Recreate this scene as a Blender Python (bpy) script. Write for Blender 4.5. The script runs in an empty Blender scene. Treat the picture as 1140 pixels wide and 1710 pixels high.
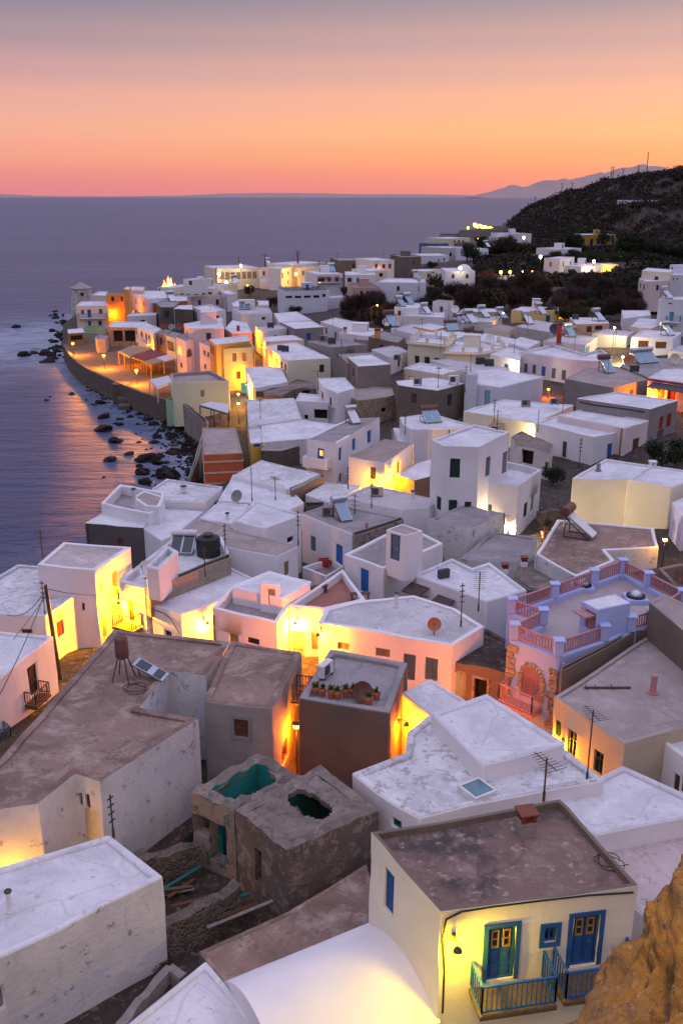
import bpy, bmesh, math, random
import numpy as np
from mathutils import Vector, Matrix, noise as mnoise
random.seed(11)
SC = bpy.context.scene
COL = SC.collection
# ---------------------------------------------------------------- camera model
F = 1600.0
PITCH = math.atan(527 / F)
CP, SP = math.cos(PITCH), math.sin(PITCH)
EYE = Vector((0, 0, 30.0))
def ray(px, py):
    u = (px - 570) / F
    v = (855 - py) / F
    return Vector((u, CP + v * SP, -SP + v * CP))
def P(px, py, z):
    d = ray(px, py)
    t = (z - EYE.z) / d.z
    return EYE + d * t
def PY(px, py, y):
    d = ray(px, py)
    return EYE + d * (y / d.y)
# ---------------------------------------------------------------- coast and terrain
COAST = [P(*c) for c in ((-700, 1200, 7), (-92, 1013, 7), (28, 938, 7), (60, 938, 7.4), (106, 900, 9), (140, 903, 9), (138, 872, 6.4), (176, 848, 6.4), (164, 838, 8.2), (198, 804, 8.2), (252, 811, 7.2), (278, 796, 7.2), (318, 780, 2.5), (316, 760, 0), (306, 728, 0), (284, 702, 0), (246, 680, 0),
         (206, 660, 0), (166, 640, 0), (134, 622, 0), (108, 597, 0), (99, 573, 0), (101, 552, 0), (108, 540, 0))]
COAST = [(p.x, p.y) for p in COAST]
# the far shore, hidden behind the roofs: photo column and distance
COAST += [((px - 570) / F * (y * CP + 30 * SP), y) for px, y in ((116, 240), (128, 258), (160, 262), (200, 258), (290, 276), (360, 302), (480, 312), (560, 320), (640, 322), (715, 338), (735, 352), (742, 400), (752, 460), (764, 540), (785, 600), (832, 668), (880, 690), (950, 640), (1030, 590), (1140, 560), (1400, 555), (2600, 600))]
COAST += [(1400, 600), (1400, -60), (-60, -60), (-60, 30)]
CP_ = np.array(COAST)
def coast_sd(pts):
    """signed distance to the coast, positive on land"""
    pts = np.asarray(pts, float)
    a = CP_; b = np.roll(CP_, -1, axis=0)
    d2 = np.full(len(pts), 1e18); inside = np.zeros(len(pts), bool)
    for (ax, ay), (bx, by) in zip(a, b):
        ex, ey = bx - ax, by - ay
        wx, wy = pts[:, 0] - ax, pts[:, 1] - ay
        t = np.clip((wx * ex + wy * ey) / (ex * ex + ey * ey + 1e-9), 0, 1)
        dx, dy = wx - t * ex, wy - t * ey
        d2 = np.minimum(d2, dx * dx + dy * dy)
        c = (ay > pts[:, 1]) != (by > pts[:, 1])
        with np.errstate(divide='ignore', invalid='ignore'):
            xi = ax + (pts[:, 1] - ay) * ex / (ey if abs(ey) > 1e-9 else 1e-9)
        inside ^= c & (pts[:, 0] < xi)
    d = np.sqrt(d2)
    return np.where(inside, d, -d)
CTRL = []
for px, py, z in ((0, 1300, 4.6), (-200, 1500, 5.0), (100, 1150, 4.0), (300, 1420, 5.2), (250, 1650, 5.5), (700, 1650, 5.6), (1000, 1340, 6.0), (480, 1270, 5.2), (850, 1180, 5.3), (1140, 1250, 6.0),
                  (400, 990, 4.2), (200, 1010, 3.4), (640, 800, 4.3), (850, 890, 5.2), (990, 940, 5.8), (920, 850, 5.8), (1100, 720, 7.4), (1240, 900, 7), (900, 640, 6.3), (600, 640, 4.6),
                  (420, 660, 3.2), (380, 760, 2.8), (330, 700, 2.5), (290, 660, 2.5), (250, 620, 2.5), (200, 605, 2.5), (140, 560, 2.5), (160, 545, 2.6), (120, 575, 2.5), (200, 575, 2.5), (300, 600, 3.0), (300, 490, 4), (400, 520, 4.2), (500, 480, 5),
                  (650, 530, 6), (600, 480, 5.8), (800, 490, 7.2), (900, 480, 8.5), (1000, 560, 8), (1100, 570, 9), (700, 440, 7), (450, 560, 4.2), (760, 570, 6.5), (800, 430, 8.5)):
    p = P(px, py, z); CTRL.append((p.x, p.y, z))
for px, py, y in ((784, 397, 524), (800, 397, 560), (765, 404, 390), (985, 412, 372), (950, 425, 335), (1050, 480, 300), (1140, 455, 330), (1220, 470, 320), (900, 440, 380), (870, 405, 480), (1090, 341, 412), (1068, 342, 408), (1114, 342, 408), (1140, 380, 395), (1050, 395, 392), (1030, 430, 292), (1015, 432, 288), (1085, 432, 290), (965, 430, 290), (912, 425, 292), (920, 455, 272), (940, 462, 275),
                  (838, 391, 640), (870, 370, 600), (910, 346, 560), (940, 329, 535), (985, 312, 510), (1020, 305, 490), (1050, 292, 470), (1100, 284, 455), (1140, 276, 450), (1250, 240, 450), (1400, 200, 450), (1300, 330, 400), (1400, 300, 380)):
    p = PY(px, py, y); CTRL.append((p.x, p.y, p.z - (2.4 if y >= 450 and p.z > 6 else 0)))
for x, y, z in ((0, -30, 9), (60, 0, 9), (250, 60, 14), (400, 200, 40), (180, 160, 9), (500, 470, 70), (700, 470, 80), (-40, 0, 6)):
    CTRL.append((x, y, z))
CT = np.array(CTRL)
def ground_np(pts):
    pts = np.asarray(pts, float)
    d2 = (pts[:, None, 0] - CT[None, :, 0]) ** 2 + (pts[:, None, 1] - CT[None, :, 1]) ** 2 + 9.0
    w = d2 ** -1.7
    z = (w * CT[None, :, 2]).sum(1) / w.sum(1)
    sd = coast_sd(pts)
    s = np.clip((sd + 2.0) / 6.0, 0, 1)
    s = s * s * (3 - 2 * s)
    return -1.5 + (z + 1.5) * s
def ground(x, y):
    return float(ground_np([(x, y)])[0])
# ---------------------------------------------------------------- object helpers
def tag(o, label=None, cat=None, group=None, kind=None):
    if label: o['label'] = label
    if cat: o['category'] = cat
    if group: o['group'] = group
    if kind: o['kind'] = kind
    return o
def empty(name, loc, label=None, cat=None, group=None, rz=0.0):
    o = bpy.data.objects.new(name, None); COL.objects.link(o)
    o.location = loc; o.rotation_euler = (0, 0, rz); o.empty_display_size = .2
    return tag(o, label, cat, group)
def root_of(o):
    v = Vector((0, 0, 0))
    while o is not None:
        v += o.location; o = o.parent
    return v
class MB:
    """collects shapes in world space; build() links them as one mesh object"""
    def __init__(s): s.v = []; s.f = []; s.m = []
    def quad(s, a, b, c, d, m=0):
        n = len(s.v); s.v += [tuple(a), tuple(b), tuple(c), tuple(d)]; s.f.append((n, n + 1, n + 2, n + 3)); s.m.append(m)
    def poly(s, pts, m=0):
        n = len(s.v); s.v += [tuple(p) for p in pts]; s.f.append(tuple(range(n, n + len(pts)))); s.m.append(m)
    def box(s, c, size, ax=None, m=0):
        """box with centre c, full size; ax = (x axis, y axis, z axis)"""
        X, Y, Z = ax or (Vector((1, 0, 0)), Vector((0, 1, 0)), Vector((0, 0, 1)))
        c = Vector(c); X = X * size[0] / 2; Y = Y * size[1] / 2; Z = Z * size[2] / 2
        q = [c + sx * X + sy * Y + sz * Z for sz in (-1, 1) for sx, sy in ((-1, -1), (1, -1), (1, 1), (-1, 1))]
        n = len(s.v); s.v += [tuple(p) for p in q]
        for f in ((3, 2, 1, 0), (4, 5, 6, 7), (0, 1, 5, 4), (1, 2, 6, 5), (2, 3, 7, 6), (3, 0, 4, 7)):
            s.f.append(tuple(n + i for i in f)); s.m.append(m)
    def beam(s, a, b, w, h=None, m=0):
        a = Vector(a); b = Vector(b); d = b - a; L = d.length
        if L < 1e-6: return
        X = d / L; up = Vector((0, 0, 1)) if abs(X.z) < .95 else Vector((0, 1, 0))
        Y = up.cross(X).normalized(); Z = X.cross(Y)
        s.box((a + b) / 2, (L, w, h or w), (X, Y, Z), m)
    def tube(s, pts, r, n=8, caps=True, m=0):
        pts = [Vector(p) for p in pts]; rs = r if isinstance(r, (list, tuple)) else [r] * len(pts)
        base = len(s.v)
        for i, p in enumerate(pts):
            d = (pts[min(i + 1, len(pts) - 1)] - pts[max(i - 1, 0)]).normalized()
            up = Vector((0, 0, 1)) if abs(d.z) < .9 else Vector((0, 1, 0))
            A = up.cross(d).normalized(); B = d.cross(A)
            for k in range(n):
                t = 2 * math.pi * k / n
                s.v.append(tuple(p + (A * math.cos(t) + B * math.sin(t)) * rs[i]))
        for i in range(len(pts) - 1):
            for k in range(n):
                a = base + i * n + k; b = base + i * n + (k + 1) % n
                s.f.append((a, b, b + n, a + n)); s.m.append(m)
        if caps:
            s.f.append(tuple(base + k for k in reversed(range(n)))); s.m.append(m)
            s.f.append(tuple(base + (len(pts) - 1) * n + k for k in range(n))); s.m.append(m)
    def lathe(s, c, prof, n=16, m=0):
        """prof: (radius, z) list, about a vertical axis through c"""
        base = len(s.v)
        for r, z in prof:
            for k in range(n):
                t = 2 * math.pi * k / n
                s.v.append((c[0] + r * math.cos(t), c[1] + r * math.sin(t), c[2] + z))
        for i in range(len(prof) - 1):
            for k in range(n):
                a = base + i * n + k; b = base + i * n + (k + 1) % n
                s.f.append((a, b, b + n, a + n)); s.m.append(m)
        s.f.append(tuple(base + k for k in reversed(range(n)))); s.m.append(m)
        s.f.append(tuple(base + (len(prof) - 1) * n + k for k in range(n))); s.m.append(m)
    def prism(s, pts, z0, z1, m=0):
        n = len(pts); base = len(s.v)
        s.v += [(p[0], p[1], z0) for p in pts] + [(p[0], p[1], z1) for p in pts]
        s.f.append(tuple(base + i for i in reversed(range(n)))); s.m.append(m)
        s.f.append(tuple(base + n + i for i in range(n))); s.m.append(m)
        for i in range(n):
            j = (i + 1) % n
            s.f.append((base + i, base + j, base + n + j, base + n + i)); s.m.append(m)
    def build(s, name, mat, parent=None, loc=None, smooth=None, bevel=0, merge=False, seg=2):
        o0 = root_of(parent) if parent is not None else Vector(loc or (0, 0, 0))
        me = bpy.data.meshes.new(name)
        me.from_pydata([(x - o0.x, y - o0.y, z - o0.z) for x, y, z in s.v], [], s.f)
        mats = mat if isinstance(mat, (list, tuple)) else [mat]
        me.validate()
        for q in mats: me.materials.append(M(q))
        if len(mats) > 1: me.polygons.foreach_set('material_index', s.m[:len(me.polygons)])
        bm = bmesh.new(); bm.from_mesh(me)
        if merge: bmesh.ops.remove_doubles(bm, verts=bm.verts, dist=1e-4)
        bmesh.ops.recalc_face_normals(bm, faces=bm.faces)
        bm.to_mesh(me); bm.free()
        if smooth is not None:
            me.polygons.foreach_set('use_smooth', [True] * len(me.polygons))
            me.set_sharp_from_angle(angle=math.radians(smooth))
        me.update()
        o = bpy.data.objects.new(name, me); COL.objects.link(o)
        if parent is not None: o.parent = parent
        else: o.location = o0
        if bevel:
            b = o.modifiers.new('soft_edges', 'BEVEL'); b.width = bevel; b.segments = seg; b.limit_method = 'ANGLE'; b.angle_limit = math.radians(40)
        return o
def children(o): return [c for c in list(COL.objects) if c.parent == o]
KIDS = {}
def copy_tree(o, parent=None):
    c = o.copy(); COL.objects.link(c)
    if parent is not None: c.parent = parent
    ks = KIDS.get(o.name)
    if ks is None: ks = KIDS[o.name] = children(o)
    for ch in ks: copy_tree(ch, c)
    return c
# ---------------------------------------------------------------- materials
MATS = {}
def nd(nt, t, **kw):
    n = nt.nodes.new(t)
    for k, v in kw.items():
        if k in n.inputs: n.inputs[k].default_value = v
        else: setattr(n, k, v)
    return n
def ramp(nt, stops, interp='LINEAR'):
    r = nt.nodes.new('ShaderNodeValToRGB'); e = r.color_ramp.elements; r.color_ramp.interpolation = interp
    while len(e) < len(stops): e.new(.5)
    for q, (p, c) in zip(e, stops):
        q.position = p; q.color = (*c, 1) if len(c) == 3 else c
    return r
def base_mat(name, rough=.85, spec=.3):
    m = bpy.data.materials.new(name); m.use_nodes = True; nt = m.node_tree
    b = nt.nodes['Principled BSDF']; b.inputs['Roughness'].default_value = rough; b.inputs['Specular IOR Level'].default_value = spec
    return m, nt, b
def coords(nt, scale=(1, 1, 1)):
    tc = nd(nt, 'ShaderNodeTexCoord'); oi = nd(nt, 'ShaderNodeObjectInfo')
    add = nd(nt, 'ShaderNodeVectorMath', operation='MULTIPLY_ADD')
    mul = nd(nt, 'ShaderNodeMath', operation='MULTIPLY'); mul.inputs[1].default_value = 57.0
    nt.links.new(oi.outputs['Random'], mul.inputs[0])
    add.inputs[1].default_value = (1, 1, 1)
    nt.links.new(tc.outputs['Object'], add.inputs[0]); nt.links.new(mul.outputs[0], add.inputs[2])
    mp = nd(nt, 'ShaderNodeMapping'); mp.inputs['Scale'].default_value = scale
    nt.links.new(add.outputs[0], mp.inputs['Vector'])
    return mp.outputs[0]
def mix(nt, fac, a, b):
    m = nd(nt, 'ShaderNodeMix', data_type='RGBA')
    for sock, v in ((m.inputs[0], fac), (m.inputs[6], a), (m.inputs[7], b)):
        if isinstance(v, (int, float)): sock.default_value = v
        elif isinstance(v, tuple): sock.default_value = (*v, 1)
        else: nt.links.new(v, sock)
    return m.outputs[2]
def noise_fac(nt, vec, scale, detail, lo, hi, rough=.6):
    n = nd(nt, 'ShaderNodeTexNoise', Scale=scale, Detail=detail, Roughness=rough)
    nt.links.new(vec, n.inputs['Vector'])
    r = ramp(nt, ((lo, (0, 0, 0)), (hi, (1, 1, 1))))
    nt.links.new(n.outputs['Fac'], r.inputs[0])
    return r.outputs[0]
def bump(nt, b, h, strength, dist=.05):
    bp = nd(nt, 'ShaderNodeBump', Strength=strength, Distance=dist)
    nt.links.new(h, bp.inputs['Height']); nt.links.new(bp.outputs[0], b.inputs['Normal'])
def plaster(name, c, dark=None, worn=None, amount=.5, streak=.3, bs=.25):
    """painted plaster: cloudy tone, thin rain streaks, chipped patches"""
    m, nt, b = base_mat(name)
    v = coords(nt); vs = coords(nt, (3.2, 3.2, .35))
    dark = dark or tuple(x * .72 for x in c); worn = worn or tuple(x * .45 for x in c)
    f1 = noise_fac(nt, v, .55, 6, .35, .75)
    col = mix(nt, f1, c, dark)
    f2 = noise_fac(nt, vs, 1.0, 5, .60, .85)
    k = nd(nt, 'ShaderNodeMath', operation='MULTIPLY'); k.inputs[1].default_value = streak; nt.links.new(f2, k.inputs[0])
    col = mix(nt, k.outputs[0], col, worn)
    f3 = noise_fac(nt, v, 1.7, 9, .70 - .12 * amount, .74 - .12 * amount, .72)
    k2 = nd(nt, 'ShaderNodeMath', operation='MULTIPLY'); k2.inputs[1].default_value = min(1, .25 + amount * .6); nt.links.new(f3, k2.inputs[0])
    col = mix(nt, k2.outputs[0], col, worn)
    nt.links.new(col, b.inputs['Base Color'])
    h = nd(nt, 'ShaderNodeTexNoise', Scale=5.0, Detail=8.0, Roughness=.65); nt.links.new(v, h.inputs['Vector'])
    bump(nt, b, h.outputs['Fac'], bs, .08)
    MATS[name] = m; return m
def deck(name, c, d, pale, lo=.38, hi=.62, flecks=0.0, fleck_c=(.2, .17, .16), bs=.4):
    """flat roof screed: large stains, scuffs, flecks of lifted paint"""
    m, nt, b = base_mat(name, .9)
    v = coords(nt)
    w = nd(nt, 'ShaderNodeTexNoise', Scale=.25, Detail=3.0); nt.links.new(v, w.inputs['Vector'])
    wv = nd(nt, 'ShaderNodeVectorMath', operation='MULTIPLY_ADD'); wv.inputs[1].default_value = (2.5, 2.5, 2.5)
    nt.links.new(w.outputs['Color'], wv.inputs[0]); nt.links.new(v, wv.inputs[2])
    f1 = noise_fac(nt, wv.outputs[0], .35, 8, lo, hi, .62)
    col = mix(nt, f1, c, d)
    f2 = noise_fac(nt, wv.outputs[0], .9, 10, .50, .68, .72)
    k = nd(nt, 'ShaderNodeMath', operation='MULTIPLY'); k.inputs[1].default_value = .85; nt.links.new(f2, k.inputs[0])
    col = mix(nt, k.outputs[0], col, pale)
    vo = nd(nt, 'ShaderNodeTexVoronoi', Scale=.22, feature='DISTANCE_TO_EDGE'); nt.links.new(wv.outputs[0], vo.inputs['Vector'])
    cr = ramp(nt, ((.003, (.28, .28, .28)), (.009, (0, 0, 0)))); nt.links.new(vo.outputs['Distance'], cr.inputs[0])
    col = mix(nt, cr.outputs[0], col, tuple(q * .45 for q in d))
    f4 = noise_fac(nt, v, 9.0, 6, .42, .66, .7)
    k4 = nd(nt, 'ShaderNodeMath', operation='MULTIPLY'); k4.inputs[1].default_value = .25; nt.links.new(f4, k4.inputs[0])
    col = mix(nt, k4.outputs[0], col, d)
    if flecks:
        f3 = noise_fac(nt, v, 2.6, 10, .60 - .08 * flecks, .64 - .08 * flecks, .75)
        k3 = nd(nt, 'ShaderNodeMath', operation='MULTIPLY'); k3.inputs[1].default_value = .7; nt.links.new(f3, k3.inputs[0])
        col = mix(nt, k3.outputs[0], col, fleck_c)
    nt.links.new(col, b.inputs['Base Color'])
    h = nd(nt, 'ShaderNodeTexNoise', Scale=3.0, Detail=9.0, Roughness=.7); nt.links.new(v, h.inputs['Vector'])
    bump(nt, b, h.outputs['Fac'], bs, .08)
    MATS[name] = m; return m
def stone(name, c1, c2, mortar, scale=2.6, bs=.8, gap=.06):
    """rubble masonry: irregular stones in a pale mortar"""
    m, nt, b = base_mat(name, .92)
    v = coords(nt)
    w = nd(nt, 'ShaderNodeTexNoise', Scale=2.0, Detail=4.0); nt.links.new(v, w.inputs['Vector'])
    wv = nd(nt, 'ShaderNodeVectorMath', operation='MULTIPLY_ADD'); wv.inputs[1].default_value = (.35, .35, .35)
    nt.links.new(w.outputs['Color'], wv.inputs[0]); nt.links.new(v, wv.inputs[2])
    vo = nd(nt, 'ShaderNodeTexVoronoi', Scale=scale); nt.links.new(wv.outputs[0], vo.inputs['Vector'])
    vd = nd(nt, 'ShaderNodeTexVoronoi', Scale=scale, feature='DISTANCE_TO_EDGE'); nt.links.new(wv.outputs[0], vd.inputs['Vector'])
    sp = nd(nt, 'ShaderNodeSeparateColor'); nt.links.new(vo.outputs['Color'], sp.inputs[0])
    col = mix(nt, sp.outputs[0], c1, c2)
    g = ramp(nt, ((gap * .4, (1, 1, 1)), (gap * 1.6, (0, 0, 0)))); nt.links.new(vd.outputs['Distance'], g.inputs[0])
    col = mix(nt, g.outputs[0], col, mortar)
    f = noise_fac(nt, v, .8, 6, .4, .7)
    k = nd(nt, 'ShaderNodeMath', operation='MULTIPLY'); k.inputs[1].default_value = .55; nt.links.new(f, k.inputs[0])
    col = mix(nt, k.outputs[0], col, mortar)
    nt.links.new(col, b.inputs['Base Color'])
    inv = ramp(nt, ((0, (0, 0, 0)), (gap * 2, (1, 1, 1)))); nt.links.new(vd.outputs['Distance'], inv.inputs[0])
    bump(nt, b, inv.outputs[0], bs, .06)
    MATS[name] = m; return m
def paint(name, c, rough=.55, var=.25, metal=0.0, scale=4.0, spec=.4):
    m, nt, b = base_mat(name, rough, spec); b.inputs['Metallic'].default_value = metal
    v = coords(nt); f = noise_fac(nt, v, scale, 6, .3, .75)
    nt.links.new(mix(nt, f, c, tuple(x * (1 - var) for x in c)), b.inputs['Base Color'])
    MATS[name] = m; return m
def glow(name, c, strength):
    m, nt, b = base_mat(name)
    b.inputs['Base Color'].default_value = (*c, 1); b.inputs['Emission Color'].default_value = (*c, 1); b.inputs['Emission Strength'].default_value = strength
    MATS[name] = m; return m
def M(q):
    return MATS[q] if isinstance(q, str) else q
plaster('white', (.80, .76, .78), (.70, .66, .70), (.46, .41, .40), .06, .22)
plaster('white_clean', (.84, .80, .82), (.75, .71, .74), (.56, .51, .50), -.1, .15)
plaster('white_stained', (.72, .69, .70), (.54, .51, .53), (.26, .23, .22), .95, .6, .6)
plaster('white_peeling', (.70, .66, .66), (.55, .50, .48), (.24, .18, .15), .95, .45, .8)
plaster('cream', (.78, .70, .56), (.70, .61, .47), (.42, .34, .26), .05, .25)
plaster('pale_pink', (.76, .62, .60), (.68, .54, .53), (.42, .33, .32), .05, .25)
plaster('grey_render', (.30, .27, .27), (.22, .20, .20), (.42, .38, .36), .45, .6, .6)
plaster('dark_render', (.13, .11, .10), (.095, .08, .075), (.20, .17, .15), .4, .35, .5)
plaster('brown_render', (.20, .155, .125), (.15, .115, .095), (.28, .22, .18), .4, .45, .6)
plaster('tan_render', (.50, .41, .30), (.42, .33, .24), (.26, .20, .15), .3, .4, .4)
plaster('cream_front', (.80, .74, .64), (.73, .66, .57), (.50, .42, .34), -.05, .28)
stone('rubble_wall', (.34, .27, .21), (.24, .19, .15), (.38, .31, .26), 3.5, .5)
plaster('grey_brown', (.27, .22, .20), (.21, .17, .155), (.36, .30, .27), .25, .5, .5)
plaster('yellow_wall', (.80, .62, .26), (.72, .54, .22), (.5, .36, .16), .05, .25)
plaster('yellow_dim', (.40, .25, .05), (.34, .21, .045), (.24, .16, .06), .1, .25)
plaster('white_blue', (.72, .72, .82), (.63, .62, .72), (.44, .42, .46), .05, .25)
plaster('salmon', (.72, .46, .34), (.64, .40, .29), (.42, .28, .22), .08, .25)
plaster('pale_grey', (.52, .52, .50), (.45, .45, .43), (.30, .30, .29), .08, .25)
plaster('yellow', (.78, .52, .10), (.68, .44, .09), (.44, .30, .10), .08, .25)
plaster('orange', (.70, .32, .08), (.60, .27, .07), (.36, .18, .08), .1, .3)
plaster('brick_red', (.50, .13, .06), (.42, .105, .05), (.25, .09, .06), .15, .3)
plaster('lilac', (.46, .50, .80), (.40, .44, .73), (.36, .33, .42), .1, .25)
plaster('lilac_pale', (.60, .58, .80), (.53, .50, .72), (.40, .35, .42), .1, .25)
plaster('mint', (.40, .56, .36), (.34, .49, .31), (.26, .30, .22), .25, .35)
plaster('pale_mint', (.62, .68, .52), (.55, .60, .46), (.36, .36, .30), .15, .3)
plaster('rose', (.56, .36, .34), (.48, .30, .29), (.28, .20, .19), .35, .4)
plaster('turquoise', (.02, .24, .21), (.015, .19, .17), (.30, .28, .25), .5, .1, .4)
plaster('ruin_plaster', (.33, .255, .22), (.24, .185, .16), (.10, .13, .115), 1.3, .5, .9)
plaster('ruin_wall', (.18, .14, .12), (.085, .07, .062), (.30, .23, .195), 1.45, .5, 1.4)
deck('roof_white', (.73, .70, .735), (.54, .515, .56), (.82, .785, .82), .40, .64, .22, (.42, .38, .38))
deck('roof_flaked', (.68, .65, .68), (.46, .435, .455), (.82, .79, .82), .42, .68, .8, (.30, .27, .26))
deck('roof_grey', (.32, .28, .29), (.24, .21, .22), (.42, .37, .38), .40, .64)
deck('roof_cracked', (.58, .54, .57), (.42, .385, .40), (.74, .70, .73), .40, .64, .25, (.28, .24, .24))
deck('roof_grey_pale', (.52, .48, .52), (.42, .385, .42), (.60, .56, .60), .40, .66)
deck('roof_brown_pale', (.34, .26, .235), (.27, .205, .185), (.40, .32, .29), .40, .66)
deck('roof_brown', (.30, .19, .155), (.18, .115, .095), (.48, .355, .305), .44, .60, .35, (.12, .09, .08))
deck('roof_mauve', (.38, .30, .285), (.29, .23, .22), (.48, .40, .38), .42, .66)
deck('roof_pink', (.56, .45, .44), (.44, .35, .34), (.70, .60, .60), .40, .64, .5, (.30, .25, .25))
deck('roof_stained', (.215, .135, .118), (.075, .058, .055), (.34, .235, .21), .46, .58, .35, (.42, .34, .31))
deck('terracotta', (.36, .145, .115), (.29, .12, .10), (.42, .20, .16), .42, .68, 0, bs=.15)
deck('tile_beige', (.44, .35, .35), (.38, .30, .30), (.50, .41, .40), .42, .68, 0, bs=.1)
deck('ruin_roof', (.25, .19, .165), (.15, .115, .10), (.37, .30, .265), .42, .62, .6, (.10, .08, .07), 1.0)
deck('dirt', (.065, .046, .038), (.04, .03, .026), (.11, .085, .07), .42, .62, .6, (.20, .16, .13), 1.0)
deck('paving', (.15, .105, .065), (.105, .075, .05), (.20, .145, .10), .4, .64, .2, (.2, .15, .1), .5)
stone('rubble', (.17, .13, .105), (.06, .05, .043), (.19, .15, .125), 4.6, .9, .10)
stone('stone_warm', (.40, .28, .19), (.20, .13, .09), (.46, .36, .27), 2.2)
stone('stone_pale', (.48, .43, .40), (.34, .30, .29), (.56, .51, .48), 2.4, .5)
stone('stone_dark', (.14, .12, .11), (.075, .065, .06), (.23, .19, .17), 3.2)
stone('windmill_stone', (.52, .47, .45), (.30, .26, .25), (.66, .61, .60), 1.1, .6)
for n_, c_ in (('blue', (.025, .11, .33)), ('bright_blue', (.03, .15, .50)), ('slate_blue', (.10, .16, .25)), ('teal', (.02, .15, .17)), ('cyan', (.05, .32, .48)), ('green', (.02, .10, .065)), ('dark_green', (.015, .05, .042)), ('red', (.42, .03, .02)), ('rust_red', (.22, .055, .035)),
               ('brown', (.13, .06, .035)), ('dark_brown', (.055, .032, .024)), ('grey', (.24, .24, .26)), ('dark_grey', (.06, .06, .065)), ('black', (.018, .018, .02)), ('white_paint', (.76, .74, .76)), ('pink', (.48, .20, .24)), ('dusty_pink', (.52, .235, .26)), ('mauve_door', (.27, .12, .17)), ('ochre', (.42, .24, .06)), ('pale_green', (.42, .52, .40)), ('pale_blue', (.30, .46, .62)), ('tan_wood', (.36, .24, .14)), ('orange_paint', (.55, .17, .03)), ('beige', (.60, .50, .38)), ('clay', (.45, .15, .06))):
    paint(n_ if n_ not in MATS else n_ + '_paint', c_)
paint('steel', (.55, .56, .60), .3, .2, .9); paint('rust', (.17, .075, .045), .8, .5, .2, 9.0); paint('tank_brown', (.20, .085, .07), .6, .5, .2, 3.0)
paint('collector', (.055, .11, .19), .12, .2, 0, 2.0, .8); paint('collector_pale', (.22, .34, .45), .15, .2, 0, 2.0, .8); paint('collector_black', (.012, .018, .03), .12, .2, 0, 2.0, .8)
paint('glass', (.03, .035, .045), .08, .3, 0, 1.0, .8); paint('interior_shade', (.022, .018, .016), .9, .4); paint('skylight_glass', (.10, .20, .26), .08, .2, 0, 1.0, .8)  # the near-black paint stands for the shade inside openings
paint('weeds', (.06, .08, .02), .9, .5)
paint('wood', (.15, .10, .065), .8, .45, 0, 7.0); paint('awning_wood', (.10, .07, .06), .8, .4, 0, 5.0); paint('cable', (.02, .018, .02), .6, .2); paint('concrete', (.33, .29, .27), .9, .35)
paint('canvas_tan', (.42, .25, .15), .9, .25); paint('canvas_red', (.27, .05, .05), .9, .25); paint('canvas_white', (.62, .58, .62), .9, .15); paint('tile_red', (.24, .055, .045), .8, .35)
paint('trunk', (.075, .055, .045), .95, .4)
glow('lamp_warm', (1, .56, .12), 22); glow('lamp_white', (1, .86, .55), 30); glow('lamp_sodium', (1, .36, .04), 16); glow('pane_lit', (1, .42, .08), 1.6); glow('pane_amber', (1, .6, .15), .5); glow('lamp_cool', (.75, .85, 1), 30)
deck('rock_wet', (.022, .018, .017), (.011, .009, .009), (.05, .04, .034), .42, .62, 0, bs=1.0); MATS['rock_wet'].node_tree.nodes['Principled BSDF'].inputs['Roughness'].default_value = .7; MATS['rock_wet'].node_tree.nodes['Principled BSDF'].inputs['Specular IOR Level'].default_value = .1
def cliff_mat():
    m, nt, b = base_mat('cliff_rock', .95, .1); v = coords(nt); w1 = nd(nt, 'ShaderNodeTexNoise', Scale=1.1, Detail=5.0); nt.links.new(v, w1.inputs['Vector'])
    wv = nd(nt, 'ShaderNodeVectorMath', operation='MULTIPLY_ADD'); wv.inputs[1].default_value = (1.2, 1.2, 1.2); nt.links.new(w1.outputs['Color'], wv.inputs[0]); nt.links.new(v, wv.inputs[2]); v = wv.outputs[0]
    col = mix(nt, noise_fac(nt, v, .7, 8, .40, .62), (.52, .31, .11), (.33, .22, .13)); col = mix(nt, noise_fac(nt, v, 1.6, 10, .54, .64, .7), col, (.24, .185, .15)); col = mix(nt, noise_fac(nt, v, 7.0, 8, .56, .66, .7), col, (.60, .43, .24)); col = mix(nt, noise_fac(nt, v, 4.0, 9, .60, .66, .75), col, (.13, .09, .06))
    nt.links.new(col, b.inputs['Base Color']); h = nd(nt, 'ShaderNodeTexNoise', Scale=2.2, Detail=13.0, Roughness=.72); nt.links.new(v, h.inputs['Vector']); bump(nt, b, h.outputs['Fac'], 1.0, .35); MATS['cliff_rock'] = m
cliff_mat()
plaster('turquoise_dark', (.015, .11, .095), (.01, .08, .07), (.09, .08, .07), .4, .2, .5)
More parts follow.
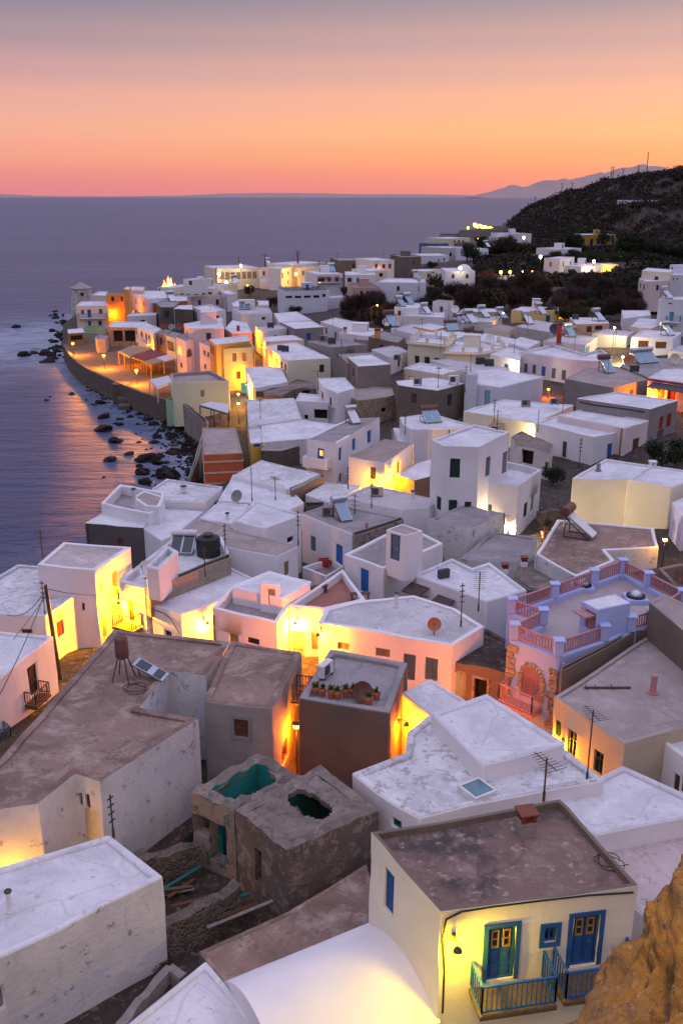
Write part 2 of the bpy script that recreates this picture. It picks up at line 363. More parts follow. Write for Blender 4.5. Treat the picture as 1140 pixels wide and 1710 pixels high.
# ---------------------------------------------------------------- houses
Z = Vector((0, 0, 1))
def area2(p): return sum(p[i].x * p[(i + 1) % len(p)].y - p[(i + 1) % len(p)].x * p[i].y for i in range(len(p)))
def inset(pts, d):
    n = len(pts); out = []
    for i in range(n):
        a, b, c = pts[i - 1], pts[i], pts[(i + 1) % n]
        t1 = Vector((b.x - a.x, b.y - a.y)).normalized(); t2 = Vector((c.x - b.x, c.y - b.y)).normalized()
        n1 = Vector((-t1.y, t1.x)); n2 = Vector((-t2.y, t2.x))
        k = 1 + n1.dot(n2)
        m = (n1 + n2) / max(k, .35)
        out.append(Vector((b.x + m.x * d, b.y + m.y * d, b.z)))
    return out
class Edge:
    def __init__(s, A, B, zb, zr):
        s.A = Vector((A.x, A.y, 0)); s.L = (Vector((B.x, B.y, 0)) - s.A).length; s.t = (Vector((B.x, B.y, 0)) - s.A) / max(s.L, 1e-6)
        s.n = Vector((s.t.y, -s.t.x, 0)); s.zb = zb; s.zr = zr
    def hit(s, px, py):
        d = ray(px, py); dn = d.dot(s.n)
        if abs(dn) < 1e-6: return None
        k = (s.A - EYE).dot(s.n) / dn
        if k <= 0: return None
        p = EYE + d * k
        return (p - s.A).dot(s.t), p.z, k
    def at(s, u, z, out=0.0): return s.A + s.t * u + Z * z + s.n * out
class Block: pass
HOUSES = {}
BLOCKS = []
def find_edge(edges, px, py):
    best = None
    for e in edges:
        if e.n.dot(EYE - e.A) <= 0: continue
        h = e.hit(px, py)
        if h and -.15 < h[0] < e.L + .15 and e.zb - 1 < h[1] < e.zr + .6 and (best is None or h[2] < best[1]): best = (e, h[2])
    return best[0] if best else None
def leaf_parts(root, e, u0, u1, v0, v1, kind, c, far):
    """what fills an opening in the wall; each window, door and shutter is a part"""
    w, h = u1 - u0, v1 - v0; dep = -.11
    ax = (e.t, e.n, Z)
    def bx(mb, ua, ub, va, vb, d, th=.05): mb.box(e.at((ua + ub) / 2, (va + vb) / 2, d), (ub - ua, th, vb - va), ax)
    fw = min(.07, w * .16)
    def frame(mb, d=dep, th=.07):
        bx(mb, u0, u0 + fw, v0, v1, d, th); bx(mb, u1 - fw, u1, v0, v1, d, th); bx(mb, u0 + fw, u1 - fw, v1 - fw, v1, d, th); bx(mb, u0 + fw, u1 - fw, v0, v0 + fw, d, th)
    if kind in ('win', 'lit', 'amber'):
        f = MB(); frame(f)
        if not far or w > .9: bx(f, (u0 + u1) / 2 - .03, (u0 + u1) / 2 + .03, v0 + fw, v1 - fw, dep)
        if not far: bx(f, u0 + fw, u1 - fw, v0 + h * .62, v0 + h * .62 + .04, dep - .003)
        o = f.build('window', c, root)
        p = MB(); bx(p, u0 - .01, u1 + .01, v0 - .01, v1 + .01, dep - .06, .02); p.build('pane', {'win': 'glass', 'lit': 'pane_lit', 'amber': 'pane_amber'}[kind], o)
    elif kind == 'shut':
        s = MB()
        for k in range(2 if w > .5 else 1):
            n = 2 if w > .5 else 1
            a = u0 + w * k / n + .012; b = u0 + w * (k + 1) / n - .012
            bx(s, a, b, v0, v1, dep, .03)
            bx(s, a, a + .06, v0, v1, dep + .025, .03); bx(s, b - .06, b, v0, v1, dep + .025, .03); bx(s, a + .06, b - .06, v1 - .08, v1, dep + .025, .03); bx(s, a + .06, b - .06, v0, v0 + .08, dep + .025, .03); bx(s, a + .06, b - .06, v0 + h * .5 - .03, v0 + h * .5 + .03, dep + .025, .03)
            if not far:
                ns = max(4, int(h / .12))
                for q in range(ns):
                    zc = v0 + .1 + (h - .2) * (q + .5) / ns
                    s.box(e.at((a + b) / 2, zc, dep + .022), (b - a - .1, .02, (h - .2) / ns * .7), (e.t, (e.n - Z * .5).normalized(), (Z + e.n * .5).normalized()))
        s.build('shutter', c, root)
    elif kind in ('door', 'litdoor', 'glassdoor'):
        f = MB(); frame(f); o = f.build('door_frame', c, root)
        d = MB(); nl = 2 if w > .95 or kind == 'glassdoor' else 1
        for k in range(nl):
            a = u0 + fw + (w - 2 * fw) * k / nl + .01; b = u0 + fw + (w - 2 * fw) * (k + 1) / nl - .01
            bx(d, a, b, v0, v1 - fw, dep - .03, .04)
            for za, zb_ in ((.05, .26), (.31, .52)) if kind == 'glassdoor' else ((.06, .30), (.36, .60), (.66, .92)):
                bx(d, a + .07, b - .07, v0 + h * za, v0 + h * zb_, dep, .03)
        dm = d.build('door', c, root)
        if kind == 'glassdoor':
            for k in range(nl):
                a = u0 + fw + (w - 2 * fw) * k / nl; b = u0 + fw + (w - 2 * fw) * (k + 1) / nl; m_ = (a + b) / 2
                q = MB()
                for (x0, x1, y0, y1) in ((m_ - .11, m_ + .11, .58, .61), (m_ - .11, m_ + .11, .88, .91), (m_ - .11, m_ - .075, .61, .88), (m_ + .075, m_ + .11, .61, .88), (m_ - .075, m_ + .075, .735, .755)): bx(q, x0, x1, v0 + h * y0, v0 + h * y1, dep + .012, .05)
                sash = q.build('sash', 'ochre', dm)
                g = MB(); bx(g, m_ - .08, m_ + .08, v0 + h * .62, v0 + h * .88, dep - .006, .02); g.build('pane', 'glass', dm)
        if kind == 'litdoor':
            g = MB(); bx(g, u0 + w * .25, u1 - w * .25, v0 + h * .5, v0 + h * .86, dep + .02, .02); g.build('pane', 'pane_lit', dm)
        if not far:
            k = MB(); k.beam(e.at((u0 + u1) / 2 + .07, v0 + h * .46, dep + .06), e.at((u0 + u1) / 2 + .19, v0 + h * .46, dep + .06), .03); k.build('handle', 'steel', dm)
    elif kind == 'hole':
        p = MB(); bx(p, u0 - .05, u1 + .05, v0 - .05, v1 + .05, -.55, .02); p.build('shade_panel', c, root)  # dark sheet painted to stand for the unlit inside
    elif kind == 'vent':
        p = MB(); frame(p, dep, .04)
        for q in range(3): bx(p, u0, u1, v0 + h * (q + .5) / 3 - .02, v0 + h * (q + .5) / 3 + .02, dep, .04)
        p.build('vent_grille', c, root)
        q = MB(); bx(q, u0 - .02, u1 + .02, v0 - .02, v1 + .02, dep - .1, .02); q.build('shade_panel', 'interior_shade', root)  # dark sheet behind the slats, painted as shade
def arch_pts(e, u0, u1, v0, v1, rise, out, n=10):
    pts = [e.at(u0, v0, out), e.at(u1, v0, out)]
    for k in range(n + 1):
        a = math.pi * k / n
        pts.append(e.at((u0 + u1) / 2 + (u1 - u0) / 2 * math.cos(a), v1 - rise + rise * math.sin(a), out))
    return pts
def arch_fill(root, e, u0, u1, v0, v1, c, surround, rise=None):
    rise = rise if rise is not None else (u1 - u0) / 2
    q = MB(); front = arch_pts(e, u0, u1, v0, v1, rise, .03); back = arch_pts(e, u0, u1, v0, v1, rise, -.05)
    q.poly(front); n = len(front)
    for i in range(n): q.quad(front[i], back[i], back[(i + 1) % n], front[(i + 1) % n])
    for k in range(1, 6): q.beam(e.at(u0 + (u1 - u0) * k / 6, v0 + .02, .035), e.at(u0 + (u1 - u0) * k / 6, v1 - rise, .035), .02, .02)
    o = q.build('arched_door', c, root)
    if surround:
        s = MB(); g = .24; inn = arch_pts(e, u0, u1, v0, v1, rise, .03); w = .02
        for i in range(1, n):
            a, b = inn[i], inn[(i + 1) % n]
            L = (b - a).length; seg = max(1, int(L / .35))
            for k in range(seg):
                p = a.lerp(b, (k + .5) / seg); tang = (b - a).normalized(); out_ = tang.cross(e.n).normalized()
                if out_.dot(p - e.at((u0 + u1) / 2, v0 + (v1 - v0) * .5, .03)) < 0: out_ = -out_
                gg = g * random.uniform(.75, 1.25)
                s.box(p + out_ * gg / 2, (L / seg * .96, .12, gg), (tang, e.n, out_))
        s.build('stone_surround', surround, root, bevel=.02)
def make_block(root, poly, zr, zb, wall, roof, ph, pw, ops, bev, world=False, jag=0.0, cap=None):
    pts = [Vector((p[0], p[1], zr)) if world else P(p[0], p[1], zr) for p in poly]
    if area2(pts) < 0: pts.reverse()
    n = len(pts)
    if zb is None: zb = min(ground(p.x, p.y) for p in pts) - .6
    edges = [Edge(pts[i], pts[(i + 1) % n], zb, zr) for i in range(n)]
    mine = {i: [] for i in range(n)}; fills = []
    for op in ops:
        kind, c, x0, y0, x1, y1 = op[:6]; extra = op[6:] if len(op) > 6 else ()
        cx, cy = (x0 + x1) / 2, (y0 + y1) / 2
        e = find_edge(edges, cx, cy)
        if e is None:
            print('NOEDGE', root.name, root.get('label'), op); continue
        h0, h1 = e.hit(x0, cy), e.hit(x1, cy); t0, t1 = e.hit(cx, y0), e.hit(cx, y1)
        if not (h0 and h1 and t0 and t1): continue
        u0, u1 = sorted((h0[0], h1[0])); v0, v1 = sorted((t0[1], t1[1]))
        u0 = max(.08, u0); u1 = min(e.L - .08, u1); v1 = min(zr - ph - .12, v1); v0 = max(zb + .05, v0)
        if u1 - u0 < .12 or v1 - v0 < .12:
            print('SMALL', root.get('label'), op, round(u0, 2), round(u1, 2), round(v0, 2), round(v1, 2)); continue
        far = max(abs(y1 - y0), abs(x1 - x0)) < 22
        if kind != 'arch': mine[edges.index(e)].append((u0, u1, v0, v1))
        fills.append((e, u0, u1, v0, v1, kind, c, far, extra))
    rng = random.Random(int(abs(pts[0].x * 91 + pts[0].y * 37)))
    cyy = sum(p.y for p in pts) / n
    if not ops and cyy > 75 and wall not in ('stone_warm', 'rubble', 'mint', 'concrete', 'ruin_plaster', 'slate_blue') and roof and ph < .5:
        for i, e in enumerate(edges):
            if e.n.dot((EYE - e.A).normalized()) < .12 or e.L < 4.2 or zr - zb < 2.6: continue
            for k in range(max(1, int(e.L / 4.5))):
                if rng.random() < .3: continue
                u = e.L * (k + .5) / max(1, int(e.L / 4.5)) + rng.uniform(-.5, .5); w_ = rng.uniform(.75, 1.0); top = zr - rng.uniform(.75, 1.0); hh = rng.choice((1.1, 1.2, 1.3))
                o = (u - w_ / 2, u + w_ / 2, round(top - hh, 2), round(top, 2))
                if o[0] < .3 or o[1] > e.L - .3: continue
                mine[i].append(o); fills.append((e, *o, 'shut' if rng.random() < .65 else 'win', rng.choice(('brown', 'slate_blue', 'dark_green', 'dark_brown', 'grey', 'blue')), True, ()))
    mb = MB(); vid = {}
    def V(p):
        k = (round(p.x, 3), round(p.y, 3), round(p.z, 3))
        if k not in vid: vid[k] = len(mb.v); mb.v.append((p.x, p.y, p.z))
        return vid[k]
    vc = {round(zb, 4), round(zr, 4)}
    for l in mine.values():
        for o in l: vc |= {round(o[2], 4), round(o[3], 4)}
    vc = sorted(vc)
    minL = min(e.L for e in edges); pw = min(pw, minL * .3)
    inn = inset(pts, pw)
    for i, e in enumerate(edges):
        uc = {0.0, e.L}
        for o in mine[i]: uc |= {o[0], o[1]}
        if bev:
            k = max(1, int(e.L / 1.6))
            for j in range(1, k):
                u = e.L * j / k
                if all(not (o[0] - .15 < u < o[1] + .15) for o in mine[i]): uc.add(u)
        uc = sorted(uc)
        isop = lambda ua, ub, va, vb: any(o[0] - 1e-4 <= ua and ub <= o[1] + 1e-4 and o[2] - 1e-3 <= va and vb <= o[3] + 1e-3 for o in mine[i])
        G = {}
        for a in range(len(uc) - 1):
            for b in range(len(vc) - 1): G[a, b] = isop(uc[a], uc[a + 1], vc[b], vc[b + 1])
        for (a, b), hole in G.items():
            q = (e.at(uc[a], vc[b]), e.at(uc[a + 1], vc[b]), e.at(uc[a + 1], vc[b + 1]), e.at(uc[a], vc[b + 1]))
            if not hole: mb.f.append(tuple(V(p) for p in q)); mb.m.append(0)
            else:
                for (da, db, p, r) in ((0, -1, 0, 1), (1, 0, 1, 2), (0, 1, 2, 3), (-1, 0, 3, 0)):
                    if not G.get((a + da, b + db), False):
                        dd = e.n * -.22
                        mb.f.append((V(q[p]), V(q[p] + dd), V(q[r] + dd), V(q[r]))); mb.m.append(0)
        ia, ib = inn[i], inn[(i + 1) % n]
        for a in range(len(uc) - 1):
            f0, f1 = uc[a] / e.L, uc[a + 1] / e.L
            p0, p1 = e.at(uc[a], zr), e.at(uc[a + 1], zr); q0, q1 = ia.lerp(ib, f0), ia.lerp(ib, f1)
            mb.f.append((V(p0), V(p1), V(q1), V(q0))); mb.m.append(1)
            mb.f.append((V(q0), V(q1), V(q1 - Z * (ph + .05)), V(q0 - Z * (ph + .05)))); mb.m.append(1)
    if bev:
        amp = .06 + jag
        for k, (x, y, z) in enumerate(mb.v):
            j = mnoise.noise_vector(Vector((x * .7, y * .7, z * .7)))
            top = z > zr - 1e-3
            mb.v[k] = (x + j.x * amp, y + j.y * amp, z + (j.z * (amp * 1.2 + (jag * 2 if jag else 0)) if top else 0))
    mb.build('wall', [wall, cap or roof or wall], root, bevel=.085 if bev else 0, smooth=40 if bev else None)
    if roof:
        d = MB(); dk = inset(pts, pw - .04)
        d.poly([Vector((p.x, p.y, zr - ph)) for p in dk])
        o = d.build('roof', roof, root)
        big = max(edges, key=lambda q: q.L); xs_ = inset(pts, 1.6)
        if cyy > 142 and abs(area2(pts)) / 2 > 55 and ph < .4 and rng.random() < .32 and abs(area2(xs_)) > 8:
            c = sum(xs_, Vector()) / n; far_p = max(xs_, key=lambda q: q.y); c = c.lerp(far_p, rng.uniform(.2, .5)); w_, dp, hh = rng.uniform(1.5, 2.2), rng.uniform(2.0, 2.8), rng.uniform(1.3, 2.0); tt, nn_ = big.t, big.n
            if nn_.y > 0: tt, nn_ = -tt, -nn_
            cz = Vector((c.x, c.y, zr - ph + hh / 2 - .02)); m = MB(); m.box(cz, (w_, dp, hh), (tt, nn_, Z)); m.box(cz + Z * (hh / 2 + .06), (w_ + .12, dp + .12, .1), (tt, nn_, Z)); hut = m.build('stair_hut', wall, root, bevel=.05)
            m = MB(); m.box(cz + nn_ * (dp / 2 + .01) - Z * (hh * .08), (.7, .04, hh * .82), (tt, nn_, Z)); m.build('door', rng.choice(('brown', 'grey', 'slate_blue', 'blue')), hut)
        if cyy > 40 and rng.random() < .5:
            e = max((q for q in edges if q.n.dot(EYE - q.A) > 0), key=lambda q: q.L, default=None)
            if e and e.L > 3 and zr - zb > 2:
                u = e.L * rng.choice((.04, .96)); m = MB(); m.tube([e.at(u, zr - ph + .05, .03), e.at(u, zr - .35, .1), e.at(u, max(zb, zr - 4.5), .1)], .045, 6); m.build('drainpipe', rng.choice(('white_paint', 'beige', 'grey', 'rust')), root)
    for e, u0, u1, v0, v1, kind, c, far, extra in fills:
        if kind == 'arch': arch_fill(root, e, u0, u1, v0, v1, c, extra[0] if extra else None, extra[1] if len(extra) > 1 else None); continue
        leaf_parts(root, e, u0, u1, v0, v1, kind, c, far)
        if extra and extra[0]:
            t = MB(); g = .13; ax = (e.t, e.n, Z)
            t.box(e.at(u0 - g / 2, (v0 + v1) / 2, .012), (g, .05, v1 - v0 + (g * 2 if len(extra) > 1 else g * 1)), ax) if False else None
            t.box(e.at(u0 - g / 2, (v0 + v1) / 2, .012), (g, .05, v1 - v0), ax); t.box(e.at(u1 + g / 2, (v0 + v1) / 2, .012), (g, .05, v1 - v0), ax)
            t.box(e.at((u0 + u1) / 2, v1 + g / 2, .012), (u1 - u0 + 2 * g, .05, g), ax)
            if kind != 'door' and kind != 'glassdoor': t.box(e.at((u0 + u1) / 2, v0 - g / 2, .012), (u1 - u0 + 2 * g, .05, g), ax)
            t.build('painted_surround', extra[0], root)
    BLOCKS.append((pts, zb, zr, root['label']))
    b = Block(); b.edges = edges; b.pts = pts; b.zr = zr; b.zb = zb; b.deck = zr - ph; b.root = root
    return b
def house(name, label, poly, zr, zb=None, wall='white', roof='roof_white', ph=.18, pw=.26, ops=(), blocks=(), bev=None, cat='house', key=None, group=None, jag=0.0, world=False, cap=None):
    pts = [Vector((p[0], p[1], zr)) if world else P(p[0], p[1], zr) for p in poly]
    cx = sum(p.x for p in pts) / len(pts); cy = sum(p.y for p in pts) / len(pts)
    if bev is None: bev = cy < 170
    root = empty(name, (cx, cy, ground(cx, cy)), label, cat, group)
    B = [make_block(root, poly, zr, zb, wall, roof, ph, pw, ops, bev, world, jag, cap)]
    for b in blocks:
        B.append(make_block(root, b['poly'], b['zr'], b.get('zb', zb), b.get('wall', wall), b.get('roof', roof), b.get('ph', ph), b.get('pw', pw), b.get('ops', ()), bev, b.get('world', world), b.get('jag', jag), b.get('cap', cap)))
    root_blocks = B
    r = Block(); r.root = root; r.B = B; r.edges = [e for b in B for e in b.edges]
    if key: HOUSES[key] = r
    return r
def front(x0, y0, x1, y1, zr, depth):
    """roof outline of a rectangular house from its front roof edge and its depth, returned in world space"""
    a, b = P(x0, y0, zr), P(x1, y1, zr); t = (b - a).normalized(); n = Vector((-t.y, t.x, 0))
    if n.y < 0: n = -n
    return [(a.x, a.y), (b.x, b.y), (b.x + n.x * depth, b.y + n.y * depth), (a.x + n.x * depth, a.y + n.y * depth)]
def far_house(label, x0, y0, x1, y1, zr, depth, wall='white', roof='roof_white', ops=(), wins=None, name='white_house', blocks=(), ph=.15, zb=None, key=None, cat='house', bev=False):
    """wins: rows of (kind, colour, count, width, height, sill height below roof, from, to) along the front"""
    poly = front(x0, y0, x1, y1, zr, depth)
    ops = list(ops)
    for (kind, c, n, w, h, drop, fa, fb) in wins or ():
        for k in range(n):
            f = fa + (fb - fa) * (k + .5) / n
            a = Vector((*poly[0], 0)); b = Vector((*poly[1], 0)); p = a.lerp(b, f); tt = (b - a).normalized() * w / 2
            c0 = project(p - tt + Z * (zr - drop + h)); c1 = project(p + tt + Z * (zr - drop))
            ops.append((kind, c, c0[0], c0[1], c1[0], c1[1]))
    return house(name, label, poly, zr, zb, wall, roof, ph, .22, ops, blocks, bev=bev, world=True, key=key, cat=cat)
def project(p):
    d = Vector(p) - EYE
    z = d.y * CP - d.z * SP; y = d.y * SP + d.z * CP
    return 570 + F * d.x / z, 855 - F * y / z
def rail(mb, a, b, h, step=.14, w=.03, post=.05, base=0.0):
    a = Vector(a); b = Vector(b); L = (b - a).length
    mb.beam(a + Z * h, b + Z * h, post * 1.3, post); mb.beam(a + Z * (.1 + base), b + Z * (.1 + base), post, post)
    n = max(1, int(L / step))
    for k in range(n + 1):
        p = a.lerp(b, k / n); mb.beam(p + Z * (.1 + base), p + Z * h, w if 0 < k < n else post, w if 0 < k < n else post)
def balcony(h, x0, x1, py, depth, colour, slab='concrete', hgt=.95, solid=None, step=.14):
    """slab and railing standing out from a wall; py is the line where the floor meets the wall"""
    e = find_edge(h.edges, (x0 + x1) / 2, py)
    if e is None: print('NOBALC', h.root['label'], x0, x1, py); return
    z = e.hit((x0 + x1) / 2, py)[1]; u0, u1 = sorted((e.hit(x0, py)[0], e.hit(x1, py)[0])); u0 = max(u0, .05); u1 = min(u1, e.L - .05)
    s = MB(); s.box(e.at((u0 + u1) / 2, z - .09, depth / 2 + .005), (u1 - u0, depth, .16), (e.t, e.n, Z))
    for u in (u0 + .25, u1 - .25): s.box(e.at(u, z - .27, depth * .4), (.12, depth * .8, .18), (e.t, e.n, Z))
    o = s.build('balcony', slab, h.root, bevel=.02)
    r = MB(); q = .06
    c = [e.at(u0 + q, z, .03), e.at(u0 + q, z, depth - q), e.at(u1 - q, z, depth - q), e.at(u1 - q, z, .03)]
    if solid:
        for a, b in zip(c, c[1:]):
            a2 = a - Z * .01; r.box((a2 + b) / 2 + Z * hgt / 2, ((b - a).length + .1, .12, hgt), ((b - a).normalized(), Z.cross((b - a).normalized()), Z))
        r.build('parapet', solid, o, bevel=.03)
    else:
        for a, b in zip(c, c[1:]): rail(r, a, b, hgt, step)
        r.build('railing', colour, o)
    return e, z
# ---------------------------------------------------------------- small things on roofs and walls
def solar_heater(label, loc, rz, n=1, s=1.0, tank='steel', panel='collector_pale', group=None):
    r = empty('solar_water_heater', loc, label, 'water heater', group)
    R = Matrix.Rotation(math.radians(rz), 3, 'Z'); L = Vector(loc)
    q = lambda x, y, z: L + R @ Vector((x * s, y * s, z * s))
    w = .95 * n; t = MB(); t.tube([q(-w / 2 - .15, .5, 1.42), q(-w / 2 - .12, .5, 1.42), q(w / 2 + .12, .5, 1.42), q(w / 2 + .15, .5, 1.42)], [.16 * s, .27 * s, .27 * s, .16 * s], 14)
    t.build('tank', tank, r, smooth=50)
    st = MB()
    for x in (-w / 2, w / 2):
        st.beam(q(x, .5, .02), q(x, .5, 1.2), .05 * s); st.beam(q(x, -.85, .02), q(x, .5, 1.1), .045 * s); st.beam(q(x, .5, .05), q(x, -.85, .05), .045 * s)
    st.beam(q(-w / 2, .5, .4), q(w / 2, .5, 1.0), .04 * s)
    st.build('stand', 'dark_grey', r)
    for k in range(n):
        x = -w / 2 + .95 * (k + .5); a, b = q(x, -.9, .22), q(x, .38, 1.12); d = (b - a).normalized(); xx = R @ Vector((1, 0, 0)); nn = xx.cross(d)
        p = MB(); p.box((a + b) / 2 + nn * .05, (.9 * s, (b - a).length + .25 * s, .08 * s), (xx, d, nn))
        f = p.build('panel_frame', 'steel', r)
        g = MB(); g.box((a + b) / 2 + nn * (.05 + .045 * s), (.82 * s, (b - a).length + .16 * s, .012), (xx, d, nn)); g.build('collector_glass', panel, f)
    return r
def antenna(label, loc, h=2.6, rz=0, kind=0, col='dark_grey', group='television aerials on the roofs'):
    r = empty('tv_antenna', loc, label, 'aerial', group); L = Vector(loc)
    m = MB(); m.tube([L - Z * .05, L + Z * h], .03, 6); m.tube([L, L + Z * .35], .05, 6); m.build('mast', col, r)
    a = MB(); X = Vector((math.cos(rz), math.sin(rz), 0)); Y = Z.cross(X)
    c = L + Z * (h - .15)
    if kind == 0:
        a.beam(c - X * .55, c + X * .65, .025)
        for k in range(8): p = c + X * (-.5 + k * .15); a.beam(p - Y * (.42 - .03 * k), p + Y * (.42 - .03 * k), .014)
    elif kind == 1:
        a.beam(c - Z * .75, c + Z * .05, .05)
        for zz in (.0, -.35, -.7):
            a.beam(c + Z * zz - X * .3, c + Z * zz + X * .3, .02)
            for k in range(3): p = c + Z * zz + X * (-.28 + k * .28); a.beam(p - Y * .3, p + Y * .3, .014)
    else:
        a.beam(c - Z * .95, c + Z * .05, .05)
        for zz in (0, -.3, -.6, -.9): a.beam(c + Z * zz - Y * .14, c + Z * zz + Y * .14, .03, .05)
    a.build('aerial_rods', col, r); return r
def dish(label, loc, rz, rad=.4, c='grey', hgt=.5):
    r = empty('satellite_dish', loc, label, 'satellite dish', 'satellite dishes on the roofs'); L = Vector(loc)
    m = MB(); m.tube([L - Z * .05, L + Z * hgt], .03, 6); m.beam(L - Vector((.18, 0, 0)), L + Vector((.18, 0, 0)), .05); m.build('bracket', 'dark_grey', r)
    a = math.radians(rz); ax = Vector((math.cos(a) * .85, math.sin(a) * .85, .5)).normalized(); U = ax.cross(Z).normalized(); W = U.cross(ax); c0 = L + Z * (hgt + rad * .4)
    d = MB(); nr, nt = 5, 20
    for sgn, off in ((1, 0), (-1, -.02)):
        base = len(d.v)
        for i in range(nr + 1):
            rr = rad * i / nr
            for k in range(nt): t = 2 * math.pi * k / nt; p = c0 + U * rr * math.cos(t) + W * rr * math.sin(t) + ax * (rr * rr / rad * .32 + off); d.v.append(tuple(p))
        for i in range(nr):
            for k in range(nt): d.f.append((base + i * nt + k, base + i * nt + (k + 1) % nt, base + (i + 1) * nt + (k + 1) % nt, base + (i + 1) * nt + k)); d.m.append(0)
    d.build('reflector', c, r, smooth=60)
    q = MB(); q.beam(c0 - W * rad * .9 + ax * .05, c0 + ax * rad * .9, .02); q.box(c0 + ax * rad * .9, (.07, .07, .07)); q.build('feed_arm', 'dark_grey', r)
    return r
def ac_unit(label, loc, rz=0, c='beige', s=1.0, group='air conditioner units on the roofs'):
    r = empty('air_conditioner', loc, label, 'air conditioner', group); R = Matrix.Rotation(math.radians(rz), 3, 'Z'); L = Vector(loc)
    ax = tuple(R @ v for v in (Vector((1, 0, 0)), Vector((0, 1, 0)), Z)); b = MB(); b.box(L + Z * .38 * s, (.8 * s, .32 * s, .56 * s), ax); b.build('casing', c, r, bevel=.02)
    f = MB()
    for x in (-.3, .3): f.box(L + ax[0] * x * s + Z * .05 * s, (.06 * s, .36 * s, .1 * s), ax)
    f.build('feet', 'dark_grey', r)
    g = MB(); c0 = L + Z * .38 * s - ax[1] * .162 * s - ax[0] * .1 * s
    for k in range(6): g.beam(c0 + Z * (-.2 + .08 * k) * s - ax[0] * .22 * s, c0 + Z * (-.2 + .08 * k) * s + ax[0] * .22 * s, .02, .035)
    g.tube([c0 + ax[1] * .005, c0 - ax[1] * .012], .22 * s, 16); g.build('fan_grille', 'dark_grey', r); return r
def vent_pipe(label, loc, h=.6, rad=.09, c='white_paint', cap=True):
    L = Vector(loc); r = empty('vent_pipe', loc, label, 'vent pipe', 'vent pipes on the roofs')
    m = MB(); m.tube([L - Z * .05, L + Z * h], rad, 10); m.tube([L - Z * .04, L + Z * .07], rad * 1.6, 10); m.build('pipe', c, r, smooth=40)
    if cap: k = MB(); k.tube([L + Z * (h + .01), L + Z * (h + .05), L + Z * (h + .12)], [rad * 1.5, rad * 1.5, rad * .5], 10); k.build('cowl', 'dark_grey', r, smooth=40)
    return r
def chimney(label, loc, w=.5, h=.7, c='white', pot='rust_red', rz=0):
    r = empty('chimney', loc, label, 'chimney', 'chimneys on the roofs'); L = Vector(loc); R = Matrix.Rotation(math.radians(rz), 3, 'Z'); ax = (R @ Vector((1, 0, 0)), R @ Vector((0, 1, 0)), Z)
    b = MB(); b.box(L + Z * (h / 2 - .02), (w, w, h), ax); b.build('stack', c, r, bevel=.03)
    p = MB()
    for sx in (-1, 1):
        for sy in (-1, 1): p.box(L + ax[0] * sx * w * .36 + ax[1] * sy * w * .36 + Z * (h + .1), (w * .22, w * .22, .26), ax)
    for k in range(3): p.box(L + Z * (h + .03 + k * .085), (w * .92, w * .92, .03), ax)
    p.box(L + Z * (h + .27), (w * 1.15, w * 1.15, .07), ax); p.build('chimney_pot', pot, r, bevel=.01); return r
def light(root, loc, c, e, r=.12, spot=None, aim=None, name='lamp_light'):
    d = bpy.data.lights.new(name, 'SPOT' if spot else 'POINT'); d.color = c; d.energy = e; d.shadow_soft_size = r if not spot else .5
    o = bpy.data.objects.new(name, d); COL.objects.link(o); o.parent = root; o.location = Vector(loc) - root_of(root)
    if spot: d.spot_size = math.radians(spot); d.spot_blend = .6; o.rotation_euler = (Vector(aim) - Vector(loc)).to_track_quat('-Z', 'Y').to_euler()
WARM, SOD, YEL, WHT, LEM = (1, .34, .012), (1, .19, .002), (1, .42, .002), (1, .76, .38), (1, .68, .004)
BULB = {WARM: 'lamp_warm', SOD: 'lamp_sodium', YEL: 'lamp_warm', WHT: 'lamp_white', LEM: 'lamp_warm'}
def street_lamp(label, loc, h, c=SOD, e=600, arm=0.0, rz=0, group='street lamps', col='dark_grey', off=.35, gs=1.0):
    r = empty('street_lamp', loc, label, 'street lamp', group); L = Vector(loc); X = Vector((math.cos(math.radians(rz)), math.sin(math.radians(rz)), 0))
    p = MB(); p.tube([L - Z * .1, L + Z * .3, L + Z * .32, L + Z * h], [.09, .09, .05, .04], 8); top = L + Z * h
    if arm: p.tube([top, top + X * arm * .4 + Z * .25, top + X * arm + Z * .3], .035, 6); top = top + X * arm + Z * .22
    p.build('pole', col, r)
    s = MB(); s.tube([top + Z * .28, top + Z * .33, top + Z * .4], [.2, .19, .05], 10); s.tube([top - Z * .02, top + Z * .03], .08, 10); s.build('lamp_cap', col, r)
    b = MB(); b.lathe(top, [(.05 * gs, .04 - .3 * (gs - 1)), (.14 * gs, .1 - .2 * (gs - 1)), (.15 * gs, .2), (.06 * gs, .27 + .1 * (gs - 1))], 12); b.build('globe', BULB.get(c, 'lamp_sodium'), r, smooth=60)
    light(r, top - Z * (.04 + .30 * gs - .26 if gs < 2 else .25 * gs), c, e, .1); return r
def wall_lamp(label, loc, n, c=WARM, e=400, drop=.32, group='wall lamps in the lanes'):
    """bracket lamp: loc is the point on the wall, n the direction out of it"""
    r = empty('wall_lamp', loc, label, 'wall lamp', group); L = Vector(loc); n = Vector((n[0], n[1], 0)).normalized()
    p = MB(); p.tube([L, L + n * .18 + Z * .1, L + n * .36 + Z * .06, L + n * .4 - Z * .02], .022, 6); p.box(L + n * .02, (.12, .12, .2)); p.build('bracket', 'dark_grey', r)
    c0 = L + n * .4; s = MB(); s.tube([c0 + Z * .02, c0 - Z * .02, c0 - Z * .16], [.04, .075, .14], 12, caps=False); s.build('shade', 'dark_grey', r, smooth=40)
    b = MB(); b.lathe(c0 - Z * .2, [(.03, 0), (.07, .04), (.07, .1), (.03, .14)], 10); b.build('bulb', BULB[c], r, smooth=60)
    light(r, c0 - Z * .28, c, e, .1); return r
